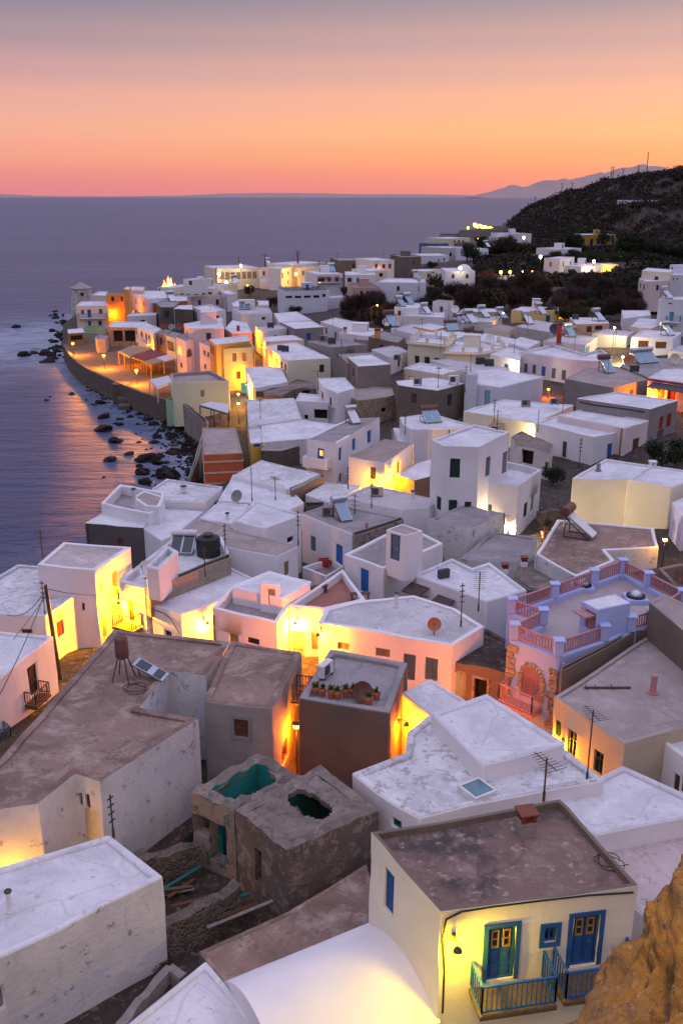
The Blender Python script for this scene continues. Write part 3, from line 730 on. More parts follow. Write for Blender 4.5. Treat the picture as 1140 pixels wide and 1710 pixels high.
def flood(label, loc, aim, c=WHT, e=800, spot=110):
    r = empty('flood_lamp', loc, label, 'flood lamp', 'flood lamps'); L = Vector(loc); d = (Vector(aim) - L).normalized(); U = d.cross(Z).normalized(); W = U.cross(d)
    b = MB(); b.box(L, (.3, .14, .22), (U, d, W)); b.beam(L - W * .1, L - W * .1 - Z * .3, .04); b.build('housing', 'dark_grey', r)
    g = MB(); g.box(L + d * .075, (.26, .012, .18), (U, d, W)); g.build('lamp_glass', BULB.get(c, 'lamp_white'), r)
    light(r, L + d * .12, c, e, .1, spot, L + d * 5); return r
def cable(label, pts, sag=.4, r=.02, name='cable', cat='cable', group=None):
    m = MB(); out = []
    for a, b in zip(pts, pts[1:]):
        a = Vector(a); b = Vector(b)
        for k in range(9):
            t = k / 8; out.append(a.lerp(b, t) - Z * sag * 4 * t * (1 - t))
    m.tube(out, r, 5); o = m.build(name, 'cable', None, pts[0]); return tag(o, label, cat, group)
# ---------------------------------------------------------------- camera, render settings, sky, sun
cam = bpy.data.cameras.new('camera'); cam.sensor_fit = 'VERTICAL'; cam.sensor_height = 36; cam.lens = 36 * F / 1710; cam.clip_start = .3; cam.clip_end = 200000
co = bpy.data.objects.new('camera', cam); COL.objects.link(co); co.location = EYE; co.rotation_euler = (math.pi / 2 - PITCH, 0, 0); SC.camera = co
SC.view_settings.view_transform = 'Standard'; SC.view_settings.look = 'None'; SC.view_settings.exposure = 0; SC.view_settings.gamma = 1
SC.render.engine = 'CYCLES'; SC.cycles.use_denoising = True; SC.cycles.max_bounces = 6; SC.cycles.diffuse_bounces = 3; SC.cycles.glossy_bounces = 3; SC.cycles.sample_clamp_indirect = 6; SC.cycles.caustics_reflective = False; SC.cycles.caustics_refractive = False
SUN_AZ = 35.0          # afterglow stands to the right of the view axis (clockwise from +Y)
SUN_EL = 3.0
w = bpy.data.worlds.new('World'); SC.world = w; w.use_nodes = True; nt = w.node_tree; nt.nodes.clear()
out = nd(nt, 'ShaderNodeOutputWorld'); sky = nd(nt, 'ShaderNodeTexSky'); sky.sky_type = 'NISHITA'; sky.sun_disc = False
sky.sun_elevation = math.radians(SUN_EL); sky.sun_rotation = math.radians(SUN_AZ)
b1 = nd(nt, 'ShaderNodeBackground'); b1.inputs['Strength'].default_value = .012; nt.links.new(sky.outputs[0], b1.inputs[0])
tc = nd(nt, 'ShaderNodeTexCoord'); sx = nd(nt, 'ShaderNodeSeparateXYZ'); nt.links.new(tc.outputs['Generated'], sx.inputs[0])
# elevation: 0 at the horizon, 1 overhead, stretched near the horizon (square root)
mx = nd(nt, 'ShaderNodeMath', operation='MAXIMUM'); mx.inputs[1].default_value = 0; nt.links.new(sx.outputs['Z'], mx.inputs[0])
pw = nd(nt, 'ShaderNodeMath', operation='POWER'); pw.inputs[1].default_value = .5; nt.links.new(mx.outputs[0], pw.inputs[0])
def el(deg): return math.sqrt(math.sin(math.radians(deg)))
glow_side = ramp(nt, ((0, (.96, .26, .25)), (el(.5), (1.08, .29, .23)), (el(1.2), (1.12, .35, .18)), (el(2.2), (1.10, .43, .18)), (el(3.5), (1.08, .505, .235)), (el(5), (1.0, .475, .30)), (el(6.5), (.80, .42, .345)), (el(8), (.62, .37, .35)), (el(10), (.39, .29, .335)), (el(16), (.24, .25, .42)), (el(32), (.61, .62, .93)), (1, (.92, .95, 1.32))), 'EASE')
dusk_side = ramp(nt, ((0, (.84, .27, .33)), (el(.5), (.96, .27, .29)), (el(1.2), (1.02, .31, .265)), (el(2.2), (1.0, .385, .27)), (el(3.5), (.95, .43, .31)), (el(5), (.83, .41, .345)), (el(6.5), (.61, .345, .355)), (el(8), (.42, .285, .33)), (el(10), (.265, .23, .305)), (el(16), (.21, .22, .42)), (el(32), (.60, .61, .93)), (1, (.92, .95, 1.32))), 'EASE')
for q in (glow_side, dusk_side): nt.links.new(pw.outputs[0], q.inputs[0])
dt = nd(nt, 'ShaderNodeVectorMath', operation='DOT_PRODUCT'); dt.inputs[1].default_value = (math.sin(math.radians(SUN_AZ)), math.cos(math.radians(SUN_AZ)), 0); nt.links.new(tc.outputs['Generated'], dt.inputs[0])
mr = nd(nt, 'ShaderNodeMapRange', interpolation_type='SMOOTHSTEP'); mr.inputs['From Min'].default_value = .55; mr.inputs['From Max'].default_value = .98; nt.links.new(dt.outputs['Value'], mr.inputs['Value'])
# away from the afterglow the low sky is the grey-violet of the earth's shadow
mb_ = nd(nt, 'ShaderNodeMapRange', interpolation_type='SMOOTHSTEP'); mb_.inputs['From Min'].default_value = -.2; mb_.inputs['From Max'].default_value = .55; nt.links.new(dt.outputs['Value'], mb_.inputs['Value'])
east = ramp(nt, ((0, (.19, .165, .17)), (el(8), (.235, .205, .22)), (el(25), (.46, .44, .60)), (1, (.92, .95, 1.32))))
nt.links.new(pw.outputs[0], east.inputs[0])
m1 = mix(nt, mr.outputs[0], dusk_side.outputs[0], glow_side.outputs[0])
m2 = mix(nt, mb_.outputs[0], east.outputs[0], m1)
b2 = nd(nt, 'ShaderNodeBackground'); b2.inputs['Strength'].default_value = 1.0; nt.links.new(m2, b2.inputs[0])
ad = nd(nt, 'ShaderNodeAddShader'); nt.links.new(b1.outputs[0], ad.inputs[0]); nt.links.new(b2.outputs[0], ad.inputs[1]); nt.links.new(ad.outputs[0], out.inputs[0])
sl = bpy.data.lights.new('sun', 'SUN'); sl.energy = .22; sl.angle = math.radians(25); sl.color = (1, .55, .40)
so = bpy.data.objects.new('sun', sl); COL.objects.link(so); a_, e_ = math.radians(SUN_AZ), math.radians(9)
so.rotation_euler = Vector((-math.sin(a_) * math.cos(e_), -math.cos(a_) * math.cos(e_), -math.sin(e_))).to_track_quat('-Z', 'Y').to_euler()
# ---------------------------------------------------------------- ground, sea, far mountains
def grid_mesh(name, xs, ys, zf, mat, kind, attr=None):
    X, Y = np.meshgrid(xs, ys); pts = np.stack([X.ravel(), Y.ravel()], 1); zz = zf(pts)
    nx, ny = len(xs), len(ys)
    idx = np.arange(nx * ny).reshape(ny, nx)
    f = np.stack([idx[:-1, :-1], idx[:-1, 1:], idx[1:, 1:], idx[1:, :-1]], -1).reshape(-1, 4)
    me = bpy.data.meshes.new(name); me.from_pydata(np.column_stack([pts, zz]).tolist(), [], f.tolist()); me.materials.append(M(mat))
    me.polygons.foreach_set('use_smooth', [True] * len(me.polygons))
    if attr:
        a = me.attributes.new(attr[0], 'FLOAT', 'POINT'); a.data.foreach_set('value', attr[1](pts).astype(np.float32))
    o = bpy.data.objects.new(name, me); COL.objects.link(o); o['kind'] = kind; return o
def chunks(fn):
    return lambda pts: np.concatenate([fn(c) for c in np.array_split(pts, max(1, len(pts) // 4000))])
def land_z(pts):
    z = ground_np(pts)
    n = np.sin(pts[:, 0] * 1.3 + np.sin(pts[:, 1] * .9)) * np.sin(pts[:, 1] * 1.1) * .08
    return z + n
xs = np.concatenate([np.arange(-130, 150, 3.0), np.arange(150, 460, 6.0), np.arange(460, 1300, 40)]); ys = np.concatenate([np.arange(-40, 10, 10.0), np.arange(10, 330, 3.0), np.arange(330, 900, 6.0)])
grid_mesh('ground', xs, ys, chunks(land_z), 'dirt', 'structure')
m, nt, b = base_mat('sea', .34, .34); MATS['sea'] = m
tc = nd(nt, 'ShaderNodeTexCoord'); at = nd(nt, 'ShaderNodeAttribute'); at.attribute_name = 'foam'
mp = nd(nt, 'ShaderNodeMapping'); mp.inputs['Scale'].default_value = (.05, .11, 1); nt.links.new(tc.outputs['Object'], mp.inputs[0])
n1 = nd(nt, 'ShaderNodeTexNoise', Scale=1.0, Detail=7.0, Roughness=.6, Distortion=.4); nt.links.new(mp.outputs[0], n1.inputs['Vector'])
mp2 = nd(nt, 'ShaderNodeMapping'); mp2.inputs['Scale'].default_value = (.14, .2, 1); nt.links.new(tc.outputs['Object'], mp2.inputs[0])
n2 = nd(nt, 'ShaderNodeTexNoise', Scale=1.0, Detail=6.0, Roughness=.62, Distortion=1.2); nt.links.new(mp2.outputs[0], n2.inputs['Vector'])
mm = nd(nt, 'ShaderNodeMath', operation='MULTIPLY_ADD'); mm.inputs[1].default_value = 2.4; mm.inputs[2].default_value = -.55; nt.links.new(n2.outputs['Fac'], mm.inputs[0])
fm = nd(nt, 'ShaderNodeMath', operation='MULTIPLY_ADD', use_clamp=True); nt.links.new(at.outputs['Fac'], fm.inputs[0]); nt.links.new(mm.outputs[0], fm.inputs[1]); fm.inputs[2].default_value = 0
fs = ramp(nt, ((.05, (0, 0, 0)), (.85, (.9, .9, .9)))); nt.links.new(fm.outputs[0], fs.inputs[0])
mp4 = nd(nt, 'ShaderNodeMapping'); mp4.inputs['Scale'].default_value = (.004, .016, 1); nt.links.new(tc.outputs['Object'], mp4.inputs[0])
n4 = nd(nt, 'ShaderNodeTexNoise', Scale=1.0, Detail=6.0, Roughness=.62, Distortion=.8); nt.links.new(mp4.outputs[0], n4.inputs['Vector']); band = ramp(nt, ((.38, (0, 0, 0)), (.66, (1, 1, 1)))); nt.links.new(n4.outputs['Fac'], band.inputs[0])
deep = mix(nt, band.outputs[0], (.008, .032, .105), (.030, .060, .150))
nt.links.new(mix(nt, fs.outputs[0], deep, (.34, .36, .46)), b.inputs['Base Color'])
rr = nd(nt, 'ShaderNodeMapRange'); rr.inputs['To Min'].default_value = .34; rr.inputs['To Max'].default_value = .6; nt.links.new(fs.outputs[0], rr.inputs['Value']); nt.links.new(rr.outputs[0], b.inputs['Roughness'])
n3 = nd(nt, 'ShaderNodeTexNoise', Scale=.9, Detail=5.0, Roughness=.6); mp3 = nd(nt, 'ShaderNodeMapping'); mp3.inputs['Scale'].default_value = (.16, .5, 1); nt.links.new(tc.outputs['Object'], mp3.inputs[0]); nt.links.new(mp3.outputs[0], n3.inputs['Vector'])
ma = nd(nt, 'ShaderNodeMath', operation='ADD'); nt.links.new(n1.outputs['Fac'], ma.inputs[0]); nt.links.new(n3.outputs['Fac'], ma.inputs[1])
bump(nt, b, ma.outputs[0], 1.0, 1.6)
xs = np.concatenate([[-54000, -30000, -9000, -3000, -1000, -500, -250, -170], np.arange(-130, 5, 1.5), [20, 60, 150, 300, 700, 2000, 8000, 30000, 54000]]); ys = np.concatenate([[-900, -300, -50, 20], np.arange(45, 330, 1.5), np.arange(335, 660, 12), [700, 800, 1000, 1400, 2000, 3500, 7000, 15000, 30000, 49400]])
def foam(pts):
    sd = coast_sd(pts); d = -sd
    f = np.exp(-np.clip(d, 0, None) / 5.5)
    wide = np.exp(-((pts[:, 0] + 74) / 26) ** 2 - ((pts[:, 1] - 205) / 42) ** 2) * 1.6   # surf that runs out past the point
    return np.where(sd > 3, 0, np.maximum(f, wide * np.exp(-np.clip(d, 0, None) / 30)))
grid_mesh('sea', xs, ys, lambda p: np.zeros(len(p)), 'sea', 'structure', ('foam', chunks(foam)))
m, nt, b = base_mat('mountain', .95, .1); b.inputs['Base Color'].default_value = (.40, .31, .30, 1); MATS['mountain'] = m
def mountain(name, prof, Y, seed):
    """range of hills: skyline in photo pixels, given real depth by a rounded cross-section"""
    xs_ = np.linspace(prof[0][0], prof[-1][0], 90); px = [q[0] for q in prof]; py = [q[1] for q in prof]
    v, f = [], []; D = Y * .12; ns = 9
    for x in xs_:
        top = PY(x, float(np.interp(x, px, py)), Y); hgt = max(top.z, 1) * (1 + .10 * mnoise.noise(Vector((x * .06 + seed, seed, 0))) + .04 * mnoise.noise(Vector((x * .3 + seed, seed, 0))))
        for k in range(ns):
            t = -1 + 2 * k / (ns - 1); rug = 1 + .25 * mnoise.noise(Vector((x * .05 + seed, t * 2, 3)))
            v.append((top.x, Y + t * D, hgt * max(0, (1 - t * t)) * (rug if abs(t) > .1 else 1) - 4))
    for i in range(len(xs_) - 1):
        for k in range(ns - 1): a = i * ns + k; f.append((a, a + 1, a + ns + 1, a + ns))
    me = bpy.data.meshes.new(name); me.from_pydata(v, [], f); me.materials.append(M('mountain')); me.polygons.foreach_set('use_smooth', [True] * len(f))
    o = bpy.data.objects.new(name, me); COL.objects.link(o); o['kind'] = 'structure'
mountain('mountains', ((788, 329), (812, 323), (840, 314), (856, 309), (868, 313), (884, 311), (905, 302), (925, 302), (945, 301), (960, 297), (985, 293), (1010, 287), (1040, 281), (1080, 277), (1130, 284), (1220, 300), (1300, 329)), 25000, 3)
mountain('mountains', ((-180, 325), (-60, 323), (0, 324), (60, 327), (180, 328), (300, 326.5), (380, 323), (440, 322), (520, 322.5), (600, 324), (680, 324), (760, 325), (820, 327), (860, 329)), 40000, 8)
hz = MB(); hz.box((0, 24500, 498), (110000, 51000, 1004)); ho = hz.build('haze', 'sea', None, (0, 0, 0)); ho['kind'] = 'stuff'
m = bpy.data.materials.new('haze_air'); m.use_nodes = True; nt = m.node_tree; nt.nodes.clear(); o_ = nd(nt, 'ShaderNodeOutputMaterial'); pv = nd(nt, 'ShaderNodeVolumePrincipled'); pv.inputs['Color'].default_value = (1, .74, .72, 1); pv.inputs['Density'].default_value = 7e-6; pv.inputs['Anisotropy'].default_value = .6
nt.links.new(pv.outputs[0], o_.inputs['Volume']); ho.data.materials.clear(); ho.data.materials.append(m)
# ---------------------------------------------------------------- the nearest houses
H1 = house('cream_house', 'cream house with blue doors, blue wooden balconies and a stained brown roof in the front', [(618.5, 1391), (934, 1336), (949, 1348), (1064, 1480), (734.5, 1522)], 11.5, 5.2, 'cream_front', 'roof_stained', .22, .32,
    cap='brown_render', ops=[('glassdoor', 'blue', 813, 1548, 859, 1636, 'blue'), ('glassdoor', 'blue', 953, 1529, 998, 1612, 'blue'), ('win', 'blue', 908, 1548, 928, 1574, 'blue'), ('shut', 'blue', 641, 1455, 658, 1524)], key='front')
balcony(H1, 782, 906, 1640, 1.05, 'blue', 'wood')
balcony(H1, 918, 1042, 1617, 1.05, 'blue', 'wood')
house('terrace', 'low paved terrace under the two blue balconies of the cream house', [(762, 1672), (1010, 1628), (1060, 1690), (900, 1790), (770, 1750)], 6.9, 5.0, 'tan_render', 'paving', .02, .2, cat='terrace')
# barrel-vaulted roof beside it
def vault(name, label, a, b, c, d, z, rise, zb, mat):
    """a-b far eave, d-c near eave (pixels at height z); the crown runs half way between"""
    A, B_, C_, D_ = (P(*q, z) for q in (a, b, c, d)); cen = (A + B_ + C_ + D_) / 4
    r = empty(name, (cen.x, cen.y, zb), label, 'house'); m = MB(); n, k = 14, 10; base = 0
    for i in range(k + 1):
        f0, f1 = A.lerp(B_, i / k), D_.lerp(C_, i / k)
        for j in range(n + 1):
            t = j / n; p = f0.lerp(f1, t); m.v.append((p.x, p.y, z + rise * math.sin(math.pi * t) ** .8 + .05 * mnoise.noise(Vector((p.x, p.y, 0)))))
    for i in range(k):
        for j in range(n): q = i * (n + 1) + j; m.f.append((q, q + 1, q + n + 2, q + n + 1)); m.m.append(0)
    m.build('roof', mat, r, smooth=60)
    wl = MB()
    for p, q in ((A, B_), (C_, D_)): wl.quad((p.x, p.y, zb), (q.x, q.y, zb), (q.x, q.y, z + .02), (p.x, p.y, z + .02))
    for i in (0, k):
        e = [m.v[i * (n + 1) + j] for j in range(n + 1)]
        wl.poly([(e[0][0], e[0][1], zb)] + e + [(e[-1][0], e[-1][1], zb)])
    wl.build('wall', mat, r); return r
vault('vaulted_house', 'whitewashed house with a barrel vaulted roof beside the cream house', (374, 1640), (617, 1541), (736, 1708), (470, 1812), 7.7, .95, 5.0, 'white')
house('white_house', 'low white house cut off by the bottom edge, flood lamp on its corner', [(343, 1602), (440, 1716), (330, 1860), (150, 1760)], 7.9, 5.0, 'white', 'roof_white', .1, .22)
house('annex', 'low house with a bare brown roof in front of the ruin', [(331, 1588), (477, 1521), (612, 1440), (640, 1530), (560, 1590), (371, 1640)], 7.3, 5.0, 'dark_render', 'roof_brown', .06, .2)
house('white_house', 'large white house with a clean white roof at the bottom left', [(182, 1393), (273, 1465), (0, 1598), (-160, 1680), (-260, 1560), (0, 1447)], 9.0, 5.0, 'white_stained', 'roof_white', .12, .26, ops=[('shut', 'grey', -14, 1652, 12, 1686)], key='bl')
H6 = house('white_house', 'sprawling white house with a brown roof that wraps round a small light well', [(192, 1051), (385, 1073), (344, 1129), (282, 1121), (233, 1184), (331, 1200), (166, 1307), (126, 1293), (64, 1341), (0, 1351), (-150, 1372), (0, 1268)], 9.5, 4.6, 'white_stained', 'roof_brown', .09, .3,
    ops=[('vent', 'brown', 131, 1324, 138, 1345), ('vent', 'brown', 143, 1327, 150, 1349)])
H7 = house('grey_house', 'grey rendered house with a brown roof and one small brown window', [(385, 1070), (504, 1088), (454, 1182), (339, 1169)], 9.9, 4.6, 'grey_render', 'roof_brown', .1, .3, ops=[('shut', 'brown', 391, 1201, 415, 1231, 'grey'), ('win', 'rust_red', 470, 1236, 482, 1272)])
H8 = house('dark_house', 'dark brown rendered house with flower pots along its roof edge', [(552, 1083), (681, 1107), (652, 1190), (497, 1166)], 9.4, 4.6, 'dark_render', 'roof_grey', .2, .35, key='pots')
H9 = house('white_house', 'white house with a worn flaked roof, a skylight and a raised smooth part', [(719, 1190), (681, 1221), (676, 1257), (587, 1289), (634, 1327), (699, 1367), (784, 1343), (1009, 1303), (938, 1246), (806, 1277)], 8.9, 5.0, 'white', 'roof_flaked', .16, .3,
    blocks=[dict(poly=[(812, 1157), (944, 1241), (806, 1279), (719, 1190)], zr=9.5, roof='roof_white', ph=.1)], ops=[('win', 'teal', 655, 1370, 668, 1382)], key='skylight')
house('white_house', 'small white house with a sandy side wall behind the raised white roof', [(717, 1132), (780, 1169), (742, 1192), (718, 1192), (669, 1156)], 8.6, 4.8, 'cream', 'roof_white', .1, .25)
H11 = house('white_house', 'low white house with a clean slab roof between the aerials and the right edge', [(1039, 1277), (1200, 1352), (994, 1394), (913, 1338)], 8.4, 5.2, 'white', 'roof_white', .14, .25)
house('white_house', 'low house with a patchy pinkish roof behind the cream house and the cliff', [(996, 1396), (1160, 1362), (1260, 1450), (1110, 1560), (1040, 1500)], 7.6, 5.2, 'white_stained', 'roof_pink', .08, .25)
H12 = house('sandstone_house', 'sandy house with arched dark windows below the lilac terrace', [(925, 1164), (1042, 1242), (1250, 1186), (1260, 1090), (1083, 1060)], 9.4, 5.0, 'tan_render', 'roof_mauve', .1, .2,
    ops=[('win', 'dark_green', 925, 1203, 936, 1230), ('win', 'dark_green', 947, 1220, 961, 1264), ('win', 'dark_green', 990, 1254, 1006, 1292)],
    blocks=[dict(poly=[(935, 1114), (1011, 1074), (1057, 1047), (1084, 1044), (1086, 1050), (1060, 1053), (1014, 1081), (938, 1121)], zr=9.75, wall='brown_render', roof=None, ph=.05, pw=.08), dict(poly=[(1083, 1006), (1107, 990), (1230, 1050), (1200, 1100)], zr=11.2, wall='brown_render', roof='roof_mauve', ph=.06)], key='sandy')
house('white_house', 'small white house with brown shutters at the right edge', [(1092, 1228), (1200, 1196), (1280, 1260), (1190, 1300)], 8.9, 5.2, 'white_clean', 'roof_white', .12, .22, ops=[('shut', 'brown', 1123, 1293, 1133, 1322), ('shut', 'brown', 1136, 1296, 1146, 1326)])
# lilac house with the balustraded terrace
LZ = 9.75
LP_ = [(846, 1022), (1038, 953), (1143, 1008), (1088, 1044), (932, 1097), (850, 1066), (898, 1041)]
H13 = house('lilac_house', 'lilac house with a roof terrace, pink balustrade and arched pink door', LP_, LZ, 4.8, 'lilac', 'tile_beige', .32, .3, cap='lilac',
    ops=[('arch', 'mauve_door', 872, 1114, 902, 1167, 'stone_warm')],
    blocks=[dict(poly=[(969, 1004), (1026, 991), (1053, 1006), (997, 1019)], zr=11.3, zb=9.3, wall='lilac', roof='roof_white', ph=.02, pw=.1, ops=[('door', 'pink', 975, 1021, 994, 1052)])], key='lilac')
def balustrade():
    pts = [P(x, y, LZ) for x, y in LP_]; cen = sum((p for p in pts), Vector()) / len(pts)
    r = H13.root; spots = []
    ins = inset(pts if area2(pts) > 0 else list(reversed(pts)), .16)
    if area2(pts) < 0: ins = list(reversed(ins))
    A, B_, C_, D_, E_, F_, G_ = ins
    posts = [A, A.lerp(B_, .36), A.lerp(B_, .72), B_, B_.lerp(C_, .45), C_, C_.lerp(D_, .98), D_.lerp(E_, .22), D_.lerp(E_, .52), E_, F_, G_]
    for p in posts:
        m = MB(); m.box(p + Z * .38, (.42, .42, .76)); m.box(p + Z * .79, (.52, .52, .08)); m.build('balustrade_post', 'lilac', r, bevel=.025)
    for a, b in ((A, posts[1]), (posts[1], posts[2]), (posts[2], B_), (B_, posts[4]), (posts[4], C_), (C_, posts[6]), (D_, posts[7]), (posts[8], E_), (E_, F_), (F_, G_), (G_, A)):
        d = (b - a).normalized() * .24; q = MB(); rail(q, a + d, b - d, .68, .16, .06, .08); q.build('balustrade', 'dusty_pink', r)
balustrade()
balcony(H13, 846, 906, 1172, .9, 'dusty_pink', 'dusty_pink', .95, None, .13)
def lilac_extras():
    r = H13.root
    e = find_edge(H13.edges, 880, 1140)
    for u, lo, hi in ((.12, 6.2, 9.2), (e.L - .14, 5.9, 9.0)):
        m = MB(); z = lo
        while z < hi:
            h = random.uniform(.22, .38); w_ = random.uniform(.3, .62); m.box(e.at(u + (w_ / 2 - .2 if u < 1 else .2 - w_ / 2), z + h / 2, .03), (w_, .12, h * .92), (e.t, e.n, Z)); z += h
        m.build('quoin_stones', 'stone_warm', r, bevel=.03)
    c = MB(); p = P(985, 1013, 11.0)
    e2 = find_edge(H13.B[1].edges, 984, 1036)
    c.box(e2.at(e2.L * .5, 10.95, .3), (e2.L * .8, .6, .07), (e2.t, e2.n, Z)); c.build('door_canopy', 'dusty_pink', r)
lilac_extras()
# ---------------------------------------------------------------- second rank, left
H17 = house('white_house', 'white house with brown doors and a grey blue railing at the left edge', [(-80, 1046), (90, 1062), (0, 1131), (-170, 1190)], 7.4, 3.6, 'white', 'roof_white', .14, .25, ops=[('door', 'dark_brown', 49, 1110, 64, 1160)], bev=True)
balcony(H17, -14, 24, 1233, .8, 'slate_blue', 'concrete'); balcony(H17, 40, 68, 1166, .7, 'rust_red', 'wood', .7)
H18 = house('yellow_lit_house', 'white house on two levels by the sea, its lane wall glowing yellow', [(30, 942), (66, 944), (152, 977), (75.5, 1028), (0, 1026), (-90, 1018)], 7.2, -1.0, 'white', 'roof_flaked', .14, .26,
    ops=[('shut', 'rust_red', 96, 1036, 108, 1063), ('shut', 'rust_red', 102, 1101, 115, 1126), ('vent', 'brown', 36, 1051, 55, 1058)],
    blocks=[dict(poly=[(107, 905), (218, 914), (158, 952), (62, 943)], zr=9.0, cap='white', roof='roof_pink', ops=[('shut', 'tan_wood', 166, 972, 173, 987), ('door', 'tan_wood', 189, 953, 199, 996), ('shut', 'tan_wood', 171, 1033, 179, 1065), ('win', 'brown', 137, 1007, 142, 1020)])])
balcony(H18, 185, 203, 998, .6, 'white_paint', 'white')
H19 = house('white_house', 'white house with a brown stone parapet and a red balcony over the lane', [(198, 969), (243, 981), (384, 926), (372, 896), (300, 888)], 8.2, 3.6, 'white', 'roof_white', .45, .3,
    ops=[('door', 'red', 214, 1003, 223, 1037)],
    blocks=[dict(poly=[(243, 946), (266, 951), (298, 920), (279, 909)], zr=9.7, zb=7.7, roof='roof_white'), dict(poly=[(243, 979), (251, 983), (386, 931), (383, 923)], zr=8.35, zb=6.5, wall='rubble_wall', roof=None, ph=.03, pw=.1)], key='parapet')
balcony(H19, 194, 238, 1040, .9, 'rust_red', 'wood', .9)
H20 = house('white_house', 'white house with a curved white roof, its lane wall brightly lit', [(253, 1007), (384, 946), (425, 966), (385, 993), (345, 1010), (300, 1024)], 7.3, 3.8, 'white_clean', 'roof_white', .1, .24, ops=[('win', 'brown', 276, 1054, 286, 1064)])
H21 = house('pink_lit_house', 'white house with a sunken roof court and a doorway on the court', [(354, 1016), (462, 1040), (481, 1010), (520, 972), (449, 953), (386, 978)], 7.9, 4.2, 'white', 'roof_grey', .55, .24, cap='white',
    ops=[('shut', 'tan_wood', 383, 1059, 398, 1076), ('vent', 'brown', 413, 1066, 433, 1076)],
    blocks=[dict(poly=[(387, 980), (450, 955), (519, 973), (472, 1000), (436, 990)], zr=8.4, zb=7.0, roof='roof_white', ph=.04, pw=.3), dict(poly=[(434, 974), (464, 978), (468, 972), (440, 968)], zr=9.1, zb=7.0, roof='roof_white', ph=.02, pw=.1, ops=[('door', 'grey', 447, 984, 459, 1011)])])
H22 = house('terrace_house', 'low house with a terracotta tiled roof terrace and two benches', [(481, 1009), (573, 950), (610, 1000), (541, 1017)], 7.95, 4.2, 'white', 'terracotta', .5, .24, cap='white', ops=[('door', 'pale_green', 488, 1056, 508, 1102), ('shut', 'tan_wood', 520, 1058, 530, 1086)])
H23 = house('orange_lit_house', 'long white house with a cracked grey roof, its front glowing orange from the lane', [(531, 1039), (543, 1017), (592, 1004), (690, 993), (760, 1015), (808, 1046), (755, 1078)], 8.7, 4.6, 'white', 'roof_cracked', .12, .26,
    ops=[('shut', 'tan_wood', 564, 1073, 583, 1085), ('shut', 'tan_wood', 627, 1083, 651, 1097), ('shut', 'slate_blue', 673, 1093, 693, 1136), ('shut', 'slate_blue', 709, 1099, 731, 1137)])
H24 = house('stone_house', 'small brown stone house with two pale framed windows and weeds on the roof', [(738, 1099), (812, 1049), (850, 1070), (842, 1123)], 7.7, 4.6, 'brown_render', 'dirt', .06, .3, ops=[('shut', 'pale_green', 753, 1123, 773, 1166, 'stone_warm'), ('hole', 'interior_shade', 791, 1134, 812, 1174, 'stone_warm')], jag=.04)
H25 = house('white_house', 'white house with a stair tower, a grey door and a blue shutter', [(574, 925), (639, 949), (740, 906), (700, 886), (648, 888)], 8.8, 4.2, 'white', 'roof_grey', .2, .25, cap='white', ops=[('shut', 'bright_blue', 601, 951, 614, 989)],
    blocks=[dict(poly=[(644, 884), (676, 894), (707, 887), (671, 874)], zr=11.2, zb=8.3, roof='roof_mauve', ph=.04, pw=.12, ops=[('door', 'slate_blue', 651, 892, 667, 936)])])
H26 = house('white_house', 'white house with two dark awnings and a stepped white parapet', [(690, 959), (754, 931), (788, 948), (817, 938), (880, 984), (812, 1003)], 8.5, 4.8, 'white', 'roof_white', .18, .24)
H27 = house('white_house', 'house with one blue door, one blue shutter and a solar heater above', [(503, 856), (553, 840), (670, 864), (588, 891)], 8.2, 4.2, 'white', 'roof_grey', .1, .24, ops=[('shut', 'slate_blue', 518, 896, 526, 920), ('door', 'bright_blue', 560, 910, 571, 943)],
    blocks=[dict(poly=[(588, 889), (669, 863), (674, 868), (592, 895)], zr=8.3, wall='ruin_plaster', roof=None, ph=.03, pw=.08)])
house('courtyard', 'small walled court with a red can and a green pot before the blue door', [(504, 946), (556, 930), (574, 946), (545, 962)], 5.6, 4.0, 'white', 'roof_brown', .5, .18, cap='white', cat='courtyard')
H28 = house('white_house', 'white house with a long grey roof and one brown window on its right wall', [(298, 889), (336, 866), (498, 912), (462, 929), (398, 917)], 8.0, 4.0, 'white', 'roof_mauve', .06, .22, ops=[('shut', 'tan_wood', 475, 938, 483, 961)])
house('white_house', 'small raised white house with a dark drainpipe beside the long grey roof', [(388, 868), (428, 834), (504, 858), (442, 882)], 8.7, 4.0, 'white', 'roof_white', .14, .24, ops=[('hole', 'interior_shade', 480, 897, 491, 906)])
house('white_house', 'white house whose flat roof carries a low stone edge, near the red block', [(388, 793), (436, 768), (538, 792), (484, 817)], 7.2, 3.6, 'white', 'roof_flaked', .08, .22, blocks=[dict(poly=[(484, 815), (538, 790), (541, 795), (487, 820)], zr=7.25, wall='brown_render', roof=None, ph=.03, pw=.08)])
house('white_house', 'low white house with an aerial on its sloping white roof', [(364, 836), (389, 792), (484, 816), (508, 838), (482, 852), (420, 840)], 6.8, 3.4, 'white', 'roof_white', .06, .22)
house('white_house', 'small white house with a satellite dish and a short pipe on its roof', [(332, 865), (364, 838), (416, 843), (388, 873)], 7.0, 3.6, 'white', 'roof_white', .08, .22)
H31 = house('brown_house', 'dark brown sea wall house with a white roof at the water', [(142, 873), (178, 852), (262, 858), (240, 882)], 6.4, -1, 'dark_render', 'roof_white', .05, .2, ops=[('shut', 'rust_red', 198, 900, 206, 912)], cat='house')
house('white_house', 'white house with an open sunken roof terrace beside the water', [(168, 840), (200, 808), (276, 822), (268, 850), (250, 857)], 7.3, -1.0, 'white', 'roof_grey', .8, .26, cap='white', blocks=[dict(poly=[(222, 830), (240, 818), (276, 829), (266, 846), (243, 845)], zr=7.7, zb=5.5, roof='roof_mauve', ph=.05)])
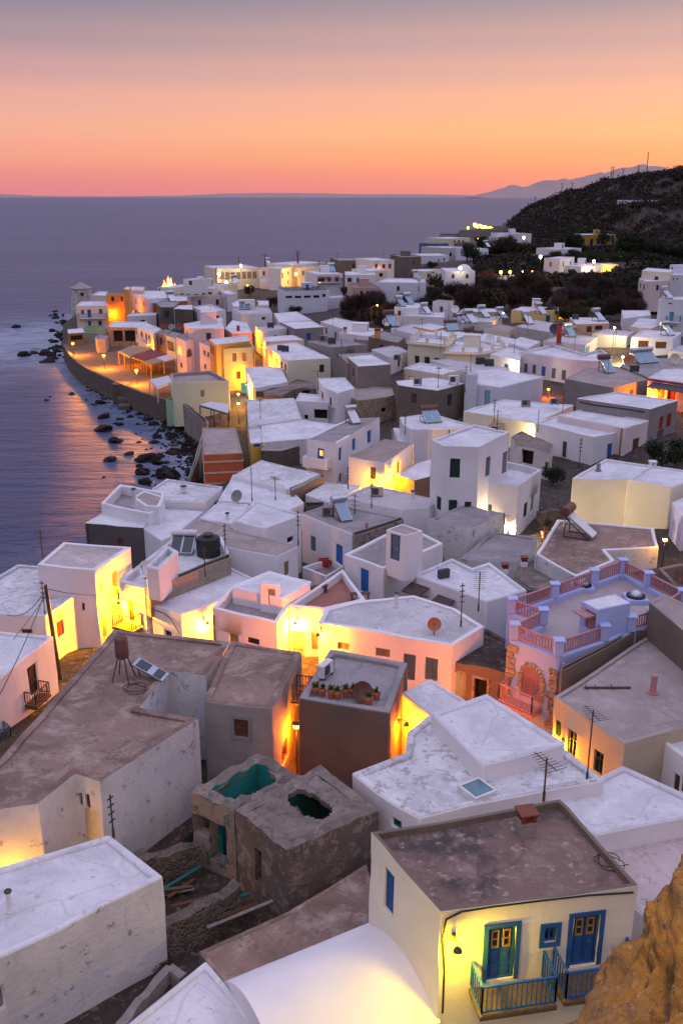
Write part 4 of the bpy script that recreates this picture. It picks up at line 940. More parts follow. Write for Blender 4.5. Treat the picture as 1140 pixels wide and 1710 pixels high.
house('white_house', 'white house with a broad flat roof and a small round vent facing the sea', [(254, 815), (278, 799), (372, 812), (343, 838), (274, 836)], 6.8, -1, 'white', 'roof_flaked', .16, .24)
house('white_house', 'white house with a plain white roof in front of the sunken terrace', [(239, 882), (273, 849), (340, 853), (298, 887), (270, 902)], 6.35, -1, 'white', 'roof_white', .08, .24)
H32 = house('stone_house', 'old stone house with peeling white walls beside the tall white house', [(713, 868), (775, 841), (843, 855), (780, 886)], 8.0, 4.4, 'white_peeling', 'roof_grey', .08, .3, ops=[('shut', 'pale_green', 826, 882, 834, 894)], jag=.05)
house('white_house', 'white house with an air conditioner on a pale grey roof behind the solar heater', [(574, 829), (620, 809), (733, 834), (716, 846), (669, 850)], 7.8, 4.0, 'white', 'roof_grey_pale', .1, .22)
house('white_house', 'low white house with a mottled roof beside the yellow lit lane', [(509, 826), (543, 806), (604, 810), (574, 831), (545, 838)], 6.6, 3.8, 'white', 'roof_flaked', .06, .22, blocks=[dict(poly=[(508, 838), (546, 838), (549, 843), (511, 846)], zr=6.5, wall='dark_render', roof=None, ph=.03, pw=.08)])
H34 = house('tall_white_house', 'tall white house of two storeys with dark green shutters and a low roof terrace', [(720, 734), (792, 709), (850, 721), (800, 746), (740, 744)], 12.6, 4.6, 'white', 'roof_white', .15, .25,
    ops=[('shut', 'dark_green', 751, 766, 768, 798), ('shut', 'slate_blue', 810, 763, 818, 795), ('door', 'grey', 838, 755, 846, 790), ('shut', 'dark_green', 749, 835, 763, 853), ('shut', 'dark_green', 728, 829, 736, 852), ('shut', 'dark_green', 775, 838, 786, 852)],
    blocks=[dict(poly=[(797, 803), (865, 811), (903, 784), (845, 770)], zr=9.4, roof='roof_white', ph=.5, pw=.22, ops=[('shut', 'dark_green', 809, 842, 820, 857), ('win', 'dark_green', 874, 840, 880, 863), ('win', 'pale_green', 886, 829, 891, 853)])], key='tall')
H35 = house('orange_lit_house', 'small square house with a brown roof, its walls glowing yellow', [(581, 762), (643, 772), (690, 740), (642, 733)], 8.3, 4.0, 'white', 'roof_brown_pale', .05, .28, ops=[('win', 'brown', 617, 780, 627, 801), ('shut', 'ochre', 662, 771, 668, 789)],
    blocks=[dict(poly=[(663, 793), (697, 773), (720, 766), (718, 795), (692, 802)], zr=6.9, roof='roof_white', wall='brown_render', ph=.04)])
H36 = house('white_house', 'white house with blue framed windows and a small white balcony', [(512, 733), (562, 740), (634, 697), (582, 699)], 9.0, 3.6, 'white', 'roof_grey', .1, .24,
    ops=[('litdoor', 'blue', 530, 749, 541, 774), ('shut', 'blue', 566, 747, 570, 769), ('shut', 'blue', 588, 732, 593, 752), ('shut', 'blue', 613, 719, 619, 740), ('shut', 'blue', 566, 790, 570, 805)])
balcony(H36, 507, 553, 775, .9, 'white', 'white', .8, 'white')
H37 = house('white_house', 'white house with rounded corner walls below a pair of blue solar panels', [(667, 696), (720, 689), (790, 711), (752, 716), (686, 716), (672, 708)], 8.4, 4.0, 'white', 'roof_white', .12, .24)
house('white_house', 'low white house with a stained roof next to the rounded white house', [(656, 714), (686, 716), (690, 742), (664, 736)], 6.8, 3.8, 'white_stained', 'roof_white', .1, .22)
house('white_house', 'small white outbuilding beside the lit wall with a sloping flat roof', [(692, 801), (720, 766), (742, 770), (736, 800)], 6.6, 4.0, 'white', 'roof_white', .05, .2)
H38 = house('cream_house', 'cream house with a wooden window awning and lit side lane', [(773, 686), (840, 667), (957, 676), (893, 706)], 8.6, 5.4, 'cream', 'roof_white', .12, .24)
H39 = house('white_house', 'white house with a brown door and two bright blue shutters', [(893, 706), (930, 694), (1040, 720), (990, 730)], 8.9, 5.4, 'white', 'roof_white', .1, .24, ops=[('door', 'brown', 938, 737, 945, 764), ('door', 'bright_blue', 1013, 741, 1021, 766), ('shut', 'bright_blue', 1028, 738, 1036, 759)],
    blocks=[dict(poly=[(930, 693), (975, 682), (1083, 702), (1043, 715)], zr=9.5, roof='roof_white', wall='pale_pink', ops=[('shut', 'brown', 1056, 733, 1066, 750)])])
H40 = house('grey_house', 'brown grey house with two red shutters and a cable along its parapet', [(962, 665), (1030, 654), (1131, 669), (1085, 683)], 10.6, 6.0, 'grey_render', 'roof_white', .12, .26, ops=[('shut', 'red', 1100, 696, 1106, 717), ('shut', 'red', 1112, 691, 1119, 713)])
H41 = house('cream_house', 'big cream house with a blank end wall and a stepped white roof edge', [(954, 798), (1010, 766), (1180, 790), (1121, 811), (1040, 800)], 9.6, 5.2, 'cream', 'roof_white', .14, .26, blocks=[dict(poly=[(1047, 800), (1085, 776), (1190, 792), (1121, 813)], zr=9.75, wall='cream', roof='roof_white', ph=.14)])
house('pale_house', 'tall pale house with a yellow lit corner at the right edge', [(1121, 838), (1150, 826), (1240, 840), (1200, 862), (1140, 862)], 9.0, 5.2, 'lilac_pale', 'roof_white', .1, .24)
H42 = house('brown_house', 'low house with a brown stained roof, white rim and an old solar tank', [(930, 867), (1091, 880), (1099, 913), (1011, 918), (1026, 936), (962, 962), (893, 925)], 7.6, 5.2, 'white_stained', 'roof_brown', .12, .25, cap='white')
house('stone_house', 'low ruinous house with a cracked grey roof behind the white house with awnings', [(766, 932), (822, 888), (897, 899), (893, 928), (862, 938), (820, 935)], 6.9, 4.8, 'white_peeling', 'roof_grey', .06, .3, jag=.05)
house('brown_house', 'flat roofed outhouse with rubble on top between the brown roof and lilac house', [(852, 962), (893, 928), (960, 958), (920, 984), (882, 983)], 6.6, 4.8, 'brown_render', 'ruin_roof', .04, .25, jag=.04)
house('walled_yard', 'brown walled yard behind the lilac terrace at the right edge', [(1098, 948), (1136, 940), (1240, 970), (1220, 1040), (1150, 1005)], 9.0, 5.2, 'brown_render', 'roof_brown', 1.2, .25, cat='yard')
house('white_house', 'white house front and low wall of a garden behind the brown ruin', [(905, 712), (893, 722), (930, 768), (962, 760)], 5.9, 5.0, 'white', 'paving', .04, .2, cat='terrace')
house('stone_house', 'half ruined brown house with a sagging dark porch among the white houses', [(852, 728), (870, 720), (924, 740), (917, 757), (862, 745)], 8.2, 5.2, 'white_peeling', 'ruin_roof', .05, .25, ops=[('hole', 'interior_shade', 870, 752, 890, 775), ('win', 'brown', 909, 772, 914, 787)], jag=.08)
# ---------------------------------------------------------------- the middle of the town
FH = far_house
HM1 = house('mint_house', 'pale green sea front house with a mint green lower wall', [(285, 623), (353, 618), (383, 636), (288, 638)], 6.8, .8, 'pale_mint', 'roof_mauve', .5, .3, ops=[('shut', 'tan_wood', 335, 652, 341, 663)], key='mint')
house('retaining_wall', 'mint green painted wall below the pale green sea front house', [(277, 668), (282, 663), (384, 664), (384, 669)], 3.9, .3, 'mint', None, .02, .1, cat='wall')
house('retaining_wall', 'peeling stone sea wall climbing between the mint wall and the shingle', [(306, 674), (311, 673), (346, 700), (344, 706)], 4.2, .2, 'ruin_plaster', None, .05, .2, cat='wall', jag=.06)
house('retaining_wall', 'low curved wall between the black shingle and the red block', [(342, 706), (348, 704), (330, 770), (318, 800), (314, 798), (326, 764)], 3.0, .2, 'concrete', None, .03, .2, cat='wall', jag=.04)
HM2 = house('red_house', 'brick red block with cream bands and a mauve flat roof by the shingle', [(337, 714), (394, 714), (405, 756), (340, 759)], 6.2, 1.5, 'brick_red', 'roof_mauve', .12, .18)
def bands():
    for e in HM2.edges:
        if e.n.y < -.5 or abs(e.n.x) > .7:
            for z in (5.4, 4.3, 3.2):
                m = MB(); m.box(e.at(e.L / 2, z, .03), (e.L + .06, .06, .16), (e.t, e.n, Z)); m.build('cream_band', 'beige', HM2.root)
bands()
HM3 = house('yellow_house', 'yellow lit house with two shuttered windows on the harbour lane', [(362, 578), (420, 572), (425, 580), (373, 583)], 9.2, 2.4, 'yellow_wall', 'roof_grey', .12, .22, ops=[('shut', 'tan_wood', 388, 590, 395, 604), ('shut', 'ochre', 404, 589, 411, 603), ('shut', 'brown', 395, 620, 402, 633), ('shut', 'slate_blue', 363, 585, 367, 606)])
balcony(HM3, 363, 371, 607, .8, 'pale_blue', 'white')
house('orange_house', 'orange house squeezed behind the yellow house with the shuttered windows', [(349, 566), (414, 560), (418, 569), (360, 576)], 9.9, 2.4, 'orange', 'roof_white', .1, .2, ops=[('shut', 'dark_brown', 351, 577, 358, 592)])
house('pink_house', 'narrow pale pink house with blue grey shutters left of the orange house', [(333, 571), (347, 567), (358, 577), (350, 579)], 8.8, 2.4, 'pale_pink', 'roof_grey', .1, .2, ops=[('shut', 'slate_blue', 340, 585, 344, 594), ('shut', 'slate_blue', 346, 588, 350, 597), ('shut', 'slate_blue', 341, 608, 345, 616)])
HM5 = house('pink_house', 'tall pale pink house with arched openings beside the pergolas', [(307, 540), (371, 530), (374, 548), (316, 548)], 10.2, 2.4, 'pale_pink', 'roof_white', .1, .24, blocks=[dict(poly=[(293, 562), (307, 556), (324, 566), (310, 570)], zr=8.6, wall='pale_pink', roof='roof_grey', ops=[('arch', 'pane_lit', 297, 577, 304, 592, None), ('arch', 'dark_grey', 312, 582, 320, 596, None), ('shut', 'dark_brown', 301, 606, 305, 614)])])
house('stone_house', 'stone house with a white roof and orange lit wall behind the orange house', [(375, 549), (388, 534), (412, 539), (421, 555), (388, 557)], 8.6, 2.6, 'stone_warm', 'roof_white', .06, .2)
HM4 = house('white_house', 'white house with a row of small windows along the glowing lane', [(443, 577), (493, 571), (552, 598), (480, 602)], 8.4, 3.2, 'cream', 'roof_white', .08, .2, ops=[('shut', 'dark_green', 533, 609, 541, 622), ('shut', 'brown', 461, 599, 463, 610), ('shut', 'brown', 469, 604, 472, 615), ('shut', 'brown', 475, 608, 478, 619)])
HGB = house('white_house', 'white house with a twisted gable roof and a blue box at its door', [(409, 613), (452, 612), (470, 614), (481, 637), (426, 648)], 6.7, 2.8, 'white', 'roof_white', .05, .18, ops=[('win', 'slate_blue', 414, 629, 417, 640)])
house('ruin', 'grey ruined house with a dark hollow niche below the gabled white house', [(427, 656), (481, 640), (494, 634), (525, 638), (524, 648), (490, 650), (470, 662)], 6.3, 3.0, 'brown_render', 'ruin_roof', .1, .2, cat='ruin', ops=[('hole', 'interior_shade', 505, 652, 517, 662)], jag=.06)
house('white_house', 'low white house with a pock marked roof above the narrow yellow house', [(412, 668), (491, 664), (504, 698), (415, 711)], 6.5, 2.8, 'white_stained', 'roof_flaked', .05, .2)
HM8 = house('white_house', 'long low white roofed house in front of the pock marked roof', [(436, 711), (500, 700), (562, 709), (520, 732), (438, 738)], 6.3, 2.8, 'white_stained', 'roof_white', .06, .2, key='longlow')
house('stone_house', 'stone walled house with a lean to roof behind the blue framed windows', [(436, 752), (438, 737), (486, 734), (508, 728), (510, 742), (470, 752)], 5.6, 2.8, 'rubble', 'roof_mauve', .04, .2)
house('yellow_house', 'narrow yellow house with a blue shutter behind the red block', [(415, 716), (436, 712), (438, 738), (418, 740)], 6.1, 2.6, 'yellow', 'roof_white', .05, .15, ops=[('shut', 'bright_blue', 424, 730, 434, 747)])
house('white_house', 'white house with a wide dark garage opening', [(492, 669), (548, 672), (552, 660), (500, 656)], 6.6, 3.2, 'white', 'roof_white', .15, .2, ops=[('hole', 'interior_shade', 524, 684, 547, 699), ('hole', 'interior_shade', 508, 693, 514, 700)])
house('white_house', 'white house with a red door and a curved stair parapet above the garage', [(530, 632), (576, 630), (592, 648), (564, 656), (540, 646)], 8.2, 3.4, 'white', 'roof_white', .1, .2, ops=[('door', 'red', 536, 655, 541, 671), ('shut', 'dark_brown', 550, 664, 553, 678)])
HM10 = house('grey_house', 'brown grey block with a blue window and a bright white upper roof', [(564, 591), (622, 588), (652, 609), (580, 606)], 9.4, 3.8, 'grey_brown', 'roof_grey', .08, .2, ops=[('win', 'slate_blue', 611, 624, 619, 639)], blocks=[dict(poly=[(580, 596), (620, 592), (652, 608), (598, 612)], zr=9.9, wall='grey_brown', roof='roof_white', ph=.04)])
house('stone_house', 'rough stone walled house with a curved white parapet beside the brown block', [(571, 658), (590, 644), (655, 648), (659, 660), (600, 668)], 7.2, 3.6, 'stone_warm', 'roof_mauve', .1, .25, ops=[('hole', 'interior_shade', 637, 681, 644, 688)], jag=.03)
HM12 = house('brown_house', 'brown block with a white roof behind a red metal pergola', [(660, 636), (722, 630), (776, 640), (730, 652), (664, 643)], 9.0, 3.8, 'brown_render', 'roof_white', .06, .2)
house('white_house', 'white house with a dark green shutter and a rust brown end wall', [(776, 639), (795, 617), (836, 616), (907, 629), (835, 646)], 9.2, 4.6, 'white_blue', 'roof_white', .08, .2, ops=[('shut', 'dark_green', 781, 647, 789, 664), ('door', 'pale_blue', 808, 652, 817, 680)], blocks=[dict(poly=[(776, 625), (796, 626), (799, 621), (780, 620)], zr=10.4, roof='roof_pink', ph=.03)])
house('cream_house', 'cream house with a window to the left of the grey flat roof', [(673, 614), (700, 605), (769, 616), (738, 625)], 8.9, 4.4, 'cream', 'roof_white', .2, .2, ops=[('amber', 'ochre', 682, 629, 690, 633)])
house('grey_roofed_house', 'house with a broad grey roof and two dark air conditioners', [(719, 601), (748, 600), (850, 614), (797, 629), (768, 616)], 8.7, 4.6, 'white', 'roof_grey_pale', .06, .2)
HM14 = house('white_house', 'long white house with a row of five blue shutters', [(868, 587), (923, 575), (974, 590), (1003, 583), (1022, 596), (1018, 604), (957, 601)], 9.6, 5.0, 'white_blue', 'roof_white', .35, .24, ops=[('shut', 'slate_blue', 874, 607, 880, 622), ('shut', 'slate_blue', 888, 609, 894, 624), ('shut', 'bright_blue', 903, 612, 910, 628), ('shut', 'slate_blue', 920, 615, 927, 632), ('shut', 'slate_blue', 937, 618, 944, 635)])
house('grey_house', 'grey house with a wide mauve roof and a white right wall', [(942, 632), (977, 615), (1030, 612), (1083, 633), (1022, 647)], 9.4, 5.2, 'grey_render', 'roof_mauve', .06, .22)
house('brown_house', 'house with a grey brown roof under a row of sloping solar collectors', [(1034, 611), (1060, 596), (1180, 600), (1180, 620), (1080, 630)], 9.6, 6.4, 'brown_render', 'roof_grey', .08, .22)
HM16 = house('red_trimmed_house', 'pink lit house with red trim, red doors and a grey canopy at the right edge', [(1081, 630), (1106, 616), (1190, 614), (1220, 650)], 10.3, 6.2, 'pale_pink', 'roof_white', .1, .24, ops=[('door', 'red', 1097, 648, 1108, 665), ('door', 'red', 1114, 652, 1127, 670)])
def red_trim():
    e = find_edge(HM16.edges, 1110, 655)
    m = MB(); m.box(e.at(e.L / 2, 10.1, .06), (e.L, .14, .16), (e.t, e.n, Z)); m.build('red_cornice', 'red', HM16.root)
    m = MB(); h = e.hit(1090, 641); z = h[1]; a, b = e.hit(1090, 641)[0], e.L - .2
    X = (e.n - Z * .25).normalized(); m.box(e.at((a + b) / 2, z, .75), (b - a, 1.5, .06), (e.t, X, e.t.cross(X))); m.build('canopy', 'dark_grey', HM16.root)
red_trim()
balcony(HM16, 1100, 1140, 686, .8, 'white_paint', 'white')
# neoclassical house with a crenellated terrace beside it
house('cream_house', 'cream town house with a classical parapet and tall dark windows', [(681, 569), (700, 557), (758, 562), (744, 575)], 9.4, 4.8, 'cream', 'roof_white', .6, .2, ops=[('shut', 'dark_green', 692, 594, 700, 607), ('shut', 'dark_green', 708, 596, 717, 608), ('shut', 'dark_green', 725, 598, 734, 606)], key='neo')
HT = house('cream_house', 'cream house with a stone cornice and square stubs around its roof terrace', [(743, 586), (757, 566), (835, 570), (843, 579), (803, 588)], 8.6, 4.8, 'cream', 'roof_white', .3, .2, ops=[('amber', 'ochre', 810, 601, 816, 608)])
def stubs(h, n):
    for e in h.B[0].edges:
        k = max(1, int(e.L / 2.6))
        for i in range(k + 1):
            m = MB(); m.box(e.at(min(max(.25, e.L * i / k), e.L - .25), h.B[0].zr + .35, -.2), (.45, .36, .7), (e.t, e.n, Z)); m.build('parapet_stub', 'cream', h.root)
        m = MB(); m.box(e.at(e.L / 2, h.B[0].zr - .35, .1), (e.L + .3, .3, .22), (e.t, e.n, Z)); m.build('cornice', 'cream', h.root)
stubs(HT, 3); stubs(HOUSES['neo'], 2)
house('grey_house', 'grey sided house with an arched pipe and windows facing the front', [(513, 569), (574, 567), (612, 575), (555, 580)], 9.3, 3.8, 'grey_render', 'roof_grey', .08, .2, ops=[('shut', 'brown', 563, 592, 570, 597), ('shut', 'dark_green', 579, 591, 587, 597)])
HLP = house('pink_house', 'low pink lit house behind the white house on the glowing lane', [(438, 563), (489, 559), (508, 567), (444, 570)], 8.2, 3.4, 'pale_pink', 'roof_white', .08, .2)  # pink plaster stands in for lamplight on the front
HLM = house('grey_house', 'small house with two mauve roofs beside the narrow alley', [(426, 545), (470, 542), (479, 548), (439, 554)], 8.0, 3.6, 'white', 'roof_grey_pale', .1, .2)
house('grey_house', 'dark grey block with a white roof between the low white roofs', [(468, 538), (520, 535), (540, 546), (492, 549)], 8.4, 3.8, 'grey_render', 'roof_white', .1, .2)
house('white_house', 'low white house with a slanted roof behind the dark grey block', [(457, 523), (495, 520), (520, 534), (466, 538)], 7.0, 3.8, 'white', 'roof_white', .08, .2)
house('white_house', 'white house with twin blue solar panels and a brown stone side wall', [(388, 515), (400, 508), (450, 514), (455, 523), (403, 525)], 8.0, 3.2, 'white', 'roof_grey_pale', .1, .2, ops=[('win', 'dark_grey', 437, 529, 443, 534)])
house('white_house', 'cream walled house behind the twin blue solar panels', [(387, 506), (398, 501), (448, 502), (449, 509), (390, 512)], 8.2, 3.6, 'cream', 'roof_white', .1, .2)
for lab, poly, zr, wl, rf in (
    ('broad low house with a faded white roof left of the valley trees', [(535, 537), (560, 530), (606, 540), (585, 553)], 7.4, 'white', 'roof_flaked'),
    ('low white house with a small red chimney among flat roofs', [(566, 556), (586, 545), (640, 549), (622, 562)], 7.6, 'white', 'roof_white'),
    ('low house with a tall grey stair wall beside the flat white roofs', [(590, 566), (606, 552), (650, 556), (640, 570)], 7.4, 'grey_render', 'roof_mauve'),
    ('house with a dark ribbed roof and an orange chimney box', [(615, 562), (640, 552), (676, 563), (664, 572)], 8.0, 'brown_render', 'roof_grey'),
    ('long white house with an orange lit end wall by the valley', [(652, 548), (690, 540), (724, 548), (700, 560)], 8.0, 'white', 'roof_grey_pale'),
    ('low white roofed house immediately left of the cream town house', [(620, 583), (660, 576), (682, 586), (650, 596)], 7.4, 'white', 'roof_grey_pale'),
    ('white roofed house behind the classical parapet', [(700, 556), (730, 549), (790, 556), (762, 565)], 8.0, 'white', 'roof_white'),
    ('pink walled house behind the terrace with square stubs', [(790, 566), (808, 556), (862, 566), (846, 579)], 8.6, 'pale_pink', 'roof_white'),
    ('flat white house with an orange terrace wall near the solar heaters', [(690, 545), (716, 539), (748, 545), (722, 552)], 8.2, 'orange', 'roof_white'),
    ('white house with a low lit front wall between the stone house and stubs', [(808, 548), (832, 540), (860, 546), (850, 554)], 8.6, 'cream', 'roof_mauve'),
    ('white house with a pale roof left of the five blue shutters', [(818, 591), (848, 578), (872, 586), (868, 602)], 9.0, 'white', 'roof_white'),
    ('white house with two tanks on its roof behind the five blue shutters', [(848, 572), (868, 562), (902, 570), (880, 582)], 9.0, 'white', 'roof_white')):
    house('white_house' if wl == 'white' else 'town_house', lab, poly, zr, None, wl, rf, .1, .2)
house('stone_house', 'pale stone house with a wide grey roof right of the white terraces', [(860, 545), (893, 534), (962, 545), (917, 554)], 9.8, 5.4, 'stone_pale', 'roof_grey_pale', .1, .2)
house('pink_house', 'pink house with a red brown tiled lean to and a blue door', [(906, 569), (945, 558), (998, 562), (977, 576)], 10.0, 5.4, 'pale_pink', 'roof_grey_pale', .1, .2, ops=[('door', 'cyan', 975, 580, 983, 594)])
house('grey_house', 'pale grey green house with a bright lamp shining on its corner', [(987, 557), (1012, 549), (1058, 554), (1046, 562)], 10.4, 5.6, 'pale_grey', 'roof_grey_pale', .08, .2)
house('white_house', 'white house with two pairs of brown shutters', [(1053, 562), (1072, 551), (1138, 555), (1124, 564)], 11.0, 6.2, 'white_blue', 'roof_white', .1, .2, ops=[('shut', 'brown', 1065, 569, 1082, 580), ('shut', 'brown', 1094, 571, 1112, 582)])
house('white_house', 'plain white house cut by the right edge below the brown shutters', [(1115, 585), (1132, 576), (1190, 580), (1190, 595)], 9.6, 6.0, 'white', 'roof_grey_pale', .08, .2)
house('white_house', 'white house with a lit salmon front and grey white roof beside the valley', [(1052, 545), (1066, 531), (1118, 534), (1087, 548)], 10.4, 6.4, 'pale_pink', 'roof_white', .08, .2, ops=[('shut', 'dark_brown', 1101, 544, 1104, 551)])
house('salmon_house', 'salmon house with a red awning over its porch', [(961, 541), (950, 530), (1010, 530), (1017, 540)], 10.0, 5.8, 'salmon', 'roof_white', .08, .2, ops=[('door', 'rust_red', 979, 545, 987, 555), ('win', 'rust_red', 993, 544, 1005, 551)])
def awning(h, x0, x1, py, c, d=1.6):
    e = find_edge(h.edges, (x0 + x1) / 2, py)
    if not e: return
    a, b = sorted((e.hit(x0, py)[0], e.hit(x1, py)[0])); z = e.hit((x0 + x1) / 2, py)[1]; X = (e.n - Z * .3).normalized()
    m = MB(); m.box(e.at((a + b) / 2, z - .15, d / 2), (b - a, d, .07), (e.t, X, e.t.cross(X)))
    for u in (a + .1, b - .1): m.beam(e.at(u, z - .55, .02), e.at(u, z - .3, d * .8), .05)
    m.build('awning', c, h.root)
awning(H26, 688, 717, 977, 'awning_wood', 1.0); awning(H26, 732, 760, 998, 'awning_wood', 1.0); awning(H38, 823, 845, 706, 'tan_wood', .9)
house('yellow_house', 'flat house with a yellow lit wall below the valley trees', [(853, 518), (870, 512), (932, 513), (933, 519)], 9.0, 6.0, 'yellow_wall', 'roof_white', .1, .2)  # yellow plaster carries the lamplight on this wall
house('yellow_house', 'long ochre walled house behind several steep solar heaters', [(766, 520), (775, 515), (832, 515), (831, 521)], 8.4, 5.4, 'tan_render', 'roof_white', .1, .2)
house('white_house', 'low white house with a grey roof right of the ochre wall', [(749, 534), (770, 527), (838, 528), (822, 538)], 8.2, 5.4, 'white', 'roof_grey_pale', .1, .2)
house('white_house', 'long low white house below the shed with a brown door', [(673, 527), (690, 520), (742, 522), (741, 530)], 8.2, 5.4, 'white', 'roof_white', .12, .2)
house('white_house', 'white house with two solar heaters in front of the valley trees', [(658, 513), (666, 505), (709, 506), (699, 514), (670, 515)], 9.4, 5.4, 'white', 'roof_white', .1, .2, ops=[('shut', 'dark_brown', 664, 519, 669, 527)])
house('shed', 'small white shed with one brown door under a low pitched roof', [(722, 503), (732, 500), (757, 502), (748, 505)], 10.0, 5.6, 'white', 'roof_mauve', .05, .15, ops=[('door', 'rust_red', 734, 512, 739, 521)], cat='shed')
house('white_house', 'white house with a stepped wall at the edge of the valley', [(1040, 532), (1037, 518), (1083, 518), (1086, 526)], 10.2, 6.4, 'white', 'roof_white', .08, .2)
HR = house('tall_white_house', 'tall lilac white house with a blue door and a balcony at the right edge', [(1099, 500), (1106, 495), (1200, 496), (1200, 501)], 14.4, 7.0, 'white_blue', 'roof_white', .1, .2, ops=[('door', 'cyan', 1117, 521, 1124, 536), ('door', 'cyan', 1116, 544, 1122, 552), ('hole', 'interior_shade', 1115, 506, 1122, 508)])
balcony(HR, 1110, 1134, 537, .9, 'pale_blue', 'white')
# ---------------------------------------------------------------- the point and the promenade
HP = house('white_house', 'white two storey house with blue doors and a long balcony on the point', [(127, 511), (136, 503), (176, 502.5), (180.5, 510)], 7.6, 1.5, 'cream_front', 'roof_white', .12, .2, ops=[('shut', 'slate_blue', 135.5, 517.5, 141, 525), ('door', 'blue', 146.5, 517, 152.5, 530), ('shut', 'slate_blue', 165.5, 516, 171.5, 524), ('door', 'blue', 147.5, 536, 152.5, 544), ('win', 'slate_blue', 164.5, 535.5, 170.5, 543.5)])
balcony(HP, 131, 178, 530.5, .9, 'slate_blue', 'white')
def windmill():
    c = P(137.5, 506, 4.5); r = empty('windmill_tower', (c.x, c.y, 2), 'round stone windmill tower with a pale conical roof on the point', 'windmill')
    m = MB(); m.lathe((c.x, c.y, 0), [(2.75, 1.0), (2.65, 4.5), (2.5, 8.2), (2.5, 8.25)], 24); m.build('wall', 'windmill_stone', r, smooth=60)
    m = MB(); m.lathe((c.x, c.y, 0), [(2.75, 8.1), (2.7, 8.25), (.05, 9.6), (.02, 9.62)], 24); m.build('roof', 'roof_mauve', r, smooth=40)
    d = (Vector((0, 0, 0)) - Vector((c.x, c.y, 0))).normalized(); X = Z.cross(d)
    m = MB(); m.box(Vector((c.x, c.y, 6.9)) + d * 2.56 + X * .15, (.65, .2, .8), (X, d, Z)); m.build('window', 'interior_shade', r)  # near-black block, the shade inside put into its colour
windmill()
house('orange_house', 'bright orange house with a yellow band and dark windows on the point', [(177, 492), (181, 487), (209, 487), (206, 492)], 9.6, 2.6, 'orange', 'roof_brown', .1, .2, ops=[('win', 'dark_brown', 186, 495, 191, 503), ('win', 'dark_brown', 202, 495, 206, 503)], blocks=[dict(poly=[(206, 482), (213, 478), (219, 480), (215, 484)], zr=11.4, wall='orange', roof='roof_white')])
house('pink_house', 'pale pink house beside the windmill with a red canopy on its roof', [(153, 493), (166, 486), (182, 487), (177, 494)], 7.8, 2.6, 'pale_pink', 'roof_white', .2, .2)
house('salmon_house', 'salmon walled house right of the bright orange house', [(215, 484), (222, 478), (242, 479), (238, 485)], 10.0, 3.0, 'salmon', 'roof_white', .1, .2)
house('yellow_house', 'small house with a yellow wall and white roof below the bright orange house', [(205, 499), (208, 494), (221, 495), (220, 501)], 7.6, 2.6, 'yellow', 'roof_white', .05, .15)
house('yellow_house', 'low yellow lit house with a sloping white roof on the point', [(203, 515), (210, 508), (226, 518), (220, 526)], 5.9, 2.6, 'yellow', 'roof_white', .05, .15)  # lamplight is put into the yellow of its walls
house('white_house', 'large plain lilac white block above the promenade', [(220, 490), (233, 485), (290, 486), (289, 497), (248, 499)], 9.2, 3.0, 'white_blue', 'roof_white', .08, .2)
house('red_house', 'house with a red left wall and a grey roof above the promenade', [(248, 500), (258, 493), (312, 495), (313, 502), (256, 506)], 8.4, 3.0, 'brick_red', 'roof_white', .08, .2)
house('dark_house', 'dark brown house with one door above the promenade', [(261, 506), (276, 501), (300, 505), (290, 513), (268, 513)], 8.6, 3.0, 'dark_render', 'roof_grey', .08, .2, ops=[('door', 'dark_brown', 275, 519, 283, 530)])
house('dark_house', 'dark block with a pale roof right of the dark brown house', [(290, 516), (293, 510), (321, 509), (322, 517)], 8.3, 3.0, 'dark_render', 'roof_white', .06, .2)
house('white_house', 'white house with a sunken white roof right of the dark block', [(322, 512), (352, 508), (377, 518), (341, 521)], 8.4, 3.2, 'white_blue', 'roof_white', .2, .22)
house('white_house', 'low white house with a long eave behind the taverna', [(211, 528), (220, 522), (262, 522), (261, 526)], 6.4, 2.8, 'white', 'roof_white', .06, .2)
HTV = house('taverna', 'stone taverna with a shaded loggia facing the promenade', [(181, 546), (190, 537), (245, 537), (250, 548), (229, 547)], 6.4, 2.2, 'stone_warm', 'roof_white', .1, .3, ops=[('hole', 'interior_shade', 190, 552, 205, 570), ('hole', 'interior_shade', 209, 552, 226, 570)], cat='taverna')
house('white_house', 'white house with arched windows and a small balcony on the promenade', [(229, 547), (246, 539), (270, 549), (256, 557)], 6.9, 2.4, 'cream', 'roof_white', .1, .2, ops=[('arch', 'slate_blue', 235.5, 553, 239, 566, None), ('arch', 'slate_blue', 248, 559, 252, 571, None), ('door', 'blue', 243, 557, 246, 569)], key='arched')
balcony(HOUSES['arched'], 234, 252, 571, .8, 'white_paint', 'white')
house('stone_house', 'narrow stone fronted house between the arched windows and the green balcony', [(257, 555), (268, 548), (288, 552), (278, 559)], 6.7, 2.4, 'stone_warm', 'roof_grey', .08, .2, ops=[('door', 'brown', 267, 563, 271, 576)])
HG = house('green_house', 'pale house with a green balcony beside the tall pink house', [(278, 560), (288, 553), (308, 558), (295, 566)], 7.0, 2.4, 'pale_mint', 'roof_grey', .08, .2, ops=[('shut', 'green', 280, 570, 290, 586)])
house('shed', 'small dark shed with a white roof by the first promenade lamp', [(114, 557), (113, 550), (138, 548), (142, 555)], 4.9, 1.8, 'brown_render', 'roof_white', .03, .15, cat='shed', ops=[('hole', 'interior_shade', 118, 560, 138, 568)])
house('wall', 'low mint green wall behind the promenade on the point', [(141, 546), (142, 544.5), (176, 544), (176, 546)], 4.1, 2.0, 'mint', None, .02, .1, cat='wall')
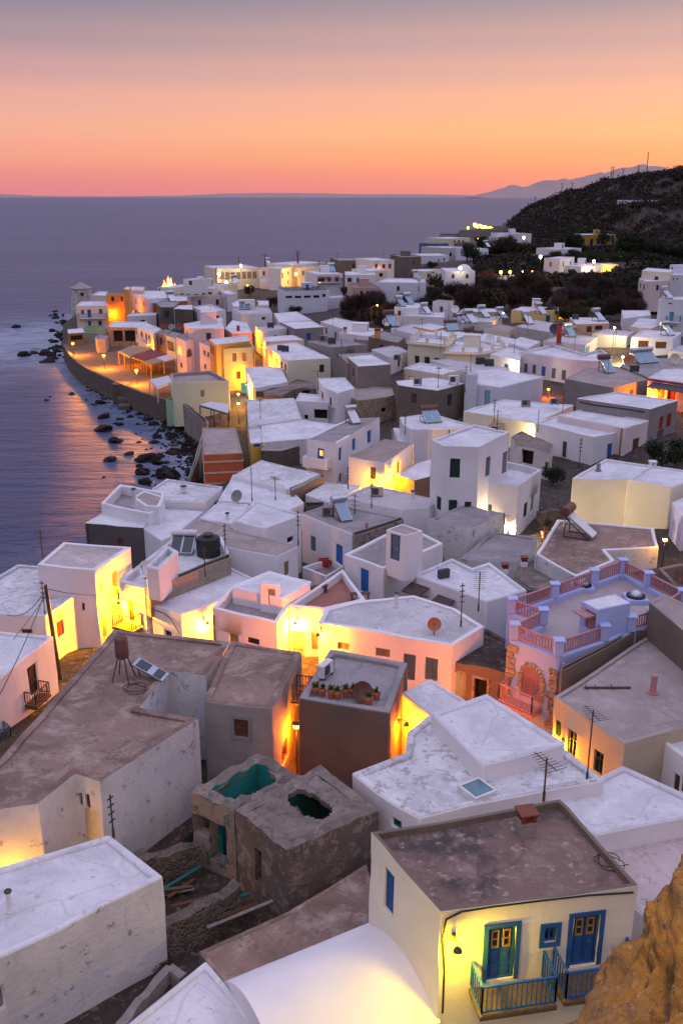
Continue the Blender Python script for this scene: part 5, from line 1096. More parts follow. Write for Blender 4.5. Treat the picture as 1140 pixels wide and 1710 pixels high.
house('kiosk', 'little wooden kiosk with a flat roof on the promenade', [(159, 563), (166, 558), (181, 561), (176, 566), (163, 567)], 5.2, 2.3, 'tan_render', 'roof_grey', .04, .15, cat='kiosk')
# ---------------------------------------------------------------- the far rows
FH('white house with a stair hut and a row of small windows behind the bonfire', 297, 481, 356, 482.5, 9.0, 16, 'cream', 'roof_grey_pale', [('win', 'dark_brown', 301, 490, 307, 494.5), ('door', 'brown', 312.5, 489, 318, 500), ('win', 'dark_brown', 324.5, 489, 330.5, 492.5), ('win', 'dark_brown', 337, 488.5, 342.5, 492), ('win', 'dark_brown', 348, 488, 353.5, 491.5)])
FH('small white stair hut with a brown door above the row of small windows', 306, 466, 322, 467, 11.8, 5, 'white', 'roof_white', [('door', 'brown', 315.5, 467, 321, 476)], zb=8.5)
FH('long low pink wall and terrace right of the row of small windows', 319, 496, 379, 492, 7.6, 9, 'pale_pink', 'roof_mauve')
FH('white house with a curved buttress left of the winter tree', 379, 491.5, 396.5, 491, 8.2, 12, 'white', 'roof_white')
FH('low white house with a grey canopy by the bonfire', 263, 480, 284, 481, 8.6, 10, 'white', 'roof_white', [('shut', 'brown', 265, 482, 268, 487)])
FH('row of cream lit rooms with tall windows on the sea side', 362, 449, 433, 447, 10.6, 14, 'cream', 'roof_white', wins=[('shut', 'tan_wood', 7, 1.2, 2.0, 3.0, .06, .95)])
FH('dark shed with a white roof below the lit sea side rooms', 368, 463, 408, 462, 8.0, 12, 'dark_render', 'roof_white', name='dark_shed')
FH('white annex beside the dark shed with a white roof', 408, 461.5, 426, 461, 8.2, 9, 'white_blue', 'roof_white')
FH('pink house with one window left of the tall bare pole', 433, 447, 449, 448, 10.8, 10, 'pale_pink', 'roof_white', [('shut', 'brown', 438.5, 453, 442.5, 460)], name='pink_house')
house('white_house', 'white two storey house with a small red balcony near the tall bare pole', [(449, 448), (469, 448.5), (487, 446), (470, 443)], 11.0, 4.6, 'white', 'roof_white', .1, .2, ops=[('door', 'brown', 470.5, 456, 473, 465), ('shut', 'brown', 480, 453, 482.5, 459), ('shut', 'brown', 480, 468, 482.5, 474)])
FH('cream lit house with blue grey shutters behind the garden bushes', 498, 447.5, 533, 446, 10.8, 12, 'cream', 'roof_white', [('shut', 'slate_blue', 504, 452, 508, 460), ('shut', 'slate_blue', 510, 452, 515, 461), ('shut', 'slate_blue', 518.5, 452, 522, 458)])
FH('long lit house wall on the sea side behind the cream lit house', 486, 442, 543, 438, 11.6, 10, 'cream', 'roof_white')
HB = FH('pinkish white house with red awnings and a long balcony', 529, 458, 572, 457, 11.2, 12, 'white', 'roof_white', [('shut', 'dark_brown', 532, 462.5, 542, 470), ('shut', 'dark_brown', 547, 463, 552, 470), ('shut', 'dark_brown', 560, 463, 565, 470)])
for a, b in ((531, 543), (545, 552), (558, 566)): awning(HB, a, b, 462, 'canvas_red', 1.2)
balcony(HB, 530, 570, 471, 1.0, 'slate_blue', 'white')
FH('white house with brown and green shutters right of the red awnings', 576, 459, 627, 459, 11.0, 12, 'white', 'roof_white', [('shut', 'dark_brown', 580, 464, 587, 471), ('shut', 'slate_blue', 595, 464, 599, 472), ('shut', 'slate_blue', 606, 464, 609, 472), ('shut', 'dark_brown', 580, 479, 587, 485)])
FH('brown stone warehouse on the sea side of the town', 566, 435, 606, 434.5, 12.4, 14, 'brown_render', 'roof_grey', [('win', 'dark_grey', 588, 440, 593, 450)], name='stone_house')
HSC = FH('white school with round windows and a long louvred roof', 473, 487, 547, 485.5, 9.6, 9, 'white_blue', 'roof_white', [('win', 'dark_grey', 477, 494, 488, 498), ('win', 'dark_grey', 492, 494, 503, 498), ('win', 'dark_grey', 507.5, 493.5, 518.5, 497.5), ('win', 'dark_grey', 523, 493, 533, 497.5), ('win', 'dark_grey', 538, 491, 543.5, 496)], name='school', cat='school')
FH('lower white wing in front of the louvred roof school', 491, 499, 581, 497, 7.6, 7, 'white_blue', 'roof_grey_pale', [('win', 'dark_grey', 512, 515, 517, 521), ('win', 'dark_grey', 526, 513, 531, 519)], name='school_wing', cat='school')
def louvres():
    b = HSC.B[0]; e = b.edges[0]
    for k in range(14):
        u = e.L * (k + .5) / 14; m = MB(); m.box(e.at(u, 9.9, -4.5), (.5, 8.6, .1), ((e.t - Z * .8).normalized(), e.n, (Z + e.t * .8).normalized())); m.beam(e.at(u, 9.4, -1), e.at(u, 10, -1), .08); m.beam(e.at(u, 9.4, -8), e.at(u, 10, -8), .08); m.build('roof_louvre', 'dark_grey', HSC.root)
louvres()
FH('rose coloured old house among the winter trees', 592, 480.5, 634, 480, 10.6, 12, 'rose', 'roof_brown', [('shut', 'dark_brown', 601, 486, 605, 494), ('shut', 'dark_brown', 611, 486, 615, 494), ('shut', 'dark_brown', 621, 486, 625, 494)], name='rose_house')
FH('large lavender white house with brown shutters behind the valley trees', 628, 471, 695, 472.5, 11.4, 12, 'white_blue', 'roof_white', [('shut', 'dark_brown', 662, 478, 667, 486), ('shut', 'dark_brown', 662, 494, 667, 499)])
FH('low white annex with a grey door right of the lavender white house', 695, 487, 734, 485.5, 9.0, 9, 'white_blue', 'roof_white', [('door', 'grey', 697, 493, 702, 503)])
FH('white stair tower between the lavender house and the low annex', 697, 471, 711, 471, 11.4, 6, 'white', 'roof_white', [('shut', 'dark_brown', 697, 478, 699.5, 486)])
house('cream_house', 'cream house with one brown window above the bare trees', [(690, 452), (700, 449), (737, 449), (711, 453)], 12.4, 6.6, 'cream', 'roof_white', .1, .2, ops=[('shut', 'brown', 713, 457, 717, 463)])
HD = FH('two storey lavender house with a dome and grey shutters above the valley', 744, 453, 793, 453, 13.2, 12, 'white_blue', 'roof_white', [('shut', 'dark_grey', 753.5, 458, 758.5, 465), ('shut', 'dark_grey', 777, 458, 782, 465), ('shut', 'dark_grey', 777, 473, 781.5, 480)])
def dome():
    c = PY(774, 452, HD.B[0].pts[0].y + 5); m = MB(); m.lathe((c.x, c.y, 13.0), [(1.8, -.3), (1.75, .3), (1.4, .95), (.8, 1.35), (.05, 1.5)], 20); m.build('dome', 'white', HD.root, smooth=60)
dome()
FH('brightly lit white house with a dark doorway in the far rows', 605, 452.5, 647, 451.5, 11.4, 9, 'cream', 'roof_white', [('hole', 'interior_shade', 633, 456, 639, 462)])
FH('white house with three brown shutters on the sea side', 622, 435, 658, 434, 13.0, 12, 'white', 'roof_white', [('shut', 'brown', 626, 441, 630, 448), ('shut', 'brown', 638, 441, 643, 448), ('shut', 'brown', 648.5, 440.5, 653, 448)])
FH('brown stone house behind the dark evergreen', 671, 429, 703, 428.5, 13.0, 12, 'brown_render', 'roof_grey', [('shut', 'teal', 688, 435, 692, 443)], name='stone_house')
FH('long low lilac white house with two blue windows near the sea', 703, 427, 749, 426.5, 12.0, 12, 'white_blue', 'roof_white', [('shut', 'blue', 731, 433, 733.5, 437), ('shut', 'blue', 740, 431, 742.5, 436)])
FH('grey house with one dark window near the harbour', 749, 414, 766, 413, 13.6, 12, 'pale_grey', 'roof_white', [('win', 'dark_brown', 750, 422, 754, 428)], name='grey_house')
FH('cream house with an orange lit upper wall near the harbour', 766, 414, 785, 412.5, 13.4, 12, 'cream', 'roof_white')
FH('white house with dark windows just before the harbour', 748, 398.5, 785, 397, 14.6, 12, 'cream', 'roof_white', [('win', 'dark_brown', 757, 402, 760, 405.5), ('win', 'dark_brown', 764, 401.5, 767.5, 405), ('win', 'dark_brown', 771, 401.5, 774.5, 405)])
FH('house with a crenellated blue parapet by the harbour', 734.5, 407, 748, 406, 13.6, 9, 'slate_blue', 'roof_grey', name='blue_house')
FH('white house with bright turquoise doors beside the dark trees', 786, 416, 815, 415.5, 13.8, 12, 'white_blue', 'roof_white', [('door', 'cyan', 789, 420, 793, 426), ('shut', 'cyan', 808, 421, 812.5, 427)])
FH('pinkish flat house under the hill foot', 816, 395, 846, 396, 15.2, 14, 'pale_pink', 'roof_white')
FH('low white house at the foot of the dark hill', 846, 390.5, 887, 390, 16.4, 14, 'white', 'roof_grey_pale', [('shut', 'dark_brown', 850, 392, 853, 396)])
FH('yellow harbour building glowing under the lamps', 774, 386, 794, 386.5, 12.8, 12, 'yellow', 'roof_brown', name='harbour_building', cat='building', wins=[('win', 'dark_brown', 4, 1.2, 1.5, 2.0, .05, .95)])
house('jetty', 'dark jetty running out to sea beyond the harbour building', [(733.5, 391), (735, 390), (775, 390), (775, 392.5)], 1.6, -1, 'concrete', None, .05, .3, cat='jetty')
FH('ochre yellow villa with arched blue windows on the dark hillside', 967, 392, 1027, 392, 16.5, 12, 'yellow_dim', 'roof_white', [('win', 'blue', 984, 399, 989.5, 411), ('win', 'blue', 995.5, 399, 1000.5, 409), ('win', 'blue', 1020.5, 399, 1025, 408), ('shut', 'blue', 973, 399, 976, 409)], name='villa', cat='villa', zb=9)
HSH = FH('cream shop lit by a bright lamp under its flat roof', 966, 442, 1032, 441.5, 12.2, 12, 'cream', 'roof_white', [('lit', 'rust_red', 1021, 454, 1026.5, 461), ('door', 'red', 1010, 454, 1017, 465)], name='shop', cat='shop', zb=7)
FH('dim tan house right of the lit cream shop', 1032, 440.5, 1067, 440, 12, 10, 'tan_render', 'roof_white', name='tan_house', zb=7)
house('white_house', 'lavender white block with a brown hedge in front of the lit shop', [(939, 443), (958, 438), (1005, 440), (1004, 444), (970, 445)], 12.0, 6.0, 'white_blue', 'roof_white', .06, .2)
house('cream_house', 'cream house with a water tank above the pinkish house on the right', [(1071, 452), (1080, 447), (1122, 450), (1121, 455)], 15.6, 8.5, 'cream', 'roof_white', .08, .2)
house('pink_house', 'pinkish house with dark windows below the cream house on the right', [(1066, 465), (1075, 461), (1117, 463), (1115, 469), (1078, 470)], 14.0, 8.0, 'pale_pink', 'roof_white', .08, .2, ops=[('shut', 'dark_green', 1094.5, 476, 1099, 485), ('shut', 'dark_green', 1067.5, 472, 1069.5, 482), ('shut', 'dark_green', 1073, 474, 1075.5, 484)])
FH('low white row of rooms at the right edge above the car park', 1121, 459, 1180, 458, 14.6, 10, 'white_blue', 'roof_white', [('shut', 'dark_grey', 1123, 464, 1125, 468), ('shut', 'dark_grey', 1129, 464, 1131, 468)], zb=9)
FH('white house with a lit wall under the trees left of the lavender block', 908, 431, 934, 432, 14.0, 10, 'white', 'roof_white')
FH('long low white house half hidden in the dark garden', 895, 414, 932, 416, 15.6, 10, 'white', 'roof_white')
FH('white house with blue windows alone on the dark hillside', 1064, 334.3, 1116, 334, 28.55, 9, 'white_blue', 'roof_white', [('shut', 'slate_blue', 1077, 336, 1082, 341), ('shut', 'slate_blue', 1092, 336, 1096, 341)], zb=21)
FH('small white chapel on the ridge of the hill', 1049, 291, 1059, 291, 40.5, 8, 'white', 'roof_white', name='chapel', cat='chapel', zb=33)
FH('pale flat roofed garage among the valley trees near the lamps', 814, 464, 837, 463, 10.2, 8, 'white', 'roof_white', name='garage', cat='garage')
FH('white low roof beside the pale garage among the trees', 839, 464, 858, 459, 10.6, 8, 'white', 'roof_white')
# ---------------------------------------------------------------- ruin in the foreground
def ruin():
    base = P(470, 1400, 5.2); r = empty('ruined_house', (base.x, base.y, 5), 'roofless stone ruin with turquoise inner walls and a hole in its remaining roof', 'ruin')
    H = []
    left = [(430, 1256), (512, 1298), (391, 1352), (319, 1322)]; right = [(393, 1352), (478, 1421), (632, 1353), (534, 1278)]
    zl, zr = 8.5, 8.75
    def ring(poly, z): 
        p = [P(x, y, z) for x, y in poly]
        return p if area2(p) > 0 else list(reversed(p))
    def shell(name, pts, z, zb, th, outer, inner, holes=(), seed=0, amp=1.0):
        """thick broken walls: outer skin, inner skin and a ragged top"""
        inn = inset(pts, th); so, si, top = MB(), MB(), MB()
        for i in range(len(pts)):
            a, b = pts[i], pts[(i + 1) % len(pts)]; ia, ib = inn[i], inn[(i + 1) % len(pts)]; L = (b - a).length; n = max(3, int(L / .35)); nz = 9
            def hz(f): return z + amp * .22 * mnoise.noise(Vector((a.lerp(b, f).x * 1.6, a.lerp(b, f).y * 1.6, seed))) + .08 * mnoise.noise(Vector((a.lerp(b, f).x * 6, a.lerp(b, f).y * 6, seed)))
            for k in range(n):
                f0, f1 = k / n, (k + 1) / n
                for sk, (A, B_), m in ((so, (a, b), 1), (si, (ia, ib), -1)):
                    for q in range(nz):
                        g0, g1 = q / nz, (q + 1) / nz; um, vm = (f0 + f1) / 2 * L, zb + (z - zb) * (g0 + g1) / 2
                        if any(h[0] == i and h[1] < um < h[2] and h[3] < vm < h[4] for h in holes): continue
                        sk.quad(*[Vector((*A.lerp(B_, f).xy, zb + (hz(f) - zb) * g)) for f, g in ((f0, g0), (f1, g0), (f1, g1), (f0, g1))])
                P0, P1, Q0, Q1 = (Vector((*A.lerp(B_, f).xy, hz(f))) for A, B_, f in ((a, b, f0), (a, b, f1), (ia, ib, f0), (ia, ib, f1)))
                top.quad(P0, P1, Q1, Q0)
            for h in holes:
                if h[0] != i: continue
                du = (b - a) / L; dd = (ia - a); dd = Vector((du.y, -du.x, 0)) * -th
                k0 = [round(h[1] / L * n) / n * L, round(h[2] / L * n) / n * L]; nz_ = nz
                v0 = zb + (z - zb) * round((h[3] - zb) / (z - zb) * nz) / nz; v1 = zb + (z - zb) * round((h[4] - zb) / (z - zb) * nz) / nz
                for p, q in (((k0[0], v0), (k0[0], v1)), ((k0[1], v0), (k0[1], v1)), ((k0[0], v0), (k0[1], v0)), ((k0[0], v1), (k0[1], v1))):
                    pa = Vector((*(a + du * p[0]).xy, p[1])); pb = Vector((*(a + du * q[0]).xy, q[1])); so.quad(pa, pb, pb + dd, pa + dd)
        def rough(m, amp):
            for k, (x, y, zz) in enumerate(m.v):
                j = mnoise.noise_vector(Vector((x * 1.9, y * 1.9, zz * 1.9))); m.v[k] = (x + j.x * amp, y + j.y * amp, zz + j.z * amp * .6)
        for m in (so, si, top): rough(m, .06)
        so.build('wall', outer, r, merge=True, smooth=35); si.build('inner_wall', inner, r, merge=True, smooth=35); top.build('broken_wall_top', 'ruin_roof', r, merge=True, smooth=35)
        return inn
    pl, pr = ring(left, zl), ring(right, zr)
    def where(pts, px, py, z):
        for i in range(len(pts)):
            e = Edge(pts[i], pts[(i + 1) % len(pts)], 4, z)
            if e.n.dot(EYE - e.A) > 0:
                h = e.hit(px, py)
                if h and 0 < h[0] < e.L and 4 < h[1] < z: return i, h[0], h[1]
    hs = []
    for px, py, w_, hgt in ((337, 1383, .9, 1.0), (364, 1412, .9, 1.7)):
        q = where(pl, px, py, zl)
        if q: hs.append((q[0], q[1] - w_ / 2, q[1] + w_ / 2, q[2] - hgt / 2, q[2] + hgt / 2))
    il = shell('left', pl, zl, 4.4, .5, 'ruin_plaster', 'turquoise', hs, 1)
    hs = []
    q = where(pr, 429, 1446, zr)
    if q: hs.append((q[0], q[1] - .3, q[1] + .3, q[2] - .65, q[2] + .65))
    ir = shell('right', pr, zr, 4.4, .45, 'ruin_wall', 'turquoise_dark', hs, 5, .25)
    f = MB(); f.poly([Vector((p.x, p.y, 5.0)) for p in inset(pl, .3)]); f.poly([Vector((p.x, p.y, 5.02)) for p in inset(pr, .3)]); f.build('rubble_floor', 'dirt', r)
    # remaining roof slab with a torn hole
    m = MB(); c = P(516, 1350, 8.55); e1 = (pr[1] - pr[0]); 
    N = 56; inn = inset(pr, .03); lo = [min(p[k] for p in inn) for k in (0, 1)]; hi = [max(p[k] for p in inn) for k in (0, 1)]
    A1, A2 = P(482, 1330, 8.55), P(548, 1378, 8.55); ax = (A2 - A1).normalized(); half = (A2 - A1).length / 2 * .9; wid = .55
    def inside(x, y, poly):
        return all((poly[(i + 1) % len(poly)].x - poly[i].x) * (y - poly[i].y) - (poly[(i + 1) % len(poly)].y - poly[i].y) * (x - poly[i].x) > -.02 for i in range(len(poly)))
    sx_, sy_ = (hi[0] - lo[0]) / N, (hi[1] - lo[1]) / N
    def zf(x, y): return 8.74 + .05 * mnoise.noise(Vector((x * 1.5, y * 1.5, 0))) + .03 * mnoise.noise(Vector((x * 5, y * 5, 2)))
    for i in range(N):
        for j in range(N):
            x, y = lo[0] + (i + .5) * sx_, lo[1] + (j + .5) * sy_
            if not inside(x, y, inn): continue
            d = Vector((x - c.x, y - c.y, 0)); u = d.dot(ax); v = d.dot(Vector((-ax.y, ax.x, 0)))
            if (abs(u) / half) ** 3 + (abs(v) / wid) ** 2.4 < 1 + .55 * mnoise.noise(Vector((x * 1.7, y * 1.7, 7))): continue
            q = [(lo[0] + (i + a) * sx_, lo[1] + (j + b) * sy_) for a, b in ((0, 0), (1, 0), (1, 1), (0, 1))]
            m.quad(*[(X, Y, zf(X, Y)) for X, Y in q])
    o = m.build('roof', 'ruin_roof', r, merge=True); sd = o.modifiers.new('thickness', 'SOLIDIFY'); sd.thickness = .22; sd.offset = -1
    b = MB(); b.beam(A1.lerp(A2, .15) + Z * -.3, A1.lerp(A2, .9) + Vector((.3, -.2, -1.6)), .16); b.beam(A1.lerp(A2, .5) + Vector((-.7, 0, -.5)), A1.lerp(A2, .75) + Vector((.8, .3, -1.2)), .14); b.build('fallen_beam', 'wood', r)
    # a strip of roof left round the open room
    m = MB(); inn = inset(pl, .12); lo = [min(p[k] for p in inn) for k in (0, 1)]; hi = [max(p[k] for p in inn) for k in (0, 1)]; sx_, sy_ = (hi[0] - lo[0]) / N, (hi[1] - lo[1]) / N
    hole = ring([(437, 1277), (461, 1313), (388, 1352), (356, 1332)], 8.2)
    cen = sum(hole, Vector()) / 4
    for i in range(N):
        for j in range(N):
            x, y = lo[0] + (i + .5) * sx_, lo[1] + (j + .5) * sy_; w_ = .25 * mnoise.noise(Vector((x * 2, y * 2, 1))) + .12 * mnoise.noise(Vector((x * 7, y * 7, 1)))
            dx, dy = x - cen.x, y - cen.y; k = 1 + w_ * .5
            if not inside(x, y, inn) or inside(cen.x + dx * k, cen.y + dy * k, hole): continue
            q = [(lo[0] + (i + a) * sx_, lo[1] + (j + b) * sy_) for a, b in ((0, 0), (1, 0), (1, 1), (0, 1))]
            m.quad(*[(X, Y, zf(X, Y) - .32) for X, Y in q])
    if m.v: o = m.build('roof_remnant', 'ruin_roof', r, merge=True); sd = o.modifiers.new('thickness', 'SOLIDIFY'); sd.thickness = .2; sd.offset = -1
ruin()
def rubble_wall(name, label, a, b, z0, z1, th=.45, mat='rubble', rag=.25):
    A, B_ = P(*a, z1), P(*b, z1); L = (B_ - A).length; t = (B_ - A).normalized(); nn = Vector((-t.y, t.x, 0)); n = max(4, int(L / .3)); m = MB(); nz = 5; sec = []
    for i in range(n + 1):
        p = A.lerp(B_, i / n); top = z1 + rag * mnoise.noise(Vector((p.x * 1.3, p.y * 1.3, 4))) + rag * .4 * mnoise.noise(Vector((p.x * 5, p.y * 5, 4)))
        row = []
        for k in range(2 * nz + 2):
            s_ = -1 if k <= nz else 1; g = k / nz if k <= nz else (2 * nz + 1 - k) / nz; q = Vector((p.x, p.y, z0 + (top - z0) * g)) + nn * s_ * th / 2 * (1.15 - .25 * g)
            row.append(q + mnoise.noise_vector(q * 2.3) * .07)
        sec.append(row)
    w_ = len(sec[0])
    for i in range(n):
        for k in range(w_ - 1): m.quad(sec[i][k], sec[i + 1][k], sec[i + 1][k + 1], sec[i][k + 1])
    m.poly(sec[0]); m.poly(list(reversed(sec[-1])))
    o = m.build(name, mat, None, (A + B_) / 2, merge=True, smooth=30); return tag(o, label, 'wall')
rubble_wall('stone_wall', 'tumbledown rubble wall running from the ruin to the white corner house', (272, 1540), (396, 1478), 5.0, 6.9)
rubble_wall('stone_wall', 'short rubble wall of a collapsed hut below the white stained wall', (250, 1432), (330, 1408), 5.0, 6.6)
rubble_wall('stone_wall', 'low rubble wall across the overgrown yard beside the ruin', (232, 1418), (252, 1436), 5.0, 6.7)
rubble_wall('stone_wall', 'low rusty edged kerb wall along the narrow path at the bottom', (200, 1712), (283, 1612), 5.2, 6.0, .3, 'concrete', .1)
rubble_wall('stone_wall', 'thin wall at the end of the path under the ruin corner', (283, 1612), (306, 1630), 5.2, 6.0, .3, 'concrete', .1)
rubble_wall('stone_wall', 'dry stone garden wall below the tall white house roof terrace', (898, 856), (950, 850), 5.0, 6.8, .5)
def debris(label, px, py, z, n, spread, group=None):
    c = P(px, py, z); r = empty('plank_pile', c, label, 'planks', group)
    for k in range(n):
        a = random.uniform(-.35, .35) + .5; L = random.uniform(1.2, 2.6); p = c + Vector((random.uniform(-1, 1) * spread, random.uniform(-1, 1) * spread * .6, .05 + .05 * k)); d = Vector((math.cos(a), math.sin(a), random.uniform(-.05, .12))) * L / 2
        m = MB(); m.beam(p - d, p + d, .14, .035); m.build('plank', random.choice(['wood', 'wood', 'rust', 'teal', 'concrete']), r)
debris('heap of old planks and laths against the tumbledown rubble wall', 360, 1536, 5.5, 14, 1.0)
debris('few broken boards lying in the yard beside the ruin', 296, 1490, 5.4, 6, .6)
def stones(label, spots, smin, smax, mat, name='stone', cat='stone', group=None, z=None):
    for px, py in spots:
        p = P(px, py, z if z is not None else 5.4); rock(name, label, p, random.uniform(smin, smax), mat, cat, group)
ROCKS = {}
def rock(name, label, loc, s, mat='rock_wet', cat='rock', group=None, flat=.6):
    k = (mat, random.randrange(5))
    if k not in ROCKS:
        bm = bmesh.new(); bmesh.ops.create_icosphere(bm, subdivisions=3, radius=1); o3 = Vector((k[1] * 13.1, 4.2, 7.7))
        for v in bm.verts:
            d = v.co.normalized(); q = 1 + .42 * mnoise.noise(d * 1.3 + o3) + .22 * mnoise.noise(d * 3.1 + o3) + .08 * mnoise.noise(d * 8 + o3); v.co = d * q
        me = bpy.data.meshes.new('boulder'); bm.to_mesh(me); bm.free(); me.materials.append(M(mat)); ROCKS[k] = me
    o = bpy.data.objects.new(name, ROCKS[k]); COL.objects.link(o); o.location = loc; o.scale = (s * random.uniform(.8, 1.3), s * random.uniform(.8, 1.2), s * flat * random.uniform(.8, 1.2)); o.rotation_euler = (random.uniform(-.2, .2), random.uniform(-.2, .2), random.uniform(0, 6.3))
    return tag(o, label, cat, group)
for lab, pts in (('biggest black boulder standing in the water off the shingle', ((246, 768, 1.15),)), ('broad mossy boulder just in front of the biggest black boulder', ((238, 790, 1.05),)), ('flat mossy rock awash nearest the sunken roof terrace', ((242, 806, .8),)), ('big black boulder touching the shingle beside the white roofs', ((279, 795, 1.4),)),
                 ('pointed dark rock with a long reflection in the orange water', ((184, 768, .8),)), ('dark rock lying farther in from the pointed rock', ((193, 737, .85),)), ('low wide rock in the orange lit water', ((173, 717, 1.1),)), ('small flat rock near the low wide rock', ((174, 697, .9),)), ('rock in the water closest to the promenade steps', ((168, 673, .8),)),
                 ('lone dark rock in the surf far left of the point', ((28, 547, 1.0),)), ('second dark rock out in the pale surf', ((41, 594, 1.3),)), ('flat rock at the inner end of the pale surf', ((76, 592, 1.6),)), ('small rock in the surf beside the flat rock', ((58, 590, .8),)), ('boulder nearest the water under the first promenade lamp', ((80, 604, 1.2),))):
    for px, py, s in pts: rock('boulder', lab, P(px, py, .05), s)
random.seed(5)
SH = [Vector((x, y)) for x, y in COAST[4:19]]
def along(f):
    k = min(int(f * (len(SH) - 1)), len(SH) - 2); return SH[k].lerp(SH[k + 1], f * (len(SH) - 1) - k)
for k in range(150):
    f = random.uniform(.12, 1.0); p = along(f); d = Vector((random.gauss(-1.2, 1.9), random.gauss(0, 1.6)))
    rock('shore_stone', 'dark wet stone among many along the black shingle below the sea wall', (p.x + d.x, p.y + d.y, max(-.1, .12 + d.x * .18)), random.choice((.3, .35, .45, .6, .8)), group='stones along the shingle')
for k in range(70):
    f = random.uniform(.15, .95); p = along(f)
    rock('shore_stone', 'small half sunken stone in the shallow water off the shingle', (p.x - abs(random.gauss(2.5, 3.5)) - 1, p.y + random.uniform(-2, 2), -.02), random.uniform(.22, .55), group='stones in the shallows')
for k in range(44):
    px, py = random.uniform(84, 113), random.uniform(520, 602)
    rock('shore_stone', 'dark rock on the wave washed shore around the point', P(px, py, .05), random.uniform(.35, .95), group='rocks around the point')
# shingle that nobody could count
m = MB(); 
for k in range(4600):
    f = random.uniform(.2, .98); p = along(f); x, y = p.x + random.gauss(.1, 2.0), p.y + random.gauss(0, 1.4); s = random.choice((.1, .15, .2, .3, .42)); z = max(-.05, .15 + (x - p.x) * .3)
    a = random.uniform(0, 6.3); X = Vector((math.cos(a), math.sin(a), random.uniform(-.4, .4))) * s; Y = Z.cross(X).normalized() * s * .8; c = Vector((x, y, z)); T = c + Z * s * .6
    q = [c + X, c + Y, c - X, c - Y]
    for i in range(4): m.poly((q[i], q[(i + 1) % 4], T))
o = m.build('shingle', 'rock_wet', None, (SH[6].x, SH[6].y, 0)); o['kind'] = 'stuff'
# cliff in the bottom right corner
def cliff():
    bm = bmesh.new(); bmesh.ops.create_icosphere(bm, subdivisions=7, radius=1)
    cen = EYE + ray(1384, 1812) * 12.5
    ax = Vector((.55, 0, .83)).normalized()
    for v in bm.verts:
        d = v.co.normalized(); al = d.dot(ax); q = d - ax * al * .62
        r1 = mnoise.ridged_multi_fractal(q * 1.5 + Vector((4, 1, 2)), .9, 2.1, 5, 1.0, 2.0)
        n = .90 + .16 * mnoise.noise(d * 1.5 + Vector((3, 1, 9))) + .10 * r1 + .15 * mnoise.fractal(q * 3.6, .9, 2.1, 8) + .05 * mnoise.ridged_multi_fractal(d * 5, .9, 2.2, 4, 1.0, 2.0)
        k = 1 + .75 * max(0, .30 - d.z) * (1 if d.x < 0 else .3); v.co = Vector((d.x * 2.5 * n * k, d.y * 2.2 * n, d.z * (3.2 if d.z > 0 else 9) * n))
    me = bpy.data.meshes.new('cliff'); bm.to_mesh(me); bm.free(); me.materials.append(M('cliff_rock')); me.polygons.foreach_set('use_smooth', [True] * len(me.polygons))
    o = bpy.data.objects.new('cliff', me); COL.objects.link(o); o.location = cen; o['kind'] = 'structure'
cliff()
# ---------------------------------------------------------------- lamps
K, KS = 4.6, 3.6
def wl(h, px, py, label, c=WARM, e=400):
    ed = find_edge(h.edges, px, py)
    if ed is None: print('NOWL', label); return
    u, z, _ = ed.hit(px, py); wall_lamp(label, ed.at(u, z), ed.n, c, e * K)
def sl_(label, px, py, h, z, c=SOD, e=600, arm=0, rz=0, group='street lamps', gs=1.0, **kw):
    """street lamp whose head is seen at px, py; z is the height of the head"""
    p = P(px, py, z); street_lamp(label, (p.x, p.y, z - h), h, c, e * KS, arm, rz, group, gs=gs, **kw)
wl(H1, 757, 1563, 'bracket lamp shining yellow beside the blue door with the balcony', LEM, 72)
sl_('lamp post just below the picture, lighting the vaulted roof yellow', 700, 1752, 4.5, 9.9, LEM, 95)
wl(H19, 205, 1000, 'lane lamp lighting the yellow wall by the red balcony', YEL, 800)
sl_('lamp post in the lane at the far left below the brown roof', 10, 1497, 1.6, 6.6, YEL, 160)
wl(H23, 536, 1052, 'wall lamp on the orange lit front beside the terracotta terrace', SOD, 520)
wl(H22, 497, 1033, 'wall lamp above the pale green door', WARM, 380)
sl_('lamp in the narrow lane between the grey house and the pot roof house', 495, 1218, 2.6, 7.6, SOD, 500)
wl(H8, 664, 1204, 'wall lamp on the right side of the pot roof house', SOD, 350)
wl(H20, 340, 1034, 'wall lamp in the bright lane below the curved white roof', WARM, 300)
wl(H35, 650, 792, 'lane lamp on the right wall of the small brown roofed house', YEL, 520); wl(H35, 634, 800, 'added lamp making the front wall of the small brown roofed house glow', YEL, 260)  # the second lamp is added so the front wall glows too
wl(H34, 850, 884, 'bright white lamp on the foot of the tall white house', WHT, 700)
sl_('lamp beside the cream house lighting its side lane', 892, 732, 2.2, 7.2, WHT, 350)
wl(HM4, 453, 604, 'lamp in the glowing lane on the wall with the row of small windows', SOD, 900)
wl(HLP, 441, 576, 'lamp farther up the glowing lane on the low pink lit house', SOD, 600)
wl(HLM, 431, 557, 'lamp at the top of the narrow alley on the mauve roofed house', YEL, 500)
wl(HGB, 416, 640, 'small white lamp by the blue box at the gabled house', WHT, 160)
sl_('lamp lighting the yard behind the mint green wall', 398, 676, 2.4, 5.0, YEL, 350)
for k, (px, py, lab) in enumerate(((122, 574.5, 'promenade lamp nearest the point'), (173.5, 594.5, 'promenade lamp in the middle of the sea wall'), (228, 619.5, 'promenade lamp nearest the mint house'))):
    sl_(lab + ', glowing orange', px, py, 2.5, 4.9, (1, .29, .01), 1900, group='promenade lamps', gs=1.5)
sl_('big bright lamp at the corner of the pale grey green house', 1039, 598, 2.4, 8.4, WHT, 900)
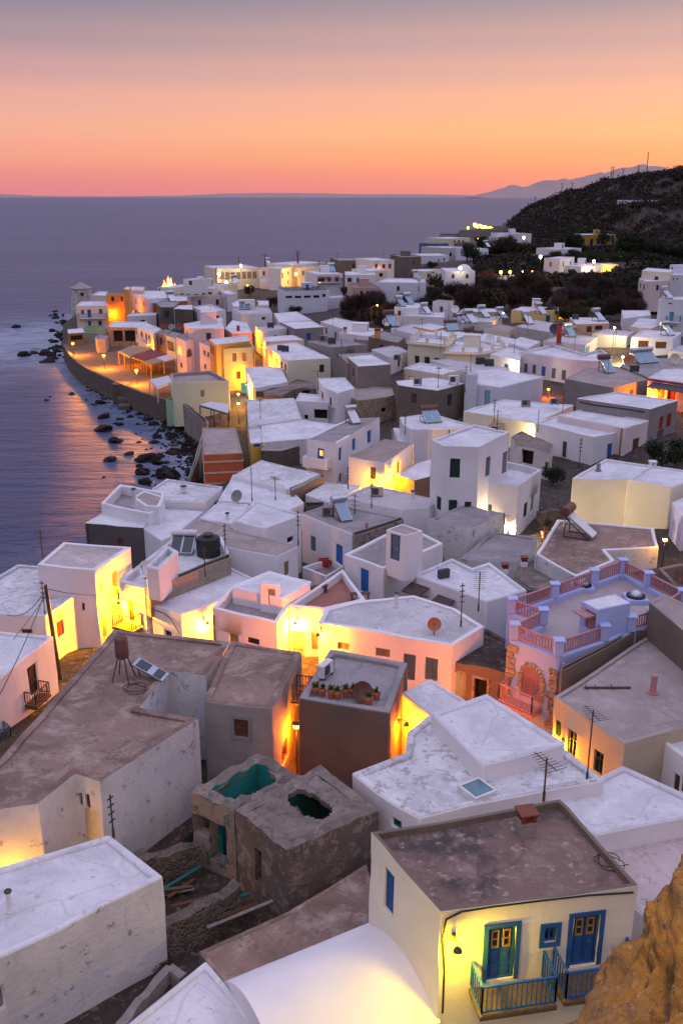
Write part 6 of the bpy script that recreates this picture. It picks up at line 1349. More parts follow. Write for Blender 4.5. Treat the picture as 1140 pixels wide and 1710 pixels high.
sl_('lamp post rising behind the pale grey green house', 1025, 549, 5.0, 11.6, WHT, 400)
sl_('lamp in the gap beside the big cream house', 1109, 905, 2.6, 8.2, YEL, 50)
wl(HM16, 1091, 655, 'wall lamp under the grey canopy of the red trimmed house', SOD, 500)
sl_('lamp at the rust brown end wall by the five blue shutters', 915, 652, 2.4, 7.2, SOD, 450)
sl_('square lamp left of the five blue shutters', 852, 614, 2.4, 8.0, WHT, 300)
sl_('lamp behind the flat house with the yellow lit wall', 936, 524, 2.0, 7.6, YEL, 350)
sl_('lamp on the roof edge near the ochre walled house', 840, 524, 2.0, 9.6, YEL, 140)
wl(H12, 940, 1236, 'wall lamp between the arched windows of the sandy house', WARM, 110)
sl_('lamp beside the small brown stone house', 756, 1176, 2.4, 7.0, SOD, 260)
sl_('lamp by the sea side rooms at the far left', 366, 459, 3.0, 9.2, WHT, 240, gs=2.2)
sl_('reddish lamp beside the dark shed', 365, 471, 2.5, 8.4, SOD, 250)
sl_('white lamp in front of the dark shed', 378, 472, 3.0, 8.2, WHT, 200, gs=2.2)
sl_('lamp on the sea side rooms between the windows', 402, 444, 1.5, 11.4, WHT, 90, gs=2.2)
sl_('lamp behind the garden bushes by the cream lit house', 494, 458, 4.0, 9.4, YEL, 800, gs=2.2)
wl(HB, 533, 470, 'lamp at the left end of the long balcony with red awnings', WHT, 120)
sl_('lamp lighting the white house with the dark doorway', 628, 456, 2.0, 9.6, WARM, 350)
sl_('lamp on the roof beside the white dome', 768, 448, 1.2, 14.0, WHT, 45, gs=2.2)
sl_('lamp shining over the flat roof of the cream shop', 991, 437, 1.0, 13.4, WHT, 700, gs=2.2)
sl_('lamp in front of the cream shop under its roof', 1016, 451, 2.0, 10.8, WARM, 450)
sl_('greenish lamp among the trees left of the pale roofs', 836, 455, 4, 12.4, YEL, 450, gs=2.2)
sl_('orange lamp among the trees above the pale roofs', 851, 454.5, 4, 12.4, SOD, 700, gs=2.2)
sl_('small white lamp low in the dark trees', 872, 454.5, 3, 11.6, WHT, 120); sl_('small orange lamp low in the dark trees', 888, 454, 3, 11.4, SOD, 200)
sl_('tall white lamp by the bare pole in the dark garden', 902, 429, 6, 15.2, WHT, 260, gs=2.2)
sl_('bright lamp at the foot of the dark hill', 874, 397, 6, 17.8, WHT, 500, gs=2.2)
sl_('small lamp high on the ridge of the hill', 1095, 294, 4, 39.2, YEL, 160)
sl_('lamp on the low white house on the hill foot', 797, 398, 5, 13.5, SOD, 700, gs=2.2); sl_('yellow lamp near the harbour building', 804, 398, 4, 13.3, YEL, 500, gs=2.2)
sl_('lamp between the orange house and the two storey house on the point', 187, 524, 3, 5.6, SOD, 700, gs=1.6); sl_('lamp at the yellow lit low house on the point', 217, 517, 2.5, 6.4, SOD, 450); sl_('lamp under the pergolas by the taverna', 231, 592, 1.8, 4.5, SOD, 420); sl_('lamp by the arched windows on the promenade', 250, 577, 2.0, 4.8, SOD, 300)
wl(HM3, 418, 622, 'wall lamp on the yellow house by the glowing lane', YEL, 900); sl_('lamp in front of the yellow house by the lane', 398, 660, 2.0, 4.8, YEL, 500)
for k in range(12):
    px = 792 + k * 2.9; sl_('harbour lamp on a tall mast glowing orange, one of a row', px, 374.5 + k * .72 + (k % 3) * .9, 4, 13.0 + (2.2 if k > 8 else 0), SOD, 6000, group='row of harbour lamps', gs=6)
sl_('single harbour lamp left of the row', 781, 380, 6, 12.5, SOD, 5000, gs=4)
street_lamp('curved yellow lit lamp post by the winter tree', P(419.5, 508, 4.6), 4.2, YEL, 120, .8, 180, col='ochre'); street_lamp('curved yellow lit lamp post under the dark valley trees', P(620, 541, 6.2), 3.2, YEL, 160, 1.2, 20, col='ochre')
flood('unlit flood lamp on the corner of the low white house', P(423, 1682, 8.15), P(520, 1900, 5), WHT, 0)
flood('flood lamp lighting the orange cliff, outside the right edge', EYE + ray(1330, 1020) * 6.5, EYE + ray(1150, 1640) * 11, (1, .56, .16), 2600, 110)
# ---------------------------------------------------------------- plants
def leafmat(name, c1, c2):
    m, nt, b = base_mat(name, .8, .15); tc = nd(nt, 'ShaderNodeTexCoord'); n = nd(nt, 'ShaderNodeTexNoise', Scale=1.3, Detail=4.0); nt.links.new(tc.outputs['Object'], n.inputs['Vector'])
    r = ramp(nt, ((.35, c1), (.68, c2))); nt.links.new(n.outputs['Fac'], r.inputs[0]); nt.links.new(r.outputs[0], b.inputs['Base Color']); MATS[name] = m
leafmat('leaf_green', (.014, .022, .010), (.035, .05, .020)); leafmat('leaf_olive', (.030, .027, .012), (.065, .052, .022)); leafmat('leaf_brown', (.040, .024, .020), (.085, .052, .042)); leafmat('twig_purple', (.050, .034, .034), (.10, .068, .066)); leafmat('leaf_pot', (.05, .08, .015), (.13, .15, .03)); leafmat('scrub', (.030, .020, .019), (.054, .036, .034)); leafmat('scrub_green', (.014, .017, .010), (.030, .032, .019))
TREES = {}
def crown_mesh(kind, seed, mat, n, rad, hgt, leaf):
    rng = random.Random(seed); m = MB(); lobes = []
    for k in range(9):
        a = rng.uniform(0, 6.28); q = rng.uniform(.15, .72); lobes.append((Vector((math.cos(a) * q * rad, math.sin(a) * q * rad, hgt * rng.uniform(.38, .78))), rad * rng.uniform(.30, .52)))
    lobes.append((Vector((0, 0, hgt * .62)), rad * .6))
    for k in range(n):
        c, r = rng.choice(lobes); d = Vector((rng.gauss(0, 1), rng.gauss(0, 1), rng.gauss(0, .8))).normalized(); p = c + d * r * rng.uniform(.45, 1.08) ** .6
        if p.z < hgt * .12: continue
        a = Vector((rng.gauss(0, 1), rng.gauss(0, 1), rng.gauss(0, 1))).normalized(); b = a.cross(d).normalized() if abs(a.dot(d)) < .98 else a.cross(Z).normalized(); s = leaf * rng.uniform(.5, 1.25)
        if kind == 'bare': m.quad(p - d * s * 1.6 - b * s * .09, p - d * s * 1.6 + b * s * .09, p + d * s * 1.2 + b * s * .05, p + d * s * 1.2 - b * s * .05)
        else:
            t = (a - d * .3).normalized(); m.quad(p - b * s * .55, p + t * s * .7, p + b * s * .55, p - t * s * .7)
    return m, lobes
def tree_proto(kind, mat, seed):
    key = (kind, mat, seed)
    if key in TREES: return TREES[key]
    n, leaf = (1500, .30) if kind == 'leafy' else (3600, .34)
    m, lobes = crown_mesh(kind, seed, mat, n, 1.0 * 3, 4.6, leaf)
    o = m.build('crown', mat, None, (0, 0, 0)); t = MB()
    t.tube([(0, 0, -.3), (.05, .03, .8), (.0, .1, 1.9)], [.22, .17, .12], 7)
    for c, r in lobes: t.tube([Vector((.0, .05, .9)), Vector((c.x * .5, c.y * .5, c.z * .62)), c], [.10, .06, .02], 5)
    q = t.build('trunk', 'trunk', None, (0, 0, 0)); TREES[key] = (o.data, q.data)
    for x in (o, q): bpy.data.objects.remove(x)
    return TREES[key]
def tree(name, label, px, py, rpx, kind='leafy', mat='leaf_green', zg=None, group=None, squash=1.0, cat='tree', Y=None):
    """px, py: centre of the crown in the photo, rpx its radius there"""
    zg = 8 if zg is None else zg
    if Y: p = PY(px, py + rpx * .75, Y); zg = p.z - .6
    for _ in range(0 if Y else 6):
        p = P(px, min(py + rpx * .75, 1700), zg); zg = ground(p.x, p.y)
    d = p.y * CP - (p.z - 30) * SP; r = rpx * d / F; s = r / 3.0
    e = empty(name, (p.x, p.y, zg), label, cat, group, random.uniform(0, 6.3)); e.scale = (s, s, s * squash)
    c, t = tree_proto(kind, mat, random.randrange(4))
    for nm, me in (('crown', c), ('trunk', t)): o = bpy.data.objects.new(nm, me); COL.objects.link(o); o.parent = e
random.seed(21)
VAL = 'trees in the dark valley behind the flat roofs'
DIST = {'dark tree between the turquoise doors and the hill foot': 372, 'olive tree lit by the lamp at the foot of the hill': 368, 'dark tree beside the ochre villa': 352, 'dark tree standing in front of the ochre villa': 344, 'dark tree on the slope right of the ochre villa': 345, 'dark tree in the garden below the ochre villa': 282, 'dark green tree under the tall white lamp': 262, 'tree near the harbour lit orange by the row of lamps': 515}
for lab, kind, mat, spots in (
    ('bare brown tree in the thicket beside the rose coloured house', 'bare', 'leaf_brown', ((597, 512, 20), (625, 506, 20), (648, 522, 21), (612, 531, 15), (640, 536, 14), (585, 527, 13))),
    ('dark green tree below the lavender white house with brown shutters', 'leafy', 'leaf_green', ((690, 512, 15), (712, 503, 15), (672, 500, 12), (704, 520, 12))),
    ('mixed grey green tree left of the domed house', 'leafy', 'leaf_olive', ((735, 473, 18), (722, 488, 14), (752, 478, 15))),
    ('bare reddish tree in front of the domed house', 'bare', 'leaf_brown', ((762, 492, 20), (787, 500, 21), (742, 502, 14), (775, 484, 16))),
    ('rounded olive brown tree in the middle of the valley', 'leafy', 'leaf_olive', ((829, 504, 25), (811, 512, 14), (942, 524, 14), (959, 527, 13), (919, 522, 14), (963, 511, 17))),
    ('bare purplish tree below the pale garage', 'bare', 'twig_purple', ((824, 478, 21), (846, 484, 18), (806, 486, 15))),
    ('broad bare dark tree between the pale garage and the lavender block', 'bare', 'leaf_brown', ((876, 479, 26), (900, 490, 21), (863, 497, 20), (890, 507, 16))),
    ('dark green tree under the tall white lamp', 'leafy', 'leaf_green', ((895, 461, 12), (911, 472, 14), (884, 466, 11), (921, 462, 10))),
    ('bare purple grey tree below the lavender block', 'bare', 'twig_purple', ((963, 478, 20), (950, 492, 20), (934, 503, 16), (975, 492, 15))),
    ('dark green hedge tree against the lavender block', 'leafy', 'leaf_green', ((980, 467, 14), (966, 464, 10), (992, 474, 11))),
    ('bare reddish brown tree below the cream shop', 'bare', 'leaf_brown', ((1007, 487, 24), (1039, 511, 27), (1062, 516, 18), (1024, 500, 18), (1012, 520, 18))),
    ('dark green tree right of the cream shop', 'leafy', 'leaf_green', ((1037, 475, 20), (1050, 462, 16), (1062, 484, 16), (988, 507, 14), (1086, 507, 12))),
    ('dark tree between the turquoise doors and the hill foot', 'bare', 'leaf_brown', ((841, 410, 21), (857, 416, 17), (868, 424, 14), (826, 418, 13))),
    ('dark evergreen in the belt of trees above the domed house', 'leafy', 'leaf_green', ((781, 438, 16), (799, 436, 15), (811, 442, 17), (826, 444, 15), (770, 443, 11), (845, 438, 14), (858, 444, 14), (792, 446, 12))),
    ('olive tree lit by the lamp at the foot of the hill', 'leafy', 'leaf_olive', ((873, 409, 15), (882, 421, 14), (892, 414, 11), (869, 445, 14), (886, 440, 13), (896, 446, 10))),
    ('tree near the harbour lit orange by the row of lamps', 'leafy', 'leaf_olive', ((809, 389, 9),)), ('dark tree just before the harbour buildings', 'leafy', 'leaf_green', ((806, 409, 13),)),
    ('dark tree beside the ochre villa', 'leafy', 'leaf_green', ((948, 398, 17), (958, 406, 14), (936, 408, 12))), ('dark tree standing in front of the ochre villa', 'leafy', 'leaf_green', ((1006, 398, 13),)),
    ('dark tree on the slope right of the ochre villa', 'leafy', 'leaf_green', ((1043, 410, 14), (1060, 400, 13), (1080, 412, 16), (1104, 418, 16), (1128, 420, 15), (1062, 424, 14))),
    ('dark tree in the garden below the ochre villa', 'leafy', 'leaf_green', ((974, 424, 15), (962, 430, 12), (1044, 430, 14), (1085, 432, 16), (1110, 438, 14), (958, 420, 10), (1000, 430, 11), (1020, 433, 11), (948, 428, 12), (930, 424, 13), (915, 428, 12), (905, 436, 10))),
    ('bare winter tree beside the dark shed', 'bare', 'leaf_brown', ((418, 485, 11),)), ('leafy garden bush in front of the cream lit house', 'leafy', 'leaf_olive', ((505, 470, 11), (517, 472, 10), (494, 473, 8))),
    ('small bare tree in front of the school', 'bare', 'twig_purple', ((472, 507, 13), (490, 515, 10), (459, 503, 10))), ('bushy palm right of the louvred school', 'leafy', 'leaf_olive', ((562, 481, 9), (575, 487, 9))),
    ('round dark evergreen in the far rows', 'leafy', 'leaf_green', ((669, 448, 13),)), ('dark bush behind the cream house above the bare trees', 'leafy', 'leaf_green', ((706, 444, 10), (720, 440, 9))),
    ('bush at the edge of the car park on the right', 'leafy', 'leaf_olive', ((1131, 487, 9), (1122, 494, 8))), ('little green bush beside the two storey house on the point', 'leafy', 'leaf_olive', ((190, 536, 9), (182, 540, 6)))):
    if len(spots) > 2: spots = spots + tuple((x + random.uniform(-14, 14), y + random.uniform(-8, 8), q * random.uniform(.7, 1.0)) for x, y, q in spots)
    for px, py, r in spots: tree('tree', lab, px, py, r * 1.2, kind, mat, None, VAL if len(spots) > 1 else None, random.uniform(.8, 1.05), Y=DIST.get(lab))
tree('shrub', 'large dark green shrub behind the big cream house', 1102, 762, 34, 'leafy', 'leaf_green', 7.4, cat='shrub'); tree('shrub', 'dark green shrub at the right edge behind the big cream house', 1136, 752, 26, 'leafy', 'leaf_green', 7.4, cat='shrub')
tree('shrub', 'green bush in the walled garden beside the tall white house', 922, 796, 22, 'leafy', 'leaf_green', 5.8, cat='shrub'); tree('shrub', 'small bush low in the walled garden beside the tall white house', 914, 872, 12, 'leafy', 'leaf_olive', 5.8, cat='shrub')
tree('shrub', 'low dark weeds in the path between the corner house and the kerb', 268, 1598, 20, 'leafy', 'leaf_olive', 5.4, cat='shrub', squash=.5); tree('shrub', 'dark weeds growing against the corner of the white stained house', 330, 1396, 22, 'leafy', 'leaf_green', 5.2, cat='shrub', squash=.6)
def scrub():
    """the thicket on the hillside: too many bushes to count"""
    rng = random.Random(3); v, f, mi = [], [], []; n = 0
    near = [(sum(p.x for p in q[0]) / len(q[0]), sum(p.y for p in q[0]) / len(q[0]), min(8.5, max((p - q[0][0]).length for p in q[0]) * .62 + 1) ** 2) for q in BLOCKS if q[0][0].y > 235]
    while n < 9000:
        px = rng.uniform(790, 1330); y = rng.uniform(245, 640) if n > 1800 else rng.uniform(245, 395); x = (px - 570) / F * y
        z = ground(x, y)
        if z < (6 if y > 395 else 7.6) or (y < 330 and px > 1140) or (px < 838 and y > 340): continue
        if any((x - c[0]) ** 2 + (y - c[1]) ** 2 < c[2] for c in near): continue
        rr = rng.uniform(1.3, 3.2) * (1 if y > 395 else .55); n += 1; mt = 0 if rng.random() < .62 else 1
        for k in range(42 if y > 395 else 24):
            d = Vector((rng.gauss(0, 1), rng.gauss(0, 1), abs(rng.gauss(0, .9)))).normalized(); p = Vector((x, y, z - .2)) + Vector((d.x * rr, d.y * rr, d.z * rr * .85)) * rng.uniform(.65, 1.1); a = Vector((rng.gauss(0, 1), rng.gauss(0, 1), rng.gauss(0, 1))).normalized(); b = a.cross(d).normalized(); s = rng.uniform(.22, .5)
            q = len(v); v += [tuple(p - b * s), tuple(p + a * s), tuple(p + b * s), tuple(p - a * s)]; f.append((q, q + 1, q + 2, q + 3)); mi.append(mt)
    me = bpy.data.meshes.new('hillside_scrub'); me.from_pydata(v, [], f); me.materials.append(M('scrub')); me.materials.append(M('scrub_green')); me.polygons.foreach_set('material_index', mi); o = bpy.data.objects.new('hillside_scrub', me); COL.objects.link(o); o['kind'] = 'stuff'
scrub()
def pot(label, loc, h=.32, r=.17, kind=0, group='flower pots on the dark house'):
    e = empty('flower_pot', loc, label, 'flower pot', group); m = MB(); m.lathe(loc, [(r * .7, 0), (r, h * .8), (r * 1.12, h * .8), (r * 1.12, h), (r * .9, h), (r * .85, h * .85)], 14); m.build('pot', 'clay', e, smooth=35)
    p = MB(); L = Vector(loc) + Z * h
    for k in range(46):
        a = random.uniform(0, 6.3); d = Vector((math.cos(a) * random.uniform(.2, 1), math.sin(a) * random.uniform(.2, 1), random.uniform(.3, 1.2 + kind * .5))).normalized(); b = d.cross(Z).normalized(); t = random.uniform(.12, .30); q = L + d * t * .2
        p.quad(q, q + d * t * .5 + b * .035, q + d * t, q + d * t * .5 - b * .035)
    p.build('plant', 'leaf_pot', e)
D8 = 9.2
for px, py, lab, k in ((552, 1118, 'flower pot standing alone by the air conditioner on the dark house', 1), (527, 1160, 'leftmost flower pot on the dark house roof edge', 0), (538.5, 1162, 'second flower pot from the left on the dark house roof edge', 1), (553, 1165, 'flower pot at the left of the crowded middle group', 0), (563.5, 1166, 'wide flower pot in the crowded middle group', 1), (577, 1164, 'small flower pot at the right of the crowded middle group', 0), (589, 1163, 'flower pot with yellowish leaves beside the fallen dish', 1), (628.5, 1168, 'flower pot in the right corner of the dark house roof', 1), (615, 1177, 'flower pot nearest the edge right of the fallen dish', 0)):
    pot(lab, P(px, py, D8), random.uniform(.30, .38), random.uniform(.16, .21), k)
ac_unit('beige air conditioner standing on the dark house with flower pots', P(543, 1130, D8), 60, 'white_paint', 1.1)
dish('fallen brown satellite dish lying among the flower pots', P(603, 1168, D8), -60, .5, 'tank_brown', .12)
pot('flower pot at the lane beside the walled garden', P(908, 897, 5.6), .5, .25, 1, None)
# ---------------------------------------------------------------- solar heaters
for px, py, z, rz, n, s, tk, pn, lab in (
    (570, 866, 8.1, 25, 1, .95, 'steel', 'collector_pale', 'solar heater with one pale blue panel above the blue door house'), (588, 706, 8.9, 25, 1, 1.0, 'steel', 'white_paint', 'solar heater with a white panel on the house with blue framed windows'),
    (718, 704, 8.3, 20, 2, .95, 'tank_brown', 'collector_pale', 'solar heater with two blue panels on the rounded white house'), (960, 895, 7.5, 60, 1, 1.3, 'tank_brown', 'white_paint', 'old solar tank on a tall rusty stand on the brown stained roof'),
    (409, 517, 7.9, 0, 2, 1.2, 'white_paint', 'collector', 'pair of dark blue solar panels on the house with brown stone side'), (351, 539, 10.1, 10, 2, 1.1, 'white_paint', 'collector', 'pair of dark blue solar panels on the tall pink house with arches'), (652, 545, 8.0, 30, 1, 1.7, 'tank_brown', 'collector_pale', 'steep solar heater with long panels beside the dark valley trees'),
    (710, 524, 8.2, 30, 1, 1.3, 'steel', 'steel', 'steep solar heater in front of the shed with a brown door'), (668, 512, 9.3, 30, 1, 1.3, 'steel', 'collector_pale', 'left of two solar heaters in front of the lavender white house'), (681, 508, 9.3, 30, 1, 1.4, 'steel', 'collector_pale', 'right of two solar heaters in front of the lavender white house'),
    (784, 540, 8.1, 30, 1, 1.5, 'steel', 'steel', 'steep silver solar heater near the ochre walled house'), (806, 530, 8.1, 30, 1, 1.4, 'steel', 'steel', 'steep silver solar heater by the lamp on the ochre walled house'), (836, 532, 8.1, 30, 1, 1.3, 'steel', 'collector_pale', 'steep solar heater right of the ochre walled house'), (768, 540, 8.1, 30, 1, 1.1, 'steel', 'steel', 'small silver solar heater left of the steep silver ones'),
    (879, 541, 9.7, 20, 1, 1.3, 'steel', 'white_paint', 'solar heater on the pale stone house with the grey roof'), (901, 525, 8.9, 30, 1, 1.3, 'steel', 'steel', 'solar heater on the flat house with the yellow lit wall'), (949, 562, 9.9, 20, 1, 1.2, 'steel', 'collector_pale', 'solar heater beside the red chimney'), (997, 536, 9.9, 30, 1, 1.3, 'steel', 'steel', 'solar heater on the salmon house with the red awning'),
    (1010, 622, 9.3, 15, 1, 1.3, 'tank_brown', 'collector_pale', 'solar heater on the grey house with the wide mauve roof'), (1112, 560, 10.9, 30, 1, 1.2, 'steel', 'steel', 'solar heater on the white house with two pairs of brown shutters'), (1110, 499, 14.3, 30, 1, 1.2, 'steel', 'steel', 'solar heater on the tall lilac white house'),
    (1073, 606, 9.5, 25, 3, 1.15, 'steel', 'collector_pale', 'long row of sloping solar collectors on the grey brown roof'), (753, 552, 8.0, 15, 2, 1.1, 'tank_brown', 'collector_pale', 'solar heater with blue panels behind the classical parapet'), (783, 569, 8.5, 15, 1, 1.2, 'tank_brown', 'collector', 'solar heater on the terrace with square stubs'),
    (393, 473, 8.2, 30, 1, 1.3, 'steel', 'steel', 'solar heater right of the dark shed'), (336, 478, 8.9, 30, 1, 1.4, 'steel', 'steel', 'solar heater beside the white stair hut'), (286, 504, 8.4, 30, 1, 1.4, 'steel', 'steel', 'solar heater above the dark brown house'), (447, 443, 10.8, 30, 1, 1.3, 'steel', 'steel', 'solar heater at the far left of the far rows'), (554, 454, 11.1, 15, 1, 1.4, 'steel', 'collector_pale', 'solar heater above the red awnings'), (694, 466, 11.3, 30, 1, 1.3, 'steel', 'collector_pale', 'solar heater on the lavender white house'), (812, 413, 13.7, 30, 1, 1.4, 'steel', 'steel', 'solar heater on the house with turquoise doors')):
    solar_heater(lab, P(px, py, z - .02), rz, n, s, tk, pn)
def old_heater():
    c = P(213, 1134, 9.41); r = empty('solar_water_heater', c, 'old rusty upright solar tank with a torn panel on the sprawling brown roof', 'water heater')
    m = MB(); T = c + Vector((-.15, 0, 1.05)); m.tube([T, T + Z * .08, T + Z * .95, T + Z * 1.05], [.2, .3, .3, .2], 16); m.build('tank', 'tank_brown', r, smooth=50)
    for k in range(4): a = 1.57 * k + .6; m = MB(); m.beam(c + Vector((-.15 + math.cos(a) * .55, math.sin(a) * .55, 0)), T + Vector((math.cos(a) * .2, math.sin(a) * .2, .1)), .05); m.build('leg', 'rust', r)
    A, B_ = c + Vector((.35, .25, .75)), c + Vector((1.75, -.1, .1)); d = (B_ - A).normalized(); s_ = d.cross(Z).normalized(); u = s_.cross(d)
    m = MB(); m.box((A + B_) / 2, (1.55, .75, .09), (d, s_, u)); f = m.build('panel_frame', 'steel', r)
    m = MB(); m.box((A + B_) / 2 + u * .05 - d * .35, (.6, .6, .03), (d, s_, u)); m.box((A + B_) / 2 + u * .055 + d * .45, (.4, .62, .03), (d, s_, (u + d * .15).normalized())); m.build('torn_foil', 'collector_black', f)
    m = MB(); m.beam(A, c + Vector((.5, .35, 0)), .05); m.beam(A + s_ * .3, c + Vector((1.2, .3, 0)), .05); m.build('stand', 'rust', r)
old_heater()
e_ = empty('water_tank', P(349, 926, 7.8), 'black plastic water tank behind the brown stone parapet', 'water tank'); tb = MB(); tb.lathe(P(349, 926, 7.8), [(.72, 0), (.78, .05), (.78, .5), (.81, .53), (.78, .56), (.78, 1.05), (.72, 1.2), (.3, 1.32), (.3, 1.4)], 24); tb.build('tank', 'black', e_, smooth=40); tb = MB(); tb.lathe(P(349, 926, 7.8), [(.34, 1.38), (.34, 1.46), (.05, 1.5)], 16); tb.build('lid', 'dark_grey', e_)
solar_heater('dark solar panel beside the black water tank', P(307, 920, 7.8), -5, 2, .8, 'white_paint', 'collector_black')
# ---------------------------------------------------------------- aerials, dishes, vents, chimneys, air conditioners
for px, py, z, h, k, lab in ((907, 1337, 11.5, 2.2, 0, 'rusty tv aerial on the back parapet of the cream house'), (979, 1303, 8.9, 4.2, 0, 'tall thin tv aerial at the edge of the flaked white roof'), (190, 1398, 9.0, 2.4, 2, 'spiky tv mast on the white stained wall above the yard'), (76, 1028, 7.2, 3.0, 2, 'insulator mast at the corner of the house by the yellow wall'), (73, 940, 7.0, 3.2, 1, 'rusty tv mast rising beside the upper block of the seaside house'), (343, 962, 8.3, 2.6, 2, 'black mast on the brown stone parapet'), (377, 935, 8.0, 3.4, 2, 'notched mast beside the long grey roof'), (498, 910, 8.0, 3.4, 2, 'notched mast where two white roofs meet'), (421, 838, 6.8, 4.0, 2, 'notched mast on the sloping white roof'), (460, 836, 6.8, 2.8, 0, 'tv aerial on the sloping white roof'), (592, 860, 8.1, 2.2, 1, 'short aerial beside the solar heater panel'), (620, 848, 7.8, 3.6, 2, 'notched mast beside the air conditioner'), (581, 816, 7.6, 2.6, 2, 'thin mast at the mottled roof by the lane'), (798, 1020, 8.5, 3.2, 1, 'rust streaked aerial on the right wall of the awning house'), (769, 1046, 8.7, 3.4, 2, 'notched mast at the corner of the cracked grey roof'), (829, 720, 12.6, 2.4, 1, 'aerial on the tall white house'), (824, 704, 8.6, 3.2, 2, 'notched mast on the cream house with side lane'), (897, 721, 8.9, 3.0, 2, 'notched mast between the cream and white houses'), (938, 697, 9.0, 4.0, 2, 'tall notched mast above the blue shutters'), (966, 782, 9.7, 3.4, 2, 'notched mast left of the big cream house'), (676, 725, 8.3, 3.0, 2, 'mast on the rounded white house'), (776, 655, 9.0, 4.2, 1, 'aerial at the dark green shutter house'), (731, 648, 9.0, 3.4, 0, 'tv aerial on the brown block with red pergola'), (570, 600, 9.4, 4, 2, 'mast on the brown grey block'), (531, 650, 8.2, 3.2, 0, 'tv aerial above the red door'), (435, 700, 6.5, 3.2, 0, 'tv aerial on the pock marked roof'), (958, 588, 9.4, 4.6, 0, 'tv aerial behind the five blue shutters'), (1014, 626, 9.4, 3, 0, 'tv aerial by the mauve roof'), (704, 556, 8.0, 3.4, 0, 'tv aerial near the classical parapet'), (880, 556, 9.8, 4, 0, 'tv aerial on the pale stone house'), (640, 560, 7.6, 4.2, 1, 'aerial on the low white roofs'), (600, 546, 7.6, 4.0, 2, 'mast in the middle of the white roofs'), (660, 552, 8.0, 4.0, 0, 'aerial beside the orange chimney'), (1026, 578, 10.4, 4.0, 2, 'mast on the pale grey green house'), (420, 512, 8.2, 3.6, 0, 'aerial above the twin solar panels'), (352, 532, 7.6, 3.4, 0, 'aerial behind the tall pink house'), (300, 536, 7.0, 3.4, 0, 'aerial on the white house with arched windows'), (556, 542, 7.4, 3.6, 1, 'aerial near the faded white roof'), (858, 590, 9.0, 3.2, 0, 'aerial above the square lamp'), (492, 446, 11, 3.2, 0, 'aerial on the house with the small red balcony'), (562, 440, 12.4, 4.0, 0, 'aerial on the brown stone warehouse'), (640, 432, 13.0, 4.0, 0, 'aerial on the seaside house with three shutters'), (700, 462, 11.6, 4.0, 0, 'aerial behind the lavender white house'), (735, 588, 8.7, 4.0, 2, 'mast by the grey roof'), (785, 622, 10.2, 3, 0, 'aerial on the little white roof tower')):
    antenna(lab, P(px, py, z - .1), h * .72, random.uniform(0, 3.1), k, 'rust' if 'rust' in lab else 'dark_grey')
for px, py, z, rz, r, c, lab in ((397, 843, 6.9, -120, .5, 'grey', 'grey dish on the small white house with a short pipe'), (245, 966, 8.2, -120, .45, 'white_paint', 'white dish in front of the brown stone parapet'), (724, 1062, 8.6, -90, .36, 'clay', 'orange dish on the cracked grey roof'), (274, 553, 6.9, -90, .7, 'rust', 'rusty dish on the white house with arched windows'), (287, 553, 6.9, -90, .6, 'grey', 'grey dish on the house with arched windows'), (300, 553, 6.9, -90, .7, 'tank_brown', 'brown dish beside the tall pink house'), (645, 546, 7.5, -90, .8, 'white_paint', 'white dish by the valley trees'), (759, 524, 8.2, -90, .8, 'white_paint', 'white dish left of the ochre wall'), (1050, 612, 9.6, -140, .7, 'clay', 'orange dish left of the collector row'), (1124, 610, 9.6, -90, .7, 'beige', 'beige dish right of the collector row'), (817, 574, 8.5, -90, .7, 'white_paint', 'white dish on the terrace with square stubs'), (925, 560, 9.9, -90, .9, 'dark_grey', 'dark dish left of the red chimney'), (426, 514, 8.1, -90, .7, 'clay', 'orange dish right of the twin solar panels'), (440, 472, 8, -90, .9, 'white_paint', 'white dish below the pink house in the far rows')):
    dish(lab, P(px, py, z - .1), rz, r, c)
vent_pipe('white vent pipe on the bottom left white roof', P(18, 1523, 8.9), .75, .08); vent_pipe('pink clay pipe standing on the mauve roof', P(1089, 1158, 9.3), .9, .14, 'dusty_pink', False); vent_pipe('short white pipe beside the grey dish', P(380, 868, 6.9), .5, .12); vent_pipe('white vent pipe on the cracked grey roof', P(661, 1014, 8.6), .8, .1)
vent_pipe('pink vent pipe on the solar heater roof', P(612, 884, 8.1), .5, .1, 'dusty_pink', False); vent_pipe('tall white vent on the sunken roof terrace', P(225, 845, 8.2), 1.3, .14); vent_pipe('white vent pipe on the pale grey roof', P(689, 832, 7.7), .55, .12); vent_pipe('thin vent on the big cream house', P(998, 786, 9.5), .6, .16, 'grey', False); vent_pipe('small vent on the broad flat roof by the sea', P(307, 818, 6.9), .3, .2)
chimney('brick chimney with a red louvred top on the stained brown roof', P(877, 1392, 11.28), .52, .55, 'concrete', 'rust_red', 12)
chimney('red capped chimney stub on the stepped white parapet', P(874, 945, 7.6), .4, .35, 'white', 'rust_red'); chimney('red and white chimney on the rubble roof', P(842, 957, 7.9), .4, .35, 'white', 'rust_red'); chimney('tall red chimney on the pink house with the tiled lean to', P(932, 573, 9.9), .6, 2.6, 'red', 'dark_grey'); chimney('small red chimney on the stone lit house', P(398, 553, 8.5), .5, .6, 'red', 'rust_red'); chimney('orange chimney box on the ribbed roof', P(630, 564, 8.0), 1.0, 1.2, 'orange', 'rust_red'); chimney('small red chimney in the middle of the white roofs', P(576, 556, 7.5), .6, .7, 'rose', 'rust_red'); chimney('white chimney on the stepped cream house parapet', P(1088, 781, 9.6), .5, .25, 'white', 'white')
chimney('white chimney block on the flat house with the yellow lit wall', P(894, 515, 8.9), 1.4, 1.6, 'white', 'white_paint')
